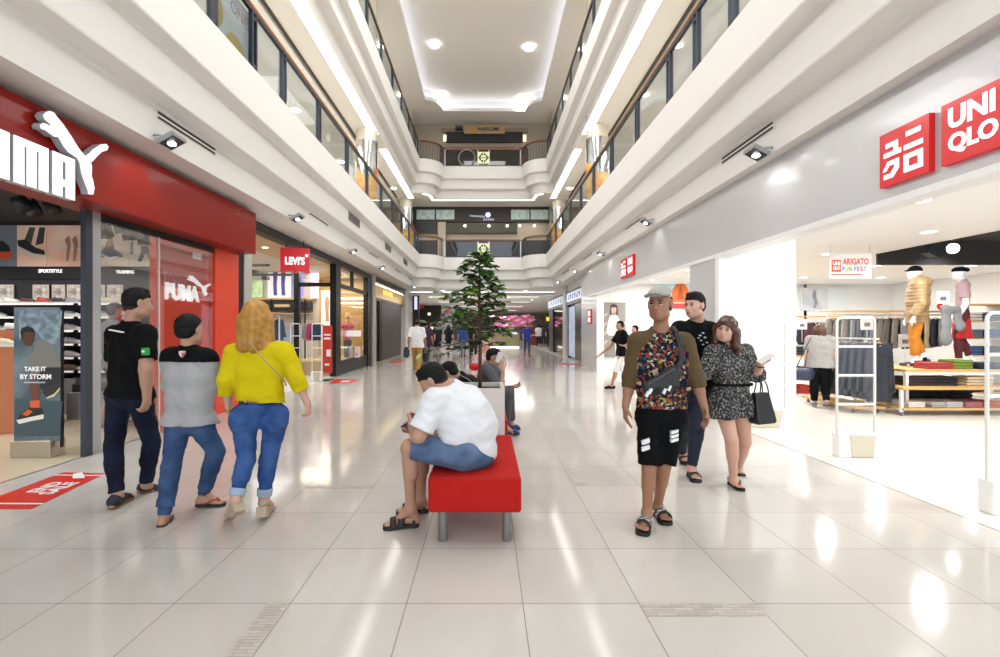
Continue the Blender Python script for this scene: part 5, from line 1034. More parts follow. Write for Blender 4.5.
# --- seated man in white on the bench
J = dict(s=1.0, f=(-.85, .5), hf=(-.78, .12, -.62), hd=at(433, 381, 3.26), sl=at(434, 401, 3.14), sr=at(468, 398, 3.40), el=at(418.5, 436, 3.08), er=at(441, 440, 3.4), wl=at(412, 424, 3.25), wr=at(413, 432, 3.40), tl=at(408, 415, 3.33), tr=at(406, 424, 3.38),
    hl=at(462, 454, 3.22), hr=at(482, 447, 3.46), kl=at(409, 448, 3.22), kr=at(421, 446, 3.5), al=at(411, 508, 3.32), ar=at(421, 500, 3.58), nb=at(450, 388, 3.29))
J['gl'] = (at(417, 521, 3.36), at(384, 519, 3.32)); J['gr'] = (at(427, 511.5, 3.62), at(397, 509, 3.58))
for k in ('gr', 'gl'): J[k][0].z = J[k][1].z = .022
p = body('person', 'heavy man in white t-shirt and denim shorts seated on the red bench with phone', J, 'tan', .006, 1.2, (((0, 1, .6), 1.1, 1), ((0, -1, .6), 1.1, -1)), True, ag=1.2, lg=1.0, neck=.062)
S = SDF(); f, r, sp, A, B = frames(J); torso(S, J, .016, 1.25, 0, 0, q=.86, low=False)
S.ell(at(472, 436, 3.36), (.165, .17, .16), None, .07); S.ell(at(468, 408, 3.33), (.15, .15, .14), None, .07); S.cone(J['nb']-UP*.05+Vector((.02, 0, 0)), at(474, 425, 3.35), .09, .165, .06)
S.ell(at(476, 452, 3.36), (.15, .17, .12), None, .06); S.plane(at(465, 461, 3.2), (-.36, 0, -.93))
for x in 'lr': arm(S, J, x, .024, .84, g=1.12, flare=.014)
S.noise(.005, 21, 1.3); S.noise(.003, 46, 4.1)
n_ = nrm(J['hd']-J['nb']); S.cone(J['nb']+n_*.015, J['nb']+n_*.15, .07, .065, .006, sub=True)
S.build('shirt', .007, mat('white_cotton', '#dcdde0', .8, var=.05, bump=.12, bscale=14), p)
SJ = DEN('washed_denim', '#465a7a', '#667996'); S = SDF(); S.cone(J['hl']+UP*-.0, J['hr']+UP*.01, .105, None, .05); S.ell(at(475, 455, 3.34), (.145, .17, .105), None, .05); S.cone(J['hl'], J['kl']+Vector((.02, 0, -.0)), .112, .085, .04, cut='b'); S.cone(J['hr'], J['kr']+Vector((.02, 0, 0)), .112, .085, .02, cut='b'); S.plane((0, 0, .452), (.0, 0, -1)) if 0 else None
S.noise(.004, 28, .4); S.build('denim_shorts', .007, SJ, p)
for k in 'lr':
    so = sole(p, *J['g'+k], mat('brown_black_rubber', '#241c1b', .6), .05, .022, 1.05, 'sandal_sole', -.02)
    for t_, w_ in ((.48, .05), (.72, .045)): strap_arch(so, *J['g'+k], t_, mat('brown_black_rubber', '#241c1b', .6), w_, .048, .062 if t_ < .6 else .045, 1.05)
    strap_arch(so, *J['g'+k], .1, mat('brown_black_rubber', '#241c1b', .6), .02, .04, .05, 1.0)
hair('quiff', J['hd'], J['frm'], 1.0, p, HAIRB); fade(J['hd'], J['frm'], 1.0, p, FADE)
ph = Vector(at(409.5, 421.5, 3.33)); Mp = Matrix.Translation(ph)@Matrix.Rotation(math.radians(-35), 4, 'Y')@Matrix.Rotation(.3, 4, 'Z')
m = MB(); m.box(-.075, .075, -.038, .038, -.005, .005, Mp, b=.004); t = m.build('mobile_phone', mat('phone_black', '#15151a', .3)); tag(t, 'mobile phone held by the seated man in white', 'phone'); m = MB(); m.box(-.068, .068, -.034, .034, .0052, .0062, Mp); m.build('screen', mat('screen_blue', '#3b4aa8', .2, col2='#7a4d9a', vscale=25, emit=.5), t)
# --- man in floral raglan, cap
J = dict(f=(-.3, -.95), hf=(-.62, -.78, -.02), hd=at(660, 304.5, 3.3), sr=at(637.5, 342, 3.36), sl=at(685, 343, 3.34), er=at(630.5, 377, 3.38), el=at(695.5, 376, 3.3), wr=at(625.5, 407, 3.34), wl=at(704, 407, 3.26), tr=at(626, 427, 3.3), tl=at(708, 426, 3.22),
    hr=at(649.5, 420, 3.36), hl=at(673, 420, 3.36), kr=at(649, 468, 3.33), kl=at(664, 466, 3.36), ar=at(647, 513.5, 3.34), al=at(657.5, 507, 3.52), nb=at(661, 330, 3.35))
J['gr'] = (at(646, 521, 3.42), at(642, 530.5, 3.2)); J['gl'] = (at(657.5, 514.5, 3.55), at(667, 523.5, 3.37))
for k in ('gr', 'gl'): J[k][0].z = J[k][1].z = .03
p = body('person', 'man in grey cap, brown sleeved floral top and black shorts walking toward the camera', J, 'brown', .0055, .95, (((-1, 0, 0), .35, -1), ((1, 0, 0), .35, 1)), True, neck=.05, lg=.86)
FL = bpy.data.materials.new('floral_print'); FL.use_nodes = True; N = FL.node_tree.nodes; L_ = FL.node_tree.links; tc = N.new('ShaderNodeTexCoord'); nz = N.new('ShaderNodeTexNoise'); nz.inputs['Scale'].default_value = 30
vo = N.new('ShaderNodeTexVoronoi'); vo.inputs['Scale'].default_value = 58; mx = N.new('ShaderNodeMix'); mx.data_type = 'VECTOR'; mx.inputs[0].default_value = .04; L_.new(tc.outputs['Object'], nz.inputs['Vector']); L_.new(tc.outputs['Object'], mx.inputs[4]); L_.new(nz.outputs['Color'], mx.inputs[5]); L_.new(mx.outputs[1], vo.inputs['Vector'])
sp_ = N.new('ShaderNodeSeparateColor'); L_.new(vo.outputs['Color'], sp_.inputs[0]); rp = N.new('ShaderNodeValToRGB'); rp.color_ramp.interpolation = 'CONSTANT'; L_.new(sp_.outputs[0], rp.inputs[0])
cols = [(0, '#171a2e'), (.36, '#8a3a30'), (.5, '#20242e'), (.6, '#946238'), (.67, '#34495a'), (.74, '#b5a88f'), (.82, '#7a2d37'), (.88, '#2b3a2c'), (.95, '#a98f45')]
el = rp.color_ramp.elements; el[0].position = 0; el[0].color = lin(cols[0][1]); el[1].position = cols[1][0]; el[1].color = lin(cols[1][1])
for a, c in cols[2:]: e_ = el.new(a); e_.color = lin(c)
L_.new(rp.outputs[0], N['Principled BSDF'].inputs[0]); N['Principled BSDF'].inputs['Roughness'].default_value = .85; N['Principled BSDF'].inputs['Specular IOR Level'].default_value = .15
BR = mat('olive_brown_cotton', '#54401f', .8, var=.12)
ctr = J['nb']; rx = (J['sl']-J['sr']).normalized()
def rag(c):
    d = c-np.array(ctr); w = d@np.array(rx); z = d[:, 2]
    return np.abs(w) > np.clip(.065-(z+.03)*.8, .06, .172)
shirt(p, J, [FL, BR], .012, 1.4, .0, .95, mfn=rag, tail=.07, hemp=(at(660, 412, 3.2), (0, 0, -1)), q=.76, ag=.98, flare=.003, neckr=.066)
SH = pants(p, J, M_BLK, .012, .93, .88, flare=.018, lg=.86, name='shorts', waist=.12)
for x0, y0, y1, d in ((643, 440, 444, 3.235), (643, 446.5, 450.5, 3.235)):
    m = MB(); m.add([at(642.2, y0+1.5, 3.245), at(649.5, y0-1, 3.225), at(649.8, y1-1, 3.225), at(642.5, y1+1.5, 3.245)], [(0, 1, 2, 3)]); bm_ = MB(); q4 = [at(642.2, y0+1.5, 3.25), at(649.5, y0-1, 3.232), at(649.8, y1-1, 3.232), at(642.5, y1+1.5, 3.25)]; bm_.prism(q4, lambda q, t: q+Vector((0, .02, 0)) if t else q+Vector((0, -.004, 0))); bm_.build('white_stripe', WP, SH)
for i in range(3):
    q4 = [at(671.5, 432+i*4.2, 3.245), at(678.5, 430+i*4.2, 3.265), at(678.2, 432.8+i*4.2, 3.265), at(671.2, 434.8+i*4.2, 3.245)]; bm_ = MB(); bm_.prism(q4, lambda q, t: q+Vector((0, .03, 0)) if t else q+Vector((0, -.004, 0))); bm_.build('white_stripe', WP, SH)
for k in 'rl':
    so = sole(p, *J['g'+k], RUB, .05, .024, 1.05, 'slide_sole', -.028); st_ = strap_arch(so, *J['g'+k], .62, RUB, .075, .048, .052, 1.05); strap_arch(st_, *J['g'+k], .62, mat('pale_print', '#b9bcc4', .5, col2='#22242a', vscale=55), .03, .0485, .055, 1.06, 'white_print')
fr = J['frm']; c = J['hd']; r, f, u = fr; Q = lambda x, y, z: c+r*x+f*y+u*z; A_ = [tuple(r), tuple(f), tuple(u)]
hair('cap_hair', c, fr, 1, p, HAIRB); face(c, fr, 1, p, HAIRB)
S = SDF(); S.ell(Q(0, -.014, .046), (.091, .11, .09), A_); S.plane(Q(0, .06, .055), tuple(-(u*.96+f*.28).normalized())); capo = S.build('cap', .006, mat('grey_cap', '#a8a39d', .75, var=.06), p)
m = MB(); vs = []; K = 16
for k in range(K+1):
    a = math.radians(-82+164*k/K)
    for v, th in ((0, 0), (1, 0), (1, .005), (0, .005)):
        x = (.082+.008*v)*math.sin(a); y = .072*math.cos(a)-.006+v*.1*max(math.cos(a), 0)**.55; vs.append(Q(x, y, .064+.004*v-.018*(x/.08)**2*1+.0*v+th))
m.add(vs, [(i*4+j, i*4+(j+1) % 4, (i+1)*4+(j+1) % 4, (i+1)*4+j) for i in range(K) for j in range(4)], True); m.build('peak', mat('grey_cap', '#a8a39d', .75, var=.06), capo)
# waist bag slung over the chest
d_ = 3.17; S = SDF(); S.cone(at(650, 389, 3.2), at(674, 374, 3.19), .052, .055, .02, ((0, 1, 0), .62)); S.cone(at(663, 389, 3.19), at(673, 384, 3.18), .05, .045, .02, ((0, 1, 0), .6)); S.noise(.002, 60, 2)
wb = tag(S.build('waist_bag', .006, mat('black_nylon', '#0c0d10', .45, bump=.2, bscale=40)), 'black waist bag worn across the chest of the man in the floral top', 'bag'); MB().tube([at(648, 385, 3.145), at(660, 378, 3.13), at(675, 369, 3.135)], .004, 5).build('zip', mat('zip_grey', '#4a4c52', .4), wb)
for x0, y0 in ((663, 394), (668, 391), (646, 397), (649, 394)):
    q4 = [at(x0, y0, 3.14), at(x0+2.5, y0-5, 3.14), at(x0+4, y0-4.5, 3.14), at(x0+1.8, y0+1, 3.14)]; bm_ = MB(); bm_.prism(q4, lambda q, t: q+Vector((0, .03, 0)) if t else q); bm_.build('white_mark', WP, wb)
S = SDF(); qs = [at(676, 372, 3.22), at(682, 360, 3.235), at(680, 345, 3.24), at(676.5, 334, 3.27), at(673, 329, 3.33), at(672, 331, 3.42)]
for a, b in zip(qs, qs[1:]): S.cone(a, b, .02, None, .006, (tuple(nrm(Vector((.0, -1, .1)))), .4))
S.build('strap', .006, mat('black_nylon', '#0c0d10', .45, bump=.2, bscale=40), wb)
# --- man in black t-shirt behind
J = dict(s=1.03, f=(-.45, -.9), hf=(-.85, -.53, -.02), hd=at(694.5, 306, 4.35), sr=at(679, 330, 4.38), sl=at(712, 331, 4.44), er=at(672, 358, 4.5), el=at(716, 361, 4.52), wr=at(676, 388, 4.5), wl=at(713, 390, 4.5), tr=at(678, 404, 4.45), tl=at(712, 408, 4.46),
    hr=at(686, 387, 4.45), hl=at(702, 387, 4.45), kr=at(683, 426, 4.66), kl=at(697, 427, 4.38), ar=at(682, 454, 4.96), al=at(691.5, 469, 4.42), nb=at(697, 322, 4.42))
J['gl'] = (at(690, 474, 4.5), at(697, 480, 4.3)); J['gr'] = (at(682, 458, 5.0), at(686, 468, 4.86)); J['gl'][0].z = J['gl'][1].z = .03; J['gr'][1].z = .035
p = body('person', 'man in black t-shirt and navy trousers walking behind the capped man', J, 'light', .0065, 1.15, (((-1, 0, 0), .4, -1), ((1, 0, 0), .4, 1)), True, ag=1.1, neck=.06)
shirt(p, J, M_BLK, .014, .72, .0, 1.08, q=.8, ag=1.1, vox=.008); pants(p, J, mat('navy_cotton', '#141b33', .7, var=.15), .012, 1.9, .95, vox=.008, lg=.95, waist=.06)
for k in 'rl': so = sole(p, *J['g'+k], RUB, .05, .024, 1.05, 'slide_sole', -.028); strap_arch(so, *J['g'+k], .4, RUB, .03, .046, .06, 1.05); strap_arch(so, *J['g'+k], .7, RUB, .04, .05, .045, 1.05)
hair('quiff', J['hd'], J['frm'], 1.02, p, HAIRB); fade(J['hd'], J['frm'], 1.02, p, FADE); face(J['hd'], J['frm'], 1.02, p)
m = MB()
for x_, y_, r_ in ((700, 336, .012), (703, 333.5, .011), (705, 338, .012), (701, 341, .010), (707, 343, .011), (703, 345, .010), (706, 349, .011), (698.5, 338.5, .008)): m.sphere(at(x_, y_, 4.292), (r_*1.2, .012, r_*.7), 8, 5)
m.build('chest_print', mat('pale_blue_print', '#c6d4da', .5), p)
# --- woman in patterned playsuit
J = dict(s=.88, hs=.95, f=(-.45, -.9), hf=(-.64, -.76, -.08), roll=-.22, hd=at(726, 329.5, 4.15), sr=at(712, 353, 4.17), sl=at(746, 352, 4.24), er=at(704.5, 373, 4.16), el=at(755.5, 375.5, 4.2), wr=at(695, 386, 4.2), wl=at(761, 366, 4.06), tr=at(686, 391, 4.24), tl=at(766, 353, 4.0),
    hr=at(722, 405, 4.2), hl=at(741, 405, 4.22), kr=at(731.5, 440, 4.1), kl=at(745, 442, 4.3), ar=at(733.5, 481, 4.17), al=at(738, 471, 4.62), nb=at(729, 346, 4.2))
J['gr'] = (at(730, 487, 4.28), at(742, 492, 4.08)); J['gl'] = (at(737, 474, 4.62), at(742, 485, 4.5)); J['gr'][0].z = J['gr'][1].z = .022; J['gl'][1].z = .022
p = body('person', 'smiling woman with long brown hair in a black and white patterned playsuit', J, 'light', .006, 1.0, (((0, 0, -1), .5, 1), ((-.5, .2, .8), .6, -1)), True, neck=.046, lg=1.08)
RO = mat('speckled_print', '#131418', .75, col2='#a3a19d', vscale=62, detail=2.5, th=.61)
shirt(p, J, RO, .014, 1.2, -.0, 1.0, mfn=None, tail=.2, hemp=(at(733, 419.5, 4.1), (0.06, 0, -1)), q=.9, ag=1.0, flare=.04, wr=.004, bust=1, thigh=.6, neckr=.05, name='playsuit', vox=.007)
f, r, sp, A, B = frames(J); S = SDF(); qz = at(731, 384.5, 4.2); S.cone(qz-r*.075, qz+r*.075, .118, None, .01, (tuple(f), .86)); S.plane(qz+UP*.012, (0, 0, 1)); S.plane(qz-UP*.012, (0, 0, -1)); S.build('belt', .006, M_BLK, p)
for k in 'rl': so = sole(p, *J['g'+k], RUB, .043, .018, .95, 'sandal_sole', -.02); thong(so, *J['g'+k], RUB, .95)
hair('long', J['hd'], J['frm'], .97, p, HAIRBR, .006, .17); face(J['hd'], J['frm'], .95, p, HAIRBR, 1, mat('lip_pink', '#c2565a', .4))
MB().tube([J['wl']+Vector((.027*math.cos(a), .027*math.sin(a), -.015)) for a in [i*math.pi/8 for i in range(17)]], .005, 5).build('wrist_band', RUB, p)
Mp = Matrix.Translation(at(765.5, 359, 3.97))@Matrix.Rotation(math.radians(-32), 4, 'Y')@Matrix.Rotation(math.radians(20), 4, 'X'); m = MB(); m.box(-.07, .07, -.035, .035, -.005, .005, Mp, b=.004); t = tag(m.build('mobile_phone', mat('phone_pale', '#cfc6c2', .3)), 'pale mobile phone in the raised hand of the woman in the patterned playsuit', 'phone')
t = empty('handbag', at(760, 405, 4.2), 'black leather handbag hanging from the arm of the woman in the playsuit', 'bag'); LE = mat('black_leather', '#17171b', .35, var=.2, bump=.1)
fb = nrm((.35, -.93, 0)); rb = fb.cross(UP)*-1; c0 = at(762, 408, 4.16); prf = [(-.10, .135), (.06, .135), (.125, -.12), (.105, -.14), (-.09, -.14), (-.105, -.12)]
m = MB(); vs = []; 
for k_, (o_, q_) in enumerate(((-.055, .9), (-.045, 1), (.045, 1), (.055, .9))): vs += [c0+rb*(a*q_)+UP*(b*(.97 if q_ < 1 else 1))+fb*o_*(1 if b < 0 else .45) for a, b in prf]
n = len(prf); m.add(vs, [tuple(range(n)), tuple(reversed(range(3*n, 4*n)))]+[(i*n+j, i*n+(j+1) % n, (i+1)*n+(j+1) % n, (i+1)*n+j) for i in range(3) for j in range(n)]); m.build('bag_body', LE, t)
for o_ in (-.03, .03):
    top = pt(J['el'], J['wl'], .35)-UP*.0+UP*.04; MB().tube([c0+rb*-.06+UP*.13+fb*o_, c0+rb*-.045+UP*.2+fb*o_*.8, top+fb*o_*.3, c0+rb*.03+UP*.2+fb*o_*.8, c0+rb*.045+UP*.13+fb*o_], .006, 6).build('handle', LE, t)
# ================= bench, planter, tree
BR_ = mat('red_upholstery', '#b51b15', .85, spec=.2, var=.08, bump=.25, bscale=220); LG = mat('satin_steel_leg', '#8d8d8c', .4, .7)
def bench(y0, y1, lab):
    t = empty('bench', (-.075, (y0+y1)/2, 0), lab, 'bench'); boxs(-.38, .232, y0, y1, .215, .45, b=.022).build('seat', BR_, t)
    MB().tube([(-.37, y0+.006, .438), (.222, y0+.006, .438), (.226, y1-.01, .438), (-.374, y1-.01, .438), (-.37, y0+.006, .438)], .005, 6).build('piping', mat('dark_red_seam', '#8f1310', .7), t)
    for x in (-.29, .14):
        for y in (y0+.09, y1-.09): m = MB(); m.lathe([(.03, 0), (.032, .01), (.03, .215)], (x, y, 0), 16); m.build('leg', LG, t)
bench(3.05, 4.28, 'red upholstered bench with round steel legs in the foreground'); bench(4.98, 7.72, 'second red bench behind the white planter')
t = empty('planter', (-.075, 4.62, 0), 'square white planter box holding the small tree behind the bench', 'planter')
PLW = mat('white_planter', '#d9d6d1', .5, var=.05, bump=.1, bscale=90); m = MB(); x0, x1, y0, y1 = -.33, .175, 4.36, 4.88
m.box(x0, x1, y0, y0+.035, 0, .86); m.box(x0, x1, y1-.035, y1, 0, .86); m.box(x0, x0+.035, y0+.035, y1-.035, 0, .86); m.box(x1-.035, x1, y0+.035, y1-.035, 0, .86); m.build('box', PLW, t)
tag(boxs(x0+.036, x1-.036, y0+.036, y1-.036, .1, .82).build('soil', mat('soil', '#4a3a2c', .9, var=.4, vscale=40, bump=.5, bscale=40), t), kind='stuff')
t = empty('potted_tree', (-.06, 4.62, .82), 'small leafy green tree with a thin brown trunk in the white planter', 'tree'); BKM = mat('bark', '#5d4632', .85, var=.3, vscale=20, bump=.3)
rr = random.Random(11); MB().tube([(-.06, 4.62, .8), (-.058, 4.62, 1.3), (-.065, 4.625, 1.7), (-.06, 4.62, 2.1)], [.019, .017, .014, .005], 8).build('trunk', BKM, t)
br = MB(); lf = MB(); mi = 0
LFM = [mat('leaf_dark', '#2a4d22', .35, var=.3, vscale=30), mat('leaf_mid', '#44702e', .35, var=.3, vscale=30), mat('leaf_bright', '#84a83f', .4, var=.2, vscale=30)]
def leaf(p, d, L, w):
    d = nrm(d); r = d.cross(UP); r = r.normalized() if r.length > .1 else Vector((1, 0, 0)); n = r.cross(d); roll = rr.uniform(-.6, .6); r = r*math.cos(roll)+n*math.sin(roll); n = r.cross(d); vs = []
    for t_, ww, dz in ((0, .12, 0), (.28, .85, .02), (.6, 1, .0), (.85, .6, -.05), (1, .04, -.1)):
        c = p+d*L*t_+n*(dz*L); vs += [c-r*w*ww+n*.1*w*ww, c-n*.0, c+r*w*ww+n*.1*w*ww]
    lf.add(vs, [(i*3+j, i*3+j+1, i*3+j+4, i*3+j+3) for i in range(4) for j in range(2)], True)
for i in range(64):
    z = 1.24+.9*(i/64)**.9; h = (z-1.24)/.9; R_ = (.40*(1-h)**.75+.07)*(.65 if z < 1.3 else 1); a = i*2.4+rr.uniform(-.4, .4)
    p0 = Vector((-.06, 4.62, z)); d = Vector((math.cos(a), math.sin(a)*.85, rr.uniform(-.05, .35)-.3*(1-h)*(rr.random() < .4))); L = R_*rr.uniform(.7, 1.12)
    L *= 1.12 if d.x < 0 else .86
    if z < 1.5 and d.x < -.2: L *= 1.2
    p1 = p0+d*L*.55+Vector((0, 0, .02)); p2 = p0+d*L; br.tube([p0, p1, p2], [.006, .004, .002], 5)
    for k in range(9+int(L*16)):
        q = rr.uniform(.12, 1.02); c = (pt(p0, p1, q*2) if q < .5 else pt(p1, p2, (q-.5)*2)); b = a+rr.uniform(-1.5, 1.5)
        lf.m = 2 if q > .85 and rr.random() < .5 else (1 if rr.random() < .45 else 0); leaf(c, Vector((math.cos(b), math.sin(b), rr.uniform(-.5, .35))), rr.uniform(.07, .115), rr.uniform(.017, .026))
for k in range(10): b = rr.uniform(0, 6.28); lf.m = 2 if k % 2 else 1; leaf(Vector((-.06, 4.62, 2.1+.006*k)), Vector((math.cos(b), math.sin(b), rr.uniform(.1, .8))), .09, .02)
br.build('branches', BKM, t); tag(lf.build('foliage', LFM, t), kind='stuff')
# ================= sports shop contents
def shoe_mesh():
    S = SDF(); S.cone((.03, 0, .04), (.17, 0, .03), .036, .03, .02); S.cone((.18, 0, .028), (.235, 0, .022), .034, .022, .02, ((0, 0, 1), .8)); S.cone((.03, 0, .05), (.035, 0, .085), .034, .03, .02, cut='b'); S.cone((.08, 0, .05), (.12, 0, .06), .028, .02, .02); S.cone((.045, 0, .075), (.05, 0, .13), .018, .03, .01, sub=True); S.plane((0, 0, .014), (0, 0, -1)); return S
SW = mat('white_leather', '#e3e1dd', .4); o = shoe_mesh().build('trainer', .008, SW)
sl_ = MB(); sl_.prism([(-.012, 0), (.27, .004), (.275, .018), (.2, .022), (-.012, .026)], lambda q, k: (q[0], .038 if k else -.038, q[1])); sl_.local = True; so = sl_.build('sole', mat('shoe_sole', '#cfccc6', .5), o)
lc = MB()
for i in range(4): lc.tube([(.09+i*.022, -.022, .062-i*.006), (.09+i*.022, 0, .07-i*.007), (.09+i*.022, .022, .062-i*.006)], .003, 5)
lc.local = True; lc.build('laces', mat('lace', '#bdbab4', .6), o)
def place_shoe(x, y, z, lab, grp, m=None, rz=0, first=[True], s=1):
    c = copy_tree(o); c.location = (x, y, z); c.rotation_euler = (0, 0, rz); c.scale = (s, s, s*1.15)
    if m: c.material_slots[0].link = 'OBJECT'; c.material_slots[0].material = m
    return tag(c, lab, 'shoe', grp)
SC_ = [mat('shoe_grey', '#8b8a88', .5), mat('shoe_black', '#202022', .5), mat('shoe_red', '#b8402e', .5), mat('shoe_cream', '#cdbfa2', .5), mat('shoe_maroon', '#5e2a2a', .5)]
names = ['top', 'second', 'third', 'fourth', 'fifth', 'lowest']
for r_, z in enumerate(SHZ):
    cols_ = [(-2, 0), (15, 0), (31, 0), (47, 0), (62, 0), (75, 0)] if r_ == 0 else [(-9, 0), (1, 0), (64, 0), (74, 0)]
    for c_, (px, _) in enumerate(cols_):
        mm = None if r_ and not (c_ < 2 and r_ > 3) else [None, None, SC_[4], SC_[2], SC_[1], SC_[0]][c_ % 6]
        place_shoe(bx(px), 7.84, z, 'trainer on the %s shelf of the wide black wall shelving' % names[r_], 'trainers on the %s shelf of the wide shelving' % names[r_], mm, math.pi if rr.random() < .0 else 0, s=1.05)
    for px in ((99, 111, 123) if r_ == 0 else (98, 108)):
        place_shoe(bx(px), 7.84, z, 'trainer on the %s shelf under the TRAINING board' % names[r_], 'trainers on the %s shelf under TRAINING' % names[r_], SC_[int(px) % 4] if r_ != 1 else None, s=1.05)
bpy.data.objects.remove(so) if 0 else None
o.location = (-6.72, 6.55, 1.415); o.rotation_euler = (0, 0, .0); tag(o, 'white trainer standing on the upper block of the orange wood table', 'shoe')
t = empty('display_table', (-6.8, 6.6, 0), 'orange wood display block at the left edge of the sports shop', 'table'); WO = mat('cherry_wood', '#b5714f', .4, var=.25, vscale=3, stretch=(1, 1, 8)); WL = mat('pale_top', '#dccfb8', .4)
boxs(-7.6, -6.32, 6.3, 7.0, 0, 1.17, b=.006).build('lower_block', WO, t); boxs(-7.6, -6.44, 6.45, 7.0, 1.17, 1.40, b=.006).build('upper_block', WO, t); boxs(-7.62, -6.3, 6.28, 6.44, 1.17, 1.19).build('ledge', WL, t)
place_shoe(-6.62, 6.36, 1.19, 'pale cream trainer on the lower ledge of the orange wood table', None, SC_[3])
for px, yy, c_, w in ((104, 7.2, '#d9d54a', 'yellow'),): pass
# floor trainer stand seen between the post and the walking man
t = empty('shoe_box_stack', (-6.3, 7.55, 0), 'low grey bench with boxes under the narrow shoe shelves', 'bench'); boxs(-6.55, -5.7, 7.3, 7.62, 0, .42, b=.01).build('bench_block', mat('mid_grey', '#88878a', .4), t); boxs(-6.5, -6.15, 7.35, 7.6, .42, .54).build('box', mat('label_black', '#2c2d30', .5), t)
# banner stand
d = 5.2; X0, X1 = pxx(15, d), pxx(61, d); t = empty('banner_stand', ((X0+X1)/2, d, 0), 'tall banner stand with TAKE IT BY STORM poster of a crouching person in trainers', 'banner')
boxs(X0+.02, X1-.05, d-.08, d+.12, 0, .19, b=.008).build('base', mat('champagne_metal', '#b7ab98', .3, .7), t)
sh = boxs(X0, X1, d-.012, d, .175, 1.655).build('poster_sheet', mat('slate_blue_print', '#45545e', .4, col2='#6f8089', vscale=2.2, emit=.05), t); boxs(X1-.012, X1+.012, d+.0, d+.025, .1, 1.66).build('side_rail', BLK, t)
P = PL((0, d-.012, 0), (1, 0, 0), (0, 0, 1))
def bp(pts, c, k, nm, c2=None): P.poly([(pxx(x/3.86, d), pxz(290+y/3.86, d)) for x, y in pts], k, k+.0012).build(nm, mat('pr'+c, c, .45, col2=c2, vscale=12) if c2 else mat('pr'+c, c, .45), sh)
bp([(75, 80), (245, 80), (235, 190), (200, 230), (150, 170), (110, 130), (80, 200)], '#8fa0ab', .001, 'foil_print', '#5e6f7a')
bp([(62, 420), (245, 430), (235, 565), (60, 565)], '#3c5058', .0012, 'ground_print')
bp([(140, 200), (165, 190), (215, 215), (240, 280), (240, 310), (190, 300), (150, 330), (120, 320), (110, 260), (135, 240)], '#77756d', .0025, 'jacket_print'); bp([(175, 300), (240, 300), (235, 370), (190, 400), (160, 380), (150, 330)], '#1c2024', .003, 'trouser_print')
bp([(118, 330), (142, 325), (160, 400), (150, 425), (125, 420)], '#6b3d2c', .004, 'arm_print'); bp([(86, 160), (100, 145), (125, 146), (138, 162), (136, 195), (122, 218), (100, 214), (88, 190)], '#54301f', .004, 'head_print'); bp([(84, 165), (90, 148), (112, 142), (134, 150), (138, 166), (110, 163), (96, 170), (92, 190)], '#15100e', .0055, 'hair_print')
bp([(120, 430), (158, 425), (160, 455), (125, 460)], '#d65a2a', .005, 'sock_print'); bp([(72, 500), (90, 475), (120, 455), (165, 455), (175, 480), (170, 500), (80, 516)], '#1f1d1d', .0055, 'trainer_print'); bp([(70, 503), (120, 492), (176, 480), (174, 498), (130, 506), (80, 518)], '#e0dcd2', .007, 'trainer_sole_print'); bp([(92, 480), (115, 462), (135, 470), (110, 488)], '#d65a2a', .008, 'trainer_tongue_print')
bp([(168, 395), (190, 372), (235, 358), (238, 375), (215, 400), (185, 416)], '#2b2a28', .0055, 'trainer_print'); bp([(185, 416), (215, 402), (238, 376), (238, 386), (215, 412), (190, 420)], '#d8d2a0', .007, 'trainer_sole_print')
Wt = mat('white_print', '#f4f4f4', .5, emit=.15); P.text('lettering', 'TAKE IT', pxx(26, d), pxx(48, d), pxz(371.5, d), pxz(367, d), .009, .001, Wt, sh, .03); P.text('lettering', 'BY STORM', pxx(22, d), pxx(53, d), pxz(379.5, d), pxz(374.5, d), .009, .001, Wt, sh, .03); P.board(pxx(26, d), pxx(47, d), pxz(383.4, d), pxz(382, d), .009, .01).build('small_print_line', mat('palegrey', '#aab4ba', .5), sh)
# ================= garments
def coat(name, m, puffer=False, h=.014, long=.72):
    S = SDF(); q = ((0, 1, 0), .42); S.cone((-.15, 0, -.09), (.15, 0, -.09), .065, None, .05, q); S.cone((-.12, 0, -.2), (-.13, 0, -long), .11, .12, .05, q); S.cone((.12, 0, -.2), (.13, 0, -long), .11, .12, .05, q); S.cone((0, 0, -.2), (0, 0, -long), .1, .1, .05, q)
    S.plane((0, 0, -long), (0, 0, -1))
    for x in (-1, 1): S.cone((x*.2, 0, -.1), (x*.275, 0, -.62*long/.72), .062, .052, .02, ((0, 1, 0), .6), cut='b')
    if puffer: S.ridge(.012, .075)
    else: S.noise(.006, 24, 2)
    S.cone((0, -.0, -.03), (0, 0, .03), .05, None, .01, sub=True)
    g = S.build(name, h, m); hg = MB(); hg.tube([(-.17, 0, -.07), (-.08, 0, -.03), (0, 0, -.012), (.08, 0, -.03), (.17, 0, -.07)], .009, 6); hg.tube([(0, 0, -.012), (0, 0, .03), (.022, 0, .05), (0, 0, .066)], .0028, 5); hg.local = True; hg.build('hanger', mat('hanger_wood', '#c9945a', .5), g); return g
PUF = coat('puffer_jacket', mat('navy_down', '#1d212c', .45, var=.1), True, .012, .98-.0); CO = coat('hanging_coat', mat('grey_wool', '#8a8883', .9, var=.1), False, .016, .7)
def hang(src, x, y, z, rz, m, lab, grp, sc=(1, 1, 1)):
    c = copy_tree(src); c.location = (x, y, z); c.rotation_euler = (0, 0, rz); c.scale = sc
    c.material_slots[0].link = 'OBJECT'; c.material_slots[0].material = m; return tag(c, lab, 'jacket' if 'puffer' in src.name else 'clothing', grp)
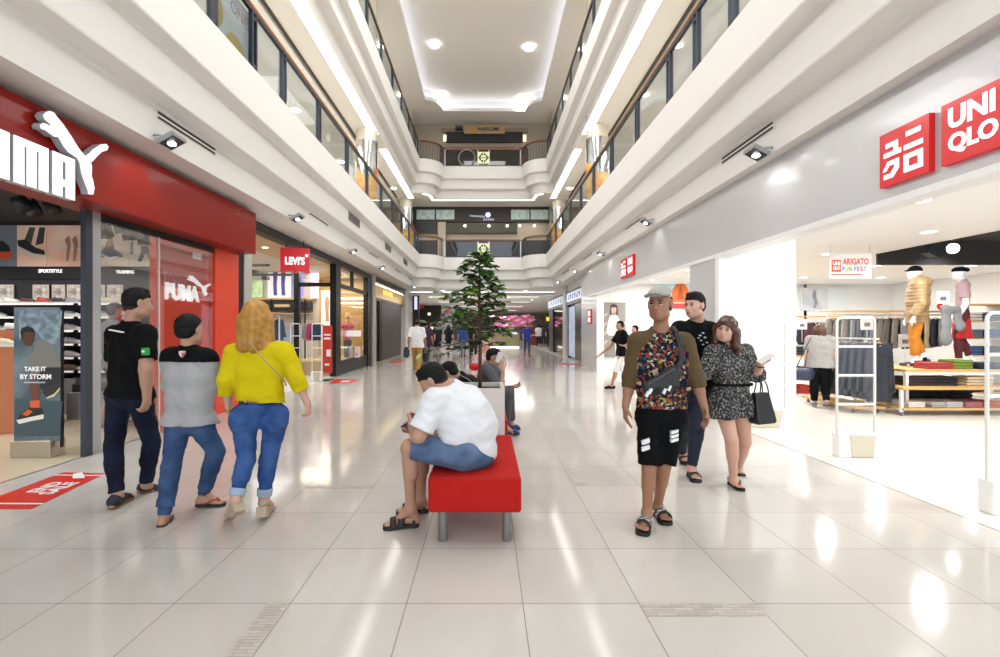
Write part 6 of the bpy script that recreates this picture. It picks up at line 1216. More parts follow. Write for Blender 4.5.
ALU = mat('rack_white', '#e6e4df', .35); WSH = mat('light_wood', '#d2a566', .45, var=.15, stretch=(1, 6, 1)); CAST = mat('castor_grey', '#6f6f70', .5)
def castor(t, x, y): 
    m = MB(); m.tube([(x-.012, y, .035), (x+.012, y, .035)], .035, 12); m.build('castor', CAST, t)
# front rack of down jackets, rail running into the shop
t = empty('clothes_rack', (6.85, 8.4, 0), 'low wheeled rack on a wooden base holding the quilted jackets', 'rack')
boxs(6.15, 6.66, 7.8, 9.1, .08, .12).build('base_board', WSH, t); 
for y in (7.95, 9.05): boxs(6.43, 6.47, y-.02, y+.02, .12, 1.24).build('upright', ALU, t)
boxs(6.43, 6.47, 7.7, 9.15, 1.235, 1.26).build('rail', ALU, t)
for x in (6.2, 6.6):
    for y in (7.9, 9.0): castor(t, x, y)
PC = ['#1d212c', '#262b38', '#30363f', '#2a303e', '#3d424a', '#474c50', '#3a4048', '#52554f']
for i in range(8):
    j = PUF if i == 0 else None; y = 7.74+i*.15
    if i == 0: PUF.location = (6.5, y, 1.2); tag(PUF, 'dark navy quilted down jacket hanging at the front of the low rack', 'jacket'); PUF.scale = (.8, 1, 1)
    else: hang(PUF, 6.5-.012*i, y, 1.2, 0, mat('down'+PC[i], PC[i], .45, var=.1), 'quilted down jacket in the row behind the navy one', 'quilted jackets on the low rack', (.78, .9, .98))
# hanging rows further in
def row(x0, x1, y, z, n, cols, rz, lab, grp, sc=1.0, two=None):
    t = empty('clothes_rail', ((x0+x1)/2, y, 0), 'white hanging rail holding %s' % grp, 'rack')
    boxs(x0-.05, x1+.05, y-.012, y+.012, z+.055, z+.075).build('rail', ALU, t)
    for x in (x0-.05, x1+.05): boxs(x-.015, x+.015, y-.015, y+.015, 0, z+.075).build('upright', ALU, t)
    boxs(x0-.1, x1+.1, y-.2, y+.2, z+.12, z+.15).build('top_shelf', WSH, t)
    for i in range(n):
        c = cols[i % len(cols)]; hang(CO, x0+(x1-x0)*(i+.5)/n, y+.0, z, rz+rr.uniform(-.15, .15), mat('cl'+c, c, .85, var=.1), lab, grp, (sc, sc*.8, sc*rr.uniform(.9, 1.05)))
row(7.5, 9.2, 10.2, 1.66, 11, ['#7d766d', '#6c665f', '#877e71', '#86868a', '#55555a', '#3b3e46', '#6c6f76'], .5, 'coat hanging in the grey and taupe row behind the quilted jackets', 'grey coats behind the quilted jackets', .95)
row(9.4, 10.9, 10.9, 1.68, 9, ['#2b2e3a', '#8b8d92', '#1f2028', '#b0b0b2', '#343a4c', '#c9b78f'], .5, 'garment hanging in the row behind the mannequins', 'garments behind the mannequins')
row(8.4, 10.2, 13.2, 1.62, 11, ['#3a3c48', '#e6e2e0', '#e5e3e3', '#2b2f42', '#5a3438', '#4a2e34', '#303548', '#86807a'], .5, 'garment hanging in the back row by the customer', 'garments in the back left row')
row(11.0, 13.6, 13.4, 1.66, 13, ['#77787d', '#d4c7a0', '#3c3f4b', '#c9c4bc', '#9a3c44', '#d8cfb4', '#22242c'], .5, 'garment hanging in the back row at the far right', 'garments in the back right row')
row(6.5, 8.0, 13.6, 1.62, 9, ['#3c3e46', '#cfcfd2', '#e7e5e3', '#c24a66', '#34394e', '#2a2d3b'], .5, 'garment hanging behind the white wall edge', 'garments behind the white wall')
tag(CO, 'grey coat hanging alone on the side of the back rail', 'clothing'); CO.location = (8.22, 12.75, 1.62); CO.rotation_euler = (0, 0, .4)
t = empty('clothes_rail', (8.2, 12.75, 0), 'short single arm rail with one grey coat', 'rack'); boxs(7.95, 8.5, 12.74, 12.76, 1.675, 1.695).build('rail', ALU, t); boxs(7.94, 7.97, 12.73, 12.77, 0, 1.7).build('upright', ALU, t)
# price cards
for x, y, z, w in ((pxx(867, 9.6), 9.6, pxz(324, 9.6), 'large, on the grey coat row'), (pxx(802, 12.2), 12.2, pxz(325, 12.2), 'left, above the back row'), (pxx(905, 9.4), 9.4, pxz(341, 9.4), 'between the quilted jackets and the mannequin'), (pxx(943, 9.8), 9.8, pxz(298, 9.8), 'high, between the two mannequins')):
    t = empty('price_card', (x, y, z), 'white price card, %s' % w, 'sign'); boxs(x-.13, x+.13, y-.004, y+.004, z-.13, z+.13).build('card', WP, t); boxs(x-.06, x+.06, y-.006, y-.004, z-.06, z+.02).build('print', mat('print_grey', '#77787c', .5), t); MB().tube([(x, y, z-.13), (x, y, z-.45)], .006, 5).build('stem', ALU, t)
t = empty('red_round_sign', (pxx(944, 10), 10, pxz(307, 10)), 'red rounded sign between the two mannequins', 'sign'); P = PL((pxx(944, 10), 10, pxz(307, 10)), (1, 0, 0), (0, 0, 1)); P.poly([(.16*math.cos(a), .1*math.sin(a)) for a in [i*math.pi/10 for i in range(20)]], 0, .01).build('plate', mat('bright_red', '#e8161d', .25), t); P.board(-.09, .09, -.015, .015, .011, .014).build('white_print', WP, t)
# platform table
t = empty('display_table', (8.1, 8.3, 0), 'two tier wheeled display table with light wood shelves below the mannequins', 'table')
boxs(6.95, 9.6, 7.75, 8.9, .70, .74).build('table_top', WSH, t); boxs(6.74, 9.4, 7.55, 8.3, .43, .465).build('lower_shelf', WSH, t); boxs(6.75, 9.4, 7.6, 8.6, .09, .125).build('bottom_shelf', WSH, t)
for x in (7.0, 9.55):
    for y in (7.8, 8.85): boxs(x-.025, x+.025, y-.025, y+.025, .06, .7).build('leg', ALU, t)
for x in (6.76, 9.35): boxs(x-.02, x+.02, 7.6, 7.64, .06, .43).build('leg', ALU, t); castor(t, x, 7.62)
boxs(6.95, 9.6, 7.76, 7.78, .66, .70).build('apron', ALU, t)
def fold(x, y, z, w, dd, h, c, lab, grp=None, n=3, rz=0):
    t = empty('folded_clothes', (x, y, z), lab, 'clothing', grp, rz)
    for i in range(n):
        S = boxs(-w/2+rr.uniform(-.01, .01), w/2, -dd/2, dd/2, h*i/n, h*(i+.96)/n, b=h/n*.42); S.local = True; S.build('folded_garment', mat('fold'+c, c, .85, var=.15), t)
for x, y, c, w, lab in ((pxx(933, 7.95), 7.95, '#a33536', .42, 'red'), (pxx(955, 8.0), 8.0, '#6f8430', .34, 'olive green'), (pxx(985, 7.95), 7.95, '#1c2233', .5, 'navy')): fold(x, y, .74, w, .3, .11 if c != '#6f8430' else .15, c, '%s folded clothes on the top of the display table' % lab)
for x, c, lab in ((pxx(908, 7.8), '#d9d5cd', 'cream'), (pxx(931, 7.8), '#a5a6a8', 'light grey'), (pxx(945, 7.8), '#b9babc', 'pale silver'), (pxx(965, 7.8), '#9a6a76', 'dusky pink'), (pxx(982, 7.8), '#a8472e', 'rust')): fold(x, 7.85, .126, .3, .4, .09, c, '%s folded clothes on the bottom shelf of the display table' % lab, rz=.1)
for x, c, lab in ((pxx(905, 8.45), '#33363c', 'charcoal'), (pxx(925, 8.45), '#1f222c', 'black navy'), (pxx(955, 8.45), '#24262e', 'near black')): fold(x, 8.45, .126, .42, .25, .2, c, '%s pile at the rear of the bottom shelf' % lab)
for x, c, lab in ((pxx(915, 7.9), '#2d2024', 'dark wine'), (pxx(938, 7.9), '#16171d', 'black'), (pxx(973, 7.9), '#c3b294', 'beige')): fold(x, 7.92, .466, .45, .3, .15, c, '%s folded clothes on the middle shelf of the display table' % lab)
# low tables at the left back
t = empty('display_table', (6.5, 10.4, 0), 'low wheeled wood table stacked with clothes behind the customer', 'table')
for z in (.35, .8): boxs(6.6, 8.0, 10.1, 10.8, z, z+.035).build('shelf', WSH, t)
for x in (6.63, 7.97):
    for y in (10.13, 10.77): boxs(x-.02, x+.02, y-.02, y+.02, .05, .8).build('leg', ALU, t); castor(t, x, y)
for i, (x, z, c, lab) in enumerate(((6.85, .835, '#2c2f38', 'charcoal'), (7.3, .835, '#2f4068', 'blue'), (7.75, .835, '#6d6b66', 'taupe'), (6.85, .385, '#1b1c22', 'black'), (7.35, .385, '#8c8f94', 'grey'), (7.0, .01, '#b3392e', 'red and white'), (7.5, .01, '#77706a', 'brown'))): fold(x, 10.4, z, .36, .4, .2 if z > .02 else .16, c, '%s folded clothes on the low table behind the customer, %s' % (lab, 'top' if z > .8 else 'shelf' if z > .3 else 'floor level'))
# ================= security gates
def gate(px0, px1, d, lab, ztop=1.54):
    x0, x1 = pxx(px0, d), pxx(px1, d); t = empty('security_gate', ((x0+x1)/2, d, 0), lab, 'security gate'); GW = mat('gate_white', '#f0efec', .35); r = .05
    pts = [(x0+.015, d, .25), (x0+.015, d, ztop-r)]+[(x0+.015+r*(1-math.cos(a)), d, ztop-r+r*math.sin(a)) for a in (.5, 1.0, 1.57)]+[(x1-.015-r*(1-math.cos(a)), d, ztop-r+r*math.sin(a)) for a in (1.57, 1.0, .5)]+[(x1-.015, d, ztop-r), (x1-.015, d, .25)]
    MB().tube(pts, .013, 8).build('frame', GW, t)
    for z in (1.22, .9, .58): boxs(x0+.02, x1-.02, d-.008, d+.008, z-.012, z+.012).build('crossbar', GW, t)
    boxs(x0+.02, x1-.02, d-.002, d+.002, .26, ztop-.02).build('clear_panel', GLS, t)
    boxs(x0, x1, d-.06, d+.06, 0, .26, b=.012).build('base', GW, t); w = x1-x0; m = MB(); m.prism([(x0+w*.3, .005), (x0+w*.82, .005), (x0+w*.9, .25), (x0+w*.25, .25)], lambda q, k: (q[0], d-.061-(.004 if k else 0), q[1])); m.build('beige_cover', mat('gate_beige', '#c3bba9', .4), t)
gate(835.5, 876, 5.2, 'white tube security gate with beige base in the middle of the shop entrance'); gate(985, 1040, 3.61, 'white tube security gate cut by the right edge of the photo'); gate(735, 786, 6.75, 'white tube security gate at the left of the shop entrance, by the white wall')
t = empty('shop_stand', (0, 0, 0), 'x', 'x') if 0 else None
for px0, px1, w in ((290, 300.5, 'left'), (311.5, 322, 'right')): gate(px0, px1, 12.6, 'small white security gate at the denim shop entrance, %s one' % w, 1.55)
d = 12.9; t = empty('sale_stand', (pxx(327, d), d, 0), 'narrow red poster stand with white print by the denim shop window', 'sign'); boxs(pxx(323, d), pxx(332, d), d-.02, d+.02, .2, pxz(326, d)).build('poster_sheet', mat('stand_red', '#c93a2b', .4), t); P = PL((0, d-.02, 0), (1, 0, 0), (0, 0, 1)); m = MB()
for a, b, y0, y1 in ((324.2, 330.8, 336, 334.5), (324.2, 330.8, 340, 338), (326.5, 331, 357, 350), (325, 329.5, 366, 364)): P.board(pxx(a, d), pxx(b, d), pxz(y0, d), pxz(y1, d), .001, .004, m)
m.build('white_print', WP, t); boxs(pxx(323, d), pxx(332, d), d-.25, d+.2, 0, .02).build('base', BLK, t); boxs(pxx(321.5, d), pxx(323, d), d-.02, d+.02, .0, 1.5).build('upright', ALU, t)
# denim shop goods
row(-7.6, -6.0, 14.6, 1.5, 9, ['#4a5f86', '#7c8ca8', '#a9b3c4', '#34456b', '#8b98b3', '#c4c8d0'], .4, 'denim garment hanging in the row inside the denim shop', 'denim garments in the denim shop', .8)
for px, c, w in ((313, '#c92f6c', 'bright pink'), (317, '#33405c', 'navy'), (309, '#8f9094', 'grey')): hang(CO, pxx(px, 14.9), 14.9, 1.6, .5, mat('cl'+c, c, .85), '%s garment hanging behind the narrow glass of the denim shop' % w, None, (.7, .7, .8))
t = empty('clothes_rail', (pxx(313, 14.9), 14.9, 0), 'short rail behind the narrow glass of the denim shop', 'rack'); boxs(pxx(307, 14.9), pxx(319, 14.9), 14.89, 14.91, 1.655, 1.675).build('rail', ALU, t); boxs(pxx(307, 14.9)-.02, pxx(307, 14.9), 14.88, 14.92, 0, 1.68).build('upright', ALU, t)
t = empty('display_table', (-7.2, 12.6, 0), 'low table with folded jeans inside the denim shop', 'table'); boxs(-8.0, -6.5, 12.3, 13, .78, .82).build('table_top', WSH, t); boxs(-8.0, -6.5, 12.3, 13, .35, .38).build('shelf', WSH, t)
for x in (-7.95, -6.55):
    for y in (12.35, 12.95): boxs(x-.02, x+.02, y-.02, y+.02, 0, .78).build('leg', BLK, t)
for i, x in enumerate((-7.75, -7.25, -6.75)): fold(x, 12.6, .82, .3, .35, .14, ['#3c4c6e', '#5b6f94', '#2a3550'][i], '%s pile of folded jeans on the denim shop table' % ['dark blue', 'mid blue', 'navy'][i])
d = 15.6; t = empty('wall_poster', (-5.4, d, 1.5), 'lit poster of a standing figure behind the narrow glass of the denim shop', 'poster'); boxs(pxx(321, d), pxx(332, d), d, d+.05, pxz(326, d), pxz(291, d)).build('sheet', mat('poster_lit', '#efece8', .4, emit=.4), t); P = PL((0, d, 0), (1, 0, 0), (0, 0, 1)); P.poly([(pxx(x, d), pxz(y, d)) for x, y in ((326, 297), (328, 297), (329.5, 302), (328.5, 311), (329, 322), (326, 322), (325.5, 311), (324.8, 303))], .001, .005).build('figure_print', mat('peach', '#d9a88c', .5), t)
# torso form in the window
t = empty('dress_form', (-5.3, 16.4, 0), 'dress form in a pink and red top in the denim shop window', 'mannequin'); c = Vector((pxx(347.5, 16.3), 16.3, 0)); S = SDF()
S.cone(c+UP*1.25-Vector((.12, 0, 0)), c+UP*1.25+Vector((.12, 0, 0)), .09, None, .04); S.cone(c+UP*1.05, c+UP*1.5, .14, .13, .05); S.cone(c+UP*1.5+Vector((-.17, 0, 0)), c+UP*1.5+Vector((.17, 0, 0)), .07, None, .05); S.plane(c+UP*1.0, (0, 0, -1)); S.build('top', .016, mat('pink_red_print', '#c9344f', .8, col2='#d98aa0', vscale=5), t)
m = MB(); m.sphere(c+UP*1.85, (.09, .1, .13)); m.tube([c+UP*1.55, c+UP*1.78], .045, 8); m.build('head', mat('form_cream', '#e0c79a', .5), t); S = SDF(); S.cone(c+UP*.98, c+UP*.45, .14, .11, .03); S.build('jeans', .02, M_BLUJ, t); MB().tube([c+UP*.02, c+UP*.4], .02, 8).build('pole', SIL, t)
for px, z, w, c_ in ((352, .45, 'left', '#d9d6d2'), (357.5, .45, 'right', '#e4d9d6')): d = 16.0; t = tag(boxs(pxx(px-2, d), pxx(px+2, d), d-.12, d+.12, .43, .8, b=.01).build('display_box', mat('dispb'+c_, c_, .5, col2='#b05a52', vscale=9, th=.6)), 'small pale display box on the floor of the denim shop window, %s' % w, 'box')
tag(boxs(pxx(346, 15.3), pxx(361, 15.3), 15.3, 15.32, pxz(337, 15.3), pxz(331, 15.3)).build('window_notice', mat('notice', '#e8e8ea', .4, emit=.3)), 'white notice strip in the denim shop window', 'sign')
struct('floor', boxs(-6.3, -4.62, 14.2, 17.9, 0, .42), mat('window_plinth', '#cdb58e', .5))
# ================= mannequins
def stand(x, y, f, h, a=.35, z0=0, arms=.15, hf=None, w=1):
    f = nrm((f[0], f[1], 0)); r = Vector((f.y, -f.x, 0)); b = Vector((x, y, z0)); Q = lambda X, Y, Z: b+r*X*h+f*Y*h+UP*Z*h; J = dict(s=h/1.72, hs=h/1.76, f=(f.x, f.y), hf=hf or (f.x, f.y, 0), hd=Q(0, .02, .935), nb=Q(0, -.005, .852))
    for k, s_, t_ in (('l', -1, a), ('r', 1, -a)):
        J['s'+k] = Q(s_*.105*w, -.005, .815); J['h'+k] = Q(s_*.052*w, 0, .52); J['k'+k] = Q(s_*.052, t_*.16+.02+max(-t_, 0)*.05, .285); J['a'+k] = Q(s_*.05, t_*.34-(.04 if t_ < 0 else 0), .05+(.03 if t_ < 0 else 0))
        J['g'+k] = (Q(s_*.05, t_*.34-.03-(.04 if t_ < 0 else 0), .012+(.03 if t_ < 0 else 0)), Q(s_*.055, t_*.34+.11-(.02 if t_ < 0 else 0), .012)); J['e'+k] = Q(s_*(.125*w+.01), -t_*arms*.5-.01, .63); J['w'+k] = Q(s_*(.13*w+.01), -t_*arms+.05, .49); J['t'+k] = Q(s_*(.13*w), -t_*arms*1.2+.075, .43)
    return J
def simple(lab, J, skin, top, bot, hairst='short', hm=None, end=1.9, sleeve=.65, vox=.014, shoes=True, grp=None, g=1.0, name='person', cat='person', tail=.06, shoem=None, body_fine=False, jv=None):
    p = body(name, lab, J, skin, vox, g, (((0, 0, 1), .4), ((0, 0, 1), .4)) if vox < .012 else (None, None), False, body_fine, grp, cat)
    shirt(p, J, top, .016, sleeve, 0, g*1.06, vox=vox, tail=tail, hemp=((J['hl']+J['hr'])/2-UP*tail, (0, 0, -1)), q=.8, neckr=.058)
    pants(p, J, bot, .012, end, g*.95, vox=vox, flare=.006, lg=g*.97, waist=.06)
    if shoes:
        for k in 'lr': S = SDF(); he, to = J['g'+k]; S.cone(he+UP*.035, he+(to-he)*.65+UP*.028, .04, .034, .02); S.cone(he+(to-he)*.6+UP*.028, to-(to-he)*.1+UP*.022, .036, .028, .02); S.build('shoe', max(vox*.7, .008), shoem or M_BLK, p)
    if hairst: hair(hairst, J['hd'], J['frm'], J.get('hs', 1), p, hm or HAIRB, max(vox*.75, .007))
    return p
MW = SKN['doll']
J = stand(pxx(917, 8.3), 8.3, (-.8, .55), 1.78, .05, .74, hf=(-.9, .35, 0)); J['al'].z += 0
p = body('mannequin', 'white mannequin in beige hooded down coat, orange trousers and black cap on the display table', J, 'doll', .011, 1.0, (((1, 0, 0), .3), ((1, 0, 0), .3)), False, True, None, 'mannequin')
BC = mat('beige_down', '#987c54', .5, var=.08); S = SDF(); torso(S, J, .05, 1.05, q=.95)
for x in (-1, 1): pass
B0 = (J['hl']+J['hr'])/2; S.cone(B0+UP*.1, B0-UP*.16, .17, .19, .05, (tuple(nrm((-.8, .55, 0))), .85)); S.plane(B0-UP*.14, (0, 0, -1))
for k in 'lr': arm(S, J, k, .035, 1.85)
S.ridge(.007, .06); S.cone(J['nb']-UP*.02, J['nb']+UP*.03, .1, .085, .03); S.ell(J['nb']-Vector((-.8, .55, 0))*.1-UP*.03, (.1, .1, .11), None, .03); S.build('down_coat', .011, BC, p)
pants(p, J, mat('mustard_trousers', '#b87414', .75, var=.08), .018, 1.72, .9, vox=.011, lg=.95, flare=.01)
for k in 'lr': S = SDF(); he, to = J['g'+k]; S.cone(he+UP*.035, he+(to-he)*.65+UP*.03, .04, .034, .02); S.cone(he+(to-he)*.6+UP*.028, to+UP*.022, .036, .028, .02); S.build('shoe', .01, mat('shoe_charcoal', '#3a3b3f', .6), p); S = SDF(); S.cone(pt(J['k'+k], J['a'+k], .93), pt(J['k'+k], J['a'+k], 1.1), .046, None, .01, cut='ab'); S.build('ankle_band', .01, M_BLK, p)
fr = J['frm']; r, f, u = fr; c = J['hd']; S = SDF(); S.ell(c+u*.04-f*.01, (.092, .108, .095), [tuple(r), tuple(f), tuple(u)]); S.plane(c+u*.03, tuple(-u)); S.cone(c+u*.05+f*.08-r*.03, c+u*.05+f*.08+r*.03, .06, None, .01, (tuple(u), .18)); S.build('cap', .01, M_BLK, p)
J = stand(pxx(962, 8.35), 8.35, (-.75, .65), 1.78, .08, .74, hf=(-.95, .2, .05)); 
p = body('mannequin', 'white mannequin in black beret, dusty pink top and red skirt on the display table', J, 'doll', .011, .92, (((1, 0, 0), .3), ((1, 0, 0), .3)), False, True, None, 'mannequin')
shirt(p, J, mat('dusty_pink', '#a98d92', .8), .012, .75, .1, .95, vox=.011, hemp=((J['hl']+J['hr'])/2+UP*.1, (0, 0, -1))); S = SDF(); B0 = (J['hl']+J['hr'])/2; S.cone(B0+UP*.12, B0-UP*.42, .13, .2, .05, (tuple(nrm((-.75, .65, 0))), .7)); S.plane(B0+UP*.11, (0, 0, 1)); S.plane(B0-UP*.42, (0, 0, -1)); S.noise(.006, 18, 2); S.build('skirt', .011, mat('skirt_red', '#b5171c', .75), p)
pants(p, J, mat('maroon_leggings', '#571a20', .75), .012, 1.85, .8, vox=.011, lg=.9)
fr = J['frm']; r, f, u = fr; c = J['hd']; S = SDF(); S.ell(c+u*.065-f*.02, (.11, .12, .055), [tuple(r), tuple(f), tuple(u)]); S.ell(c+u*.04, (.085, .1, .07), [tuple(r), tuple(f), tuple(u)], .03); S.plane(c+u*.03, tuple(-u)); S.build('beret', .01, M_BLK, p)
S = SDF(); q = J['wl']; c1 = Vector((pxx(946, 8.1), 8.1, pxz(325, 8.1))); S.cone(c1+UP*.24, c1-UP*.26, .075, .105, .05, ((0, 1, 0), .45)); S.cone(c1+Vector((.2, 0, .2)), c1+Vector((.24, 0, -.04)), .06, .085, .04, ((0, 1, 0), .45)); S.cone(c1+UP*.28, c1+Vector((.2, 0, .27)), .06, None, .06); S.noise(.012, 16, 2); t = tag(S.build('folded_coat', .013, mat('light_grey_wool', '#7f8183', .9, var=.08)), 'light grey coat draped over the arm of the mannequin in the red skirt', 'clothing')
# ================= customer and passers-by
J = stand(pxx(820, 8.4), 8.4, (.45, .9), 1.50, .12, hf=(.7, .7, -.1)); cust = simple('woman customer in light grey t-shirt and black trousers browsing the quilted jackets', J, 'light', mat('pale_grey_tee', '#a09e9b', .85, var=.05), M_BLK, 'bob', mat('hair_auburn', '#5e3a22', .5, var=.3), 1.9, .7, .011, True, None, 1.22, shoem=mat('sneaker_grey', '#6a6a6c', .6))
S = SDF(); c1 = Vector((pxx(801, 8.25), 8.25, pxz(371, 8.25))); S.cone(c1-Vector((.1, 0, .06)), c1+Vector((.12, 0, -.06)), .11, .12, .05, ((0, 1, 0), .6)); S.plane(c1+UP*.08, (0, 0, 1)); hb = tag(S.build('handbag', .012, mat('navy_leather', '#262b45', .4)), 'navy handbag hanging from the shoulder of the woman customer', 'bag'); MB().tube([c1+Vector((-.08, 0, .06)), J['sl']+Vector((-.02, -.07, .04)), J['sl']+Vector((.03, .02, .06)), c1+Vector((.1, .05, .06))], .008, 5).build('strap', mat('navy_leather', '#262b45', .4), hb)
J = stand(pxx(621, 11.0), 11.0, (-1, -.05), 1.6, .45, arms=.5); J['wl'] = J['el']+Vector((-.2, -.05, .02)); J['tl'] = J['wl']+Vector((-.09, 0, 0)); simple('slim boy in black t-shirt and white shorts walking by the far opening', J, 'mid', M_BLK, mat('white_shorts', '#e4e4e4', .8), 'short', None, 1.15, .7, .011, True, None, .88)
J = stand(pxx(636, 11.9), 11.9, (-1, .1), 1.5, .3); simple('child in pale top mostly hidden behind the capped man', J, 'light', mat('peach_top', '#d9b8a0', .8), mat('pale_trousers', '#cbb9a6', .8), 'short', None, 1.9, .7, .013, True, None, .88)
J = stand(pxx(417, 14.6), 14.6, (.05, 1), 1.7, .4, arms=.3); simple('man in white t-shirt and khaki trousers walking away down the mall', J, 'brown', mat('white_tee', '#dedede', .8), mat('khaki_cotton', '#a5803c', .8, var=.1), 'crop', HAIRB, 1.92, .75, .011, True, None, 1.1, shoem=mat('shoe_tan', '#b9a88a', .6))
S = SDF(); c1 = Vector((pxx(406.5, 14.5), 14.5, pxz(352, 14.5))); S.cone(c1-UP*.1, c1+UP*.06, .1, .09, .03, ((0, 1, 0), .6)); tag(S.build('shopping_bag', .015, mat('dark_bag', '#262d3a', .6)), 'dark carrier bag held by the man in khaki trousers', 'bag')
def far(px, d, f, h, skin, top, bot, lab, hs='short', hm=None, end=1.9, sl=.65, g=1.0, sm=None): J = stand(pxx(px, d), d, f, h, .35, arms=.3); simple(lab, J, skin, mat('t'+top, top, .8), mat('b'+bot, bot, .8), hs, hm, end, sl, .018, True, None, g, shoem=sm)
far(425.5, 17.5, (.1, 1), 1.68, 'mid', '#33223a', '#2a2428', 'person in dark purple top walking beyond the man in khaki')
far(438, 24.0, (-.5, 1), 1.62, 'light', '#16161b', '#1b1c22', 'person in black with bare legs walking at the far left', 'long', HAIRBR, 1.0)
far(448.5, 25.2, (.2, 1), 1.6, 'pale', '#202127', '#17181c', 'woman in black skirt with pale legs in the far concourse', 'long', None, .9)
far(463, 23.0, (0, 1), 1.66, 'mid', '#2f58a0', '#6e7681', 'person in blue top and grey trousers behind the tree, left side')
far(471.5, 24.5, (.2, 1), 1.7, 'mid', '#191b24', '#15161c', 'person in black behind the tree trunk'); far(478, 22.5, (-.2, 1), 1.66, 'mid', '#2b2e38', '#23252d', 'person in dark grey clothes just behind the tree')
far(527, 24.6, (.1, -1), 1.66, 'mid', '#2a3fa0', '#3e4c66', 'man in royal blue t-shirt and jeans walking toward the camera in the far concourse')
far(538.5, 36, (0, 1), 1.7, 'light', '#d9d6d2', '#18191e', 'person in white top and black trousers in the far concourse'); far(543.5, 38, (0, 1), 1.68, 'mid', '#33343c', '#1c1d22', 'person in grey top beside the one in white, far away'); far(549, 34.5, (.2, 1), 1.66, 'mid', '#1d1f2b', '#20222b', 'person in black at the far right pillar'); far(546, 50, (0, 1), 1.7, 'mid', '#a32c33', '#26262b', 'person in red top very far away')
# ================= seated people behind the planter
J = dict(f=(1, -.1), hf=(.9, -.25, -.3), hd=at(494, 358, 6.15), sr=at(486, 371, 6.0), sl=at(493, 368, 6.35), er=at(501, 392, 5.95), wr=at(503, 371, 6.0), tr=at(500, 358, 6.05), el=at(503, 390, 6.5), wl=at(514, 387, 6.45), tl=at(523, 384, 6.4), nb=at(488, 366, 6.17),
    hr=at(484, 396, 6.05), hl=at(484, 394, 6.35), kr=at(508, 394, 6.1), kl=at(509, 392, 6.45), ar=at(505, 428, 6.15), al=at(511, 424, 6.5)); J['gr'] = (at(504, 435, 6.2), at(519, 435, 6.2)); J['gl'] = (at(508, 431, 6.5), at(520, 431, 6.5))
for k in ('gr', 'gl'): J[k][0].z = J[k][1].z = .02
for a in ('hr', 'hl'): J[a].z = .56
GT = mat('charcoal_tee', '#4e5057', .8, var=.1); DT = mat('grey_trousers', '#45464a', .8, var=.1)
p = body('person', 'man in charcoal t-shirt and grey trousers seated behind the planter with phone at his ear', J, 'tan', .0085, 1.0, (((-1, 0, 0), .7), ((0, 0, 1), .2)), False); shirt(p, J, GT, .018, .7, -.02, 1.12, q=.85, ag=1.05, vox=.009); pants(p, J, DT, .016, 1.88, 1.0, vox=.009, flare=.012, lg=1.0, waist=.1)
for k in 'lr': shoe(p, *J['g'+k], J['a'+k], mat('blue_suede', '#1c3a7a', .7), mat('sole_navy', '#22242c', .6), 1, .008)
hair('short', J['hd'], J['frm'], 1.03, p, HAIRB, .008); MB().tube([J['hd']+Vector((-.02, -.06, .11)), J['hd']+Vector((0, -.1, .0)), J['nb']+Vector((0, -.06, 0))], .004, 5).build('cord', BLK, p) if 0 else None
tag(MB().box(-.035, .035, -.006, .006, -.07, .07, Matrix.Translation(J['tr']+Vector((-.01, -.02, .0)))@Matrix.Rotation(.3, 4, 'Y'), b=.004).build('mobile_phone', mat('phone_white', '#d7d7da', .3)), 'white mobile phone at the ear of the man in charcoal', 'phone')
J = dict(f=(-1, .1), hf=(-.8, .2, -.55), hd=at(449, 373, 5.2), sl=at(463, 386, 5.1), sr=at(469, 382, 5.45), el=at(452, 405, 5.05), er=at(456, 402, 5.5), wl=at(440, 402, 5.2), wr=at(441, 400, 5.45), tl=at(434, 400, 5.25), tr=at(434, 398, 5.4), nb=at(460, 377.5, 5.26),
    hl=at(480, 406, 5.2), hr=at(481, 404, 5.5), kl=at(447, 405, 5.15), kr=at(448, 403, 5.5), al=at(449, 448, 5.2), ar=at(450, 445, 5.5)); J['gl'] = (at(451, 455, 5.2), at(431, 455, 5.2)); J['gr'] = (at(452, 448, 5.5), at(433, 448, 5.5))
for k in ('gr', 'gl'): J[k][0].z = J[k][1].z = .02
for a in ('hr', 'hl'): J[a].z = .56
p = body('person', 'man in black top bending over on the second bench, left of the planter', J, 'tan', .0085, 1.0, (((0, 0, 1), .7), ((0, 0, 1), .7)), False); shirt(p, J, M_BLK, .018, 1.1, -.02, 1.1, q=.85, ag=1.05, vox=.009); pants(p, J, M_NAVYJ, .016, 1.9, 1.0, vox=.009, flare=.012, waist=.1)
for k in 'lr': shoe(p, *J['g'+k], J['a'+k], M_BLK, RUB, 1, .008)
hair('short', J['hd'], J['frm'], 1.02, p, HAIRB, .008); MB().tube([at(459, 375, 5.12), at(468, 379.5, 5.03), at(476, 386, 5.05)], .006, 5).build('grey_stripe', mat('stripe_grey', '#8f8f92', .6), p)
J = dict(f=(-.3, .95), hf=(.5, -.5, -.5), hd=at(485.5, 346, 7.5), sl=at(476, 360, 7.5), sr=at(495, 360, 7.5), el=at(473, 376, 7.4), er=at(499, 376, 7.4), wl=at(479, 382, 7.25), wr=at(493, 382, 7.25), tl=at(483, 383, 7.2), tr=at(489, 383, 7.2), nb=at(485.5, 355, 7.5), hl=at(480, 384, 7.5), hr=at(491, 384, 7.5), kl=at(477, 383, 7.9), kr=at(494, 383, 7.9), al=at(477, 410, 8.05), ar=at(494, 410, 8.05), s=.92)
J['f'] = (0, 1); J['gl'] = (at(477, 412, 8.0), at(477, 412, 8.25)); J['gr'] = (at(494, 412, 8.0), at(494, 412, 8.25))
for k in ('gr', 'gl'): J[k][0].z = J[k][1].z = .02
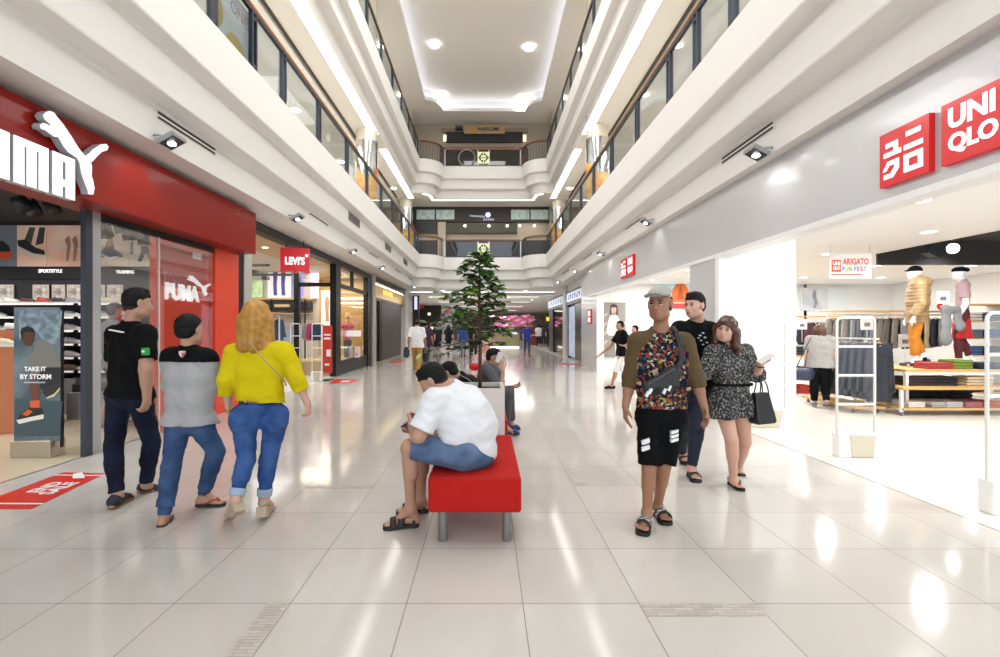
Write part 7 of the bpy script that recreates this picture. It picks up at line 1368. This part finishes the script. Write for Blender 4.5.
for a in ('hr', 'hl'): J[a].z = .56
p = simple('woman in pink and grey patterned scarf seated behind the tree trunk', J, 'light', mat('pink_pattern', '#c98a86', .8, col2='#cfc6c0', vscale=14), DT, 'cap_hair', mat('grey_blue_scarf', '#4c5668', .7), 1.9, 1.3, .011, True)
S = SDF(); c1 = at(475.5, 367, 7.0); S.cone(c1-Vector((.035, 0, 0)), c1+Vector((.035, 0, 0)), .06, None, .03, ((0, 1, 0), .6)); S.plane(c1+UP*.05, (0, 0, 1)); rb_ = tag(S.build('handbag', .01, mat('red_leather', '#c71f22', .4)), 'small bright red handbag beside the tree trunk', 'bag'); MB().tube([c1+Vector((-.06, 0, .04)), c1+Vector((-.12, .1, .3)), at(478, 352, 7.3)], .008, 5).build('strap', BLK, rb_)

t = empty('shelf_unit', (10.6, 9.6, 0), 'white shelf unit of folded dark clothes at the right edge behind the gate', 'shelf')
for x in (9.75, 10.65, 11.55): boxs(x-.02, x+.02, 9.5, 9.95, 0, 1.95).build('side_panel', ALU, t)
for z in (.1, .5, .85, 1.2, 1.55, 1.9): boxs(9.77, 11.53, 9.5, 9.95, z, z+.025).build('shelf', WSH, t)
fc = ['#262b3c', '#5b6a80', '#8d8a84', '#3a2730', '#c4bdb0', '#1b1d25', '#46608a', '#77453c']
for r_, z in enumerate((.125, .525, .875, 1.225, 1.575)):
    for c_ in range(4):
        q = fc[(r_*3+c_*5) % 8]; fold(9.98+c_*.43+(.04 if c_ > 1 else 0), 9.72, z, .34, .34, .18, q, 'pile of folded clothes in the white shelf unit at the right edge', 'folded clothes in the right shelf unit', 3)

row(-6.95, -5.35, 12.0, 1.68, 11, ['#55688a', '#8f9db6', '#c9ccd2', '#3b4c6c', '#9aa4b4', '#6d7f9f', '#d8d8da'], .5, 'shirt or jeans hanging in the nearer row of the denim shop', 'denim clothes in the nearer row', .85)

J = stand(pxx(113, 6.6), 6.6, (.6, .8), 1.78, .2); simple('person in grey top and dark cap inside the sports shop behind the man in black', J, 'tan', mat('grey_top', '#7b7b80', .8), mat('dark_shorts', '#202226', .8), 'short', mat('dark_cap', '#2a2b30', .6), 1.1, .7, .012, True, None, 1.0, shoem=mat('sneaker_yellow', '#a8a88a', .5, col2='#2a2a2c', vscale=20))
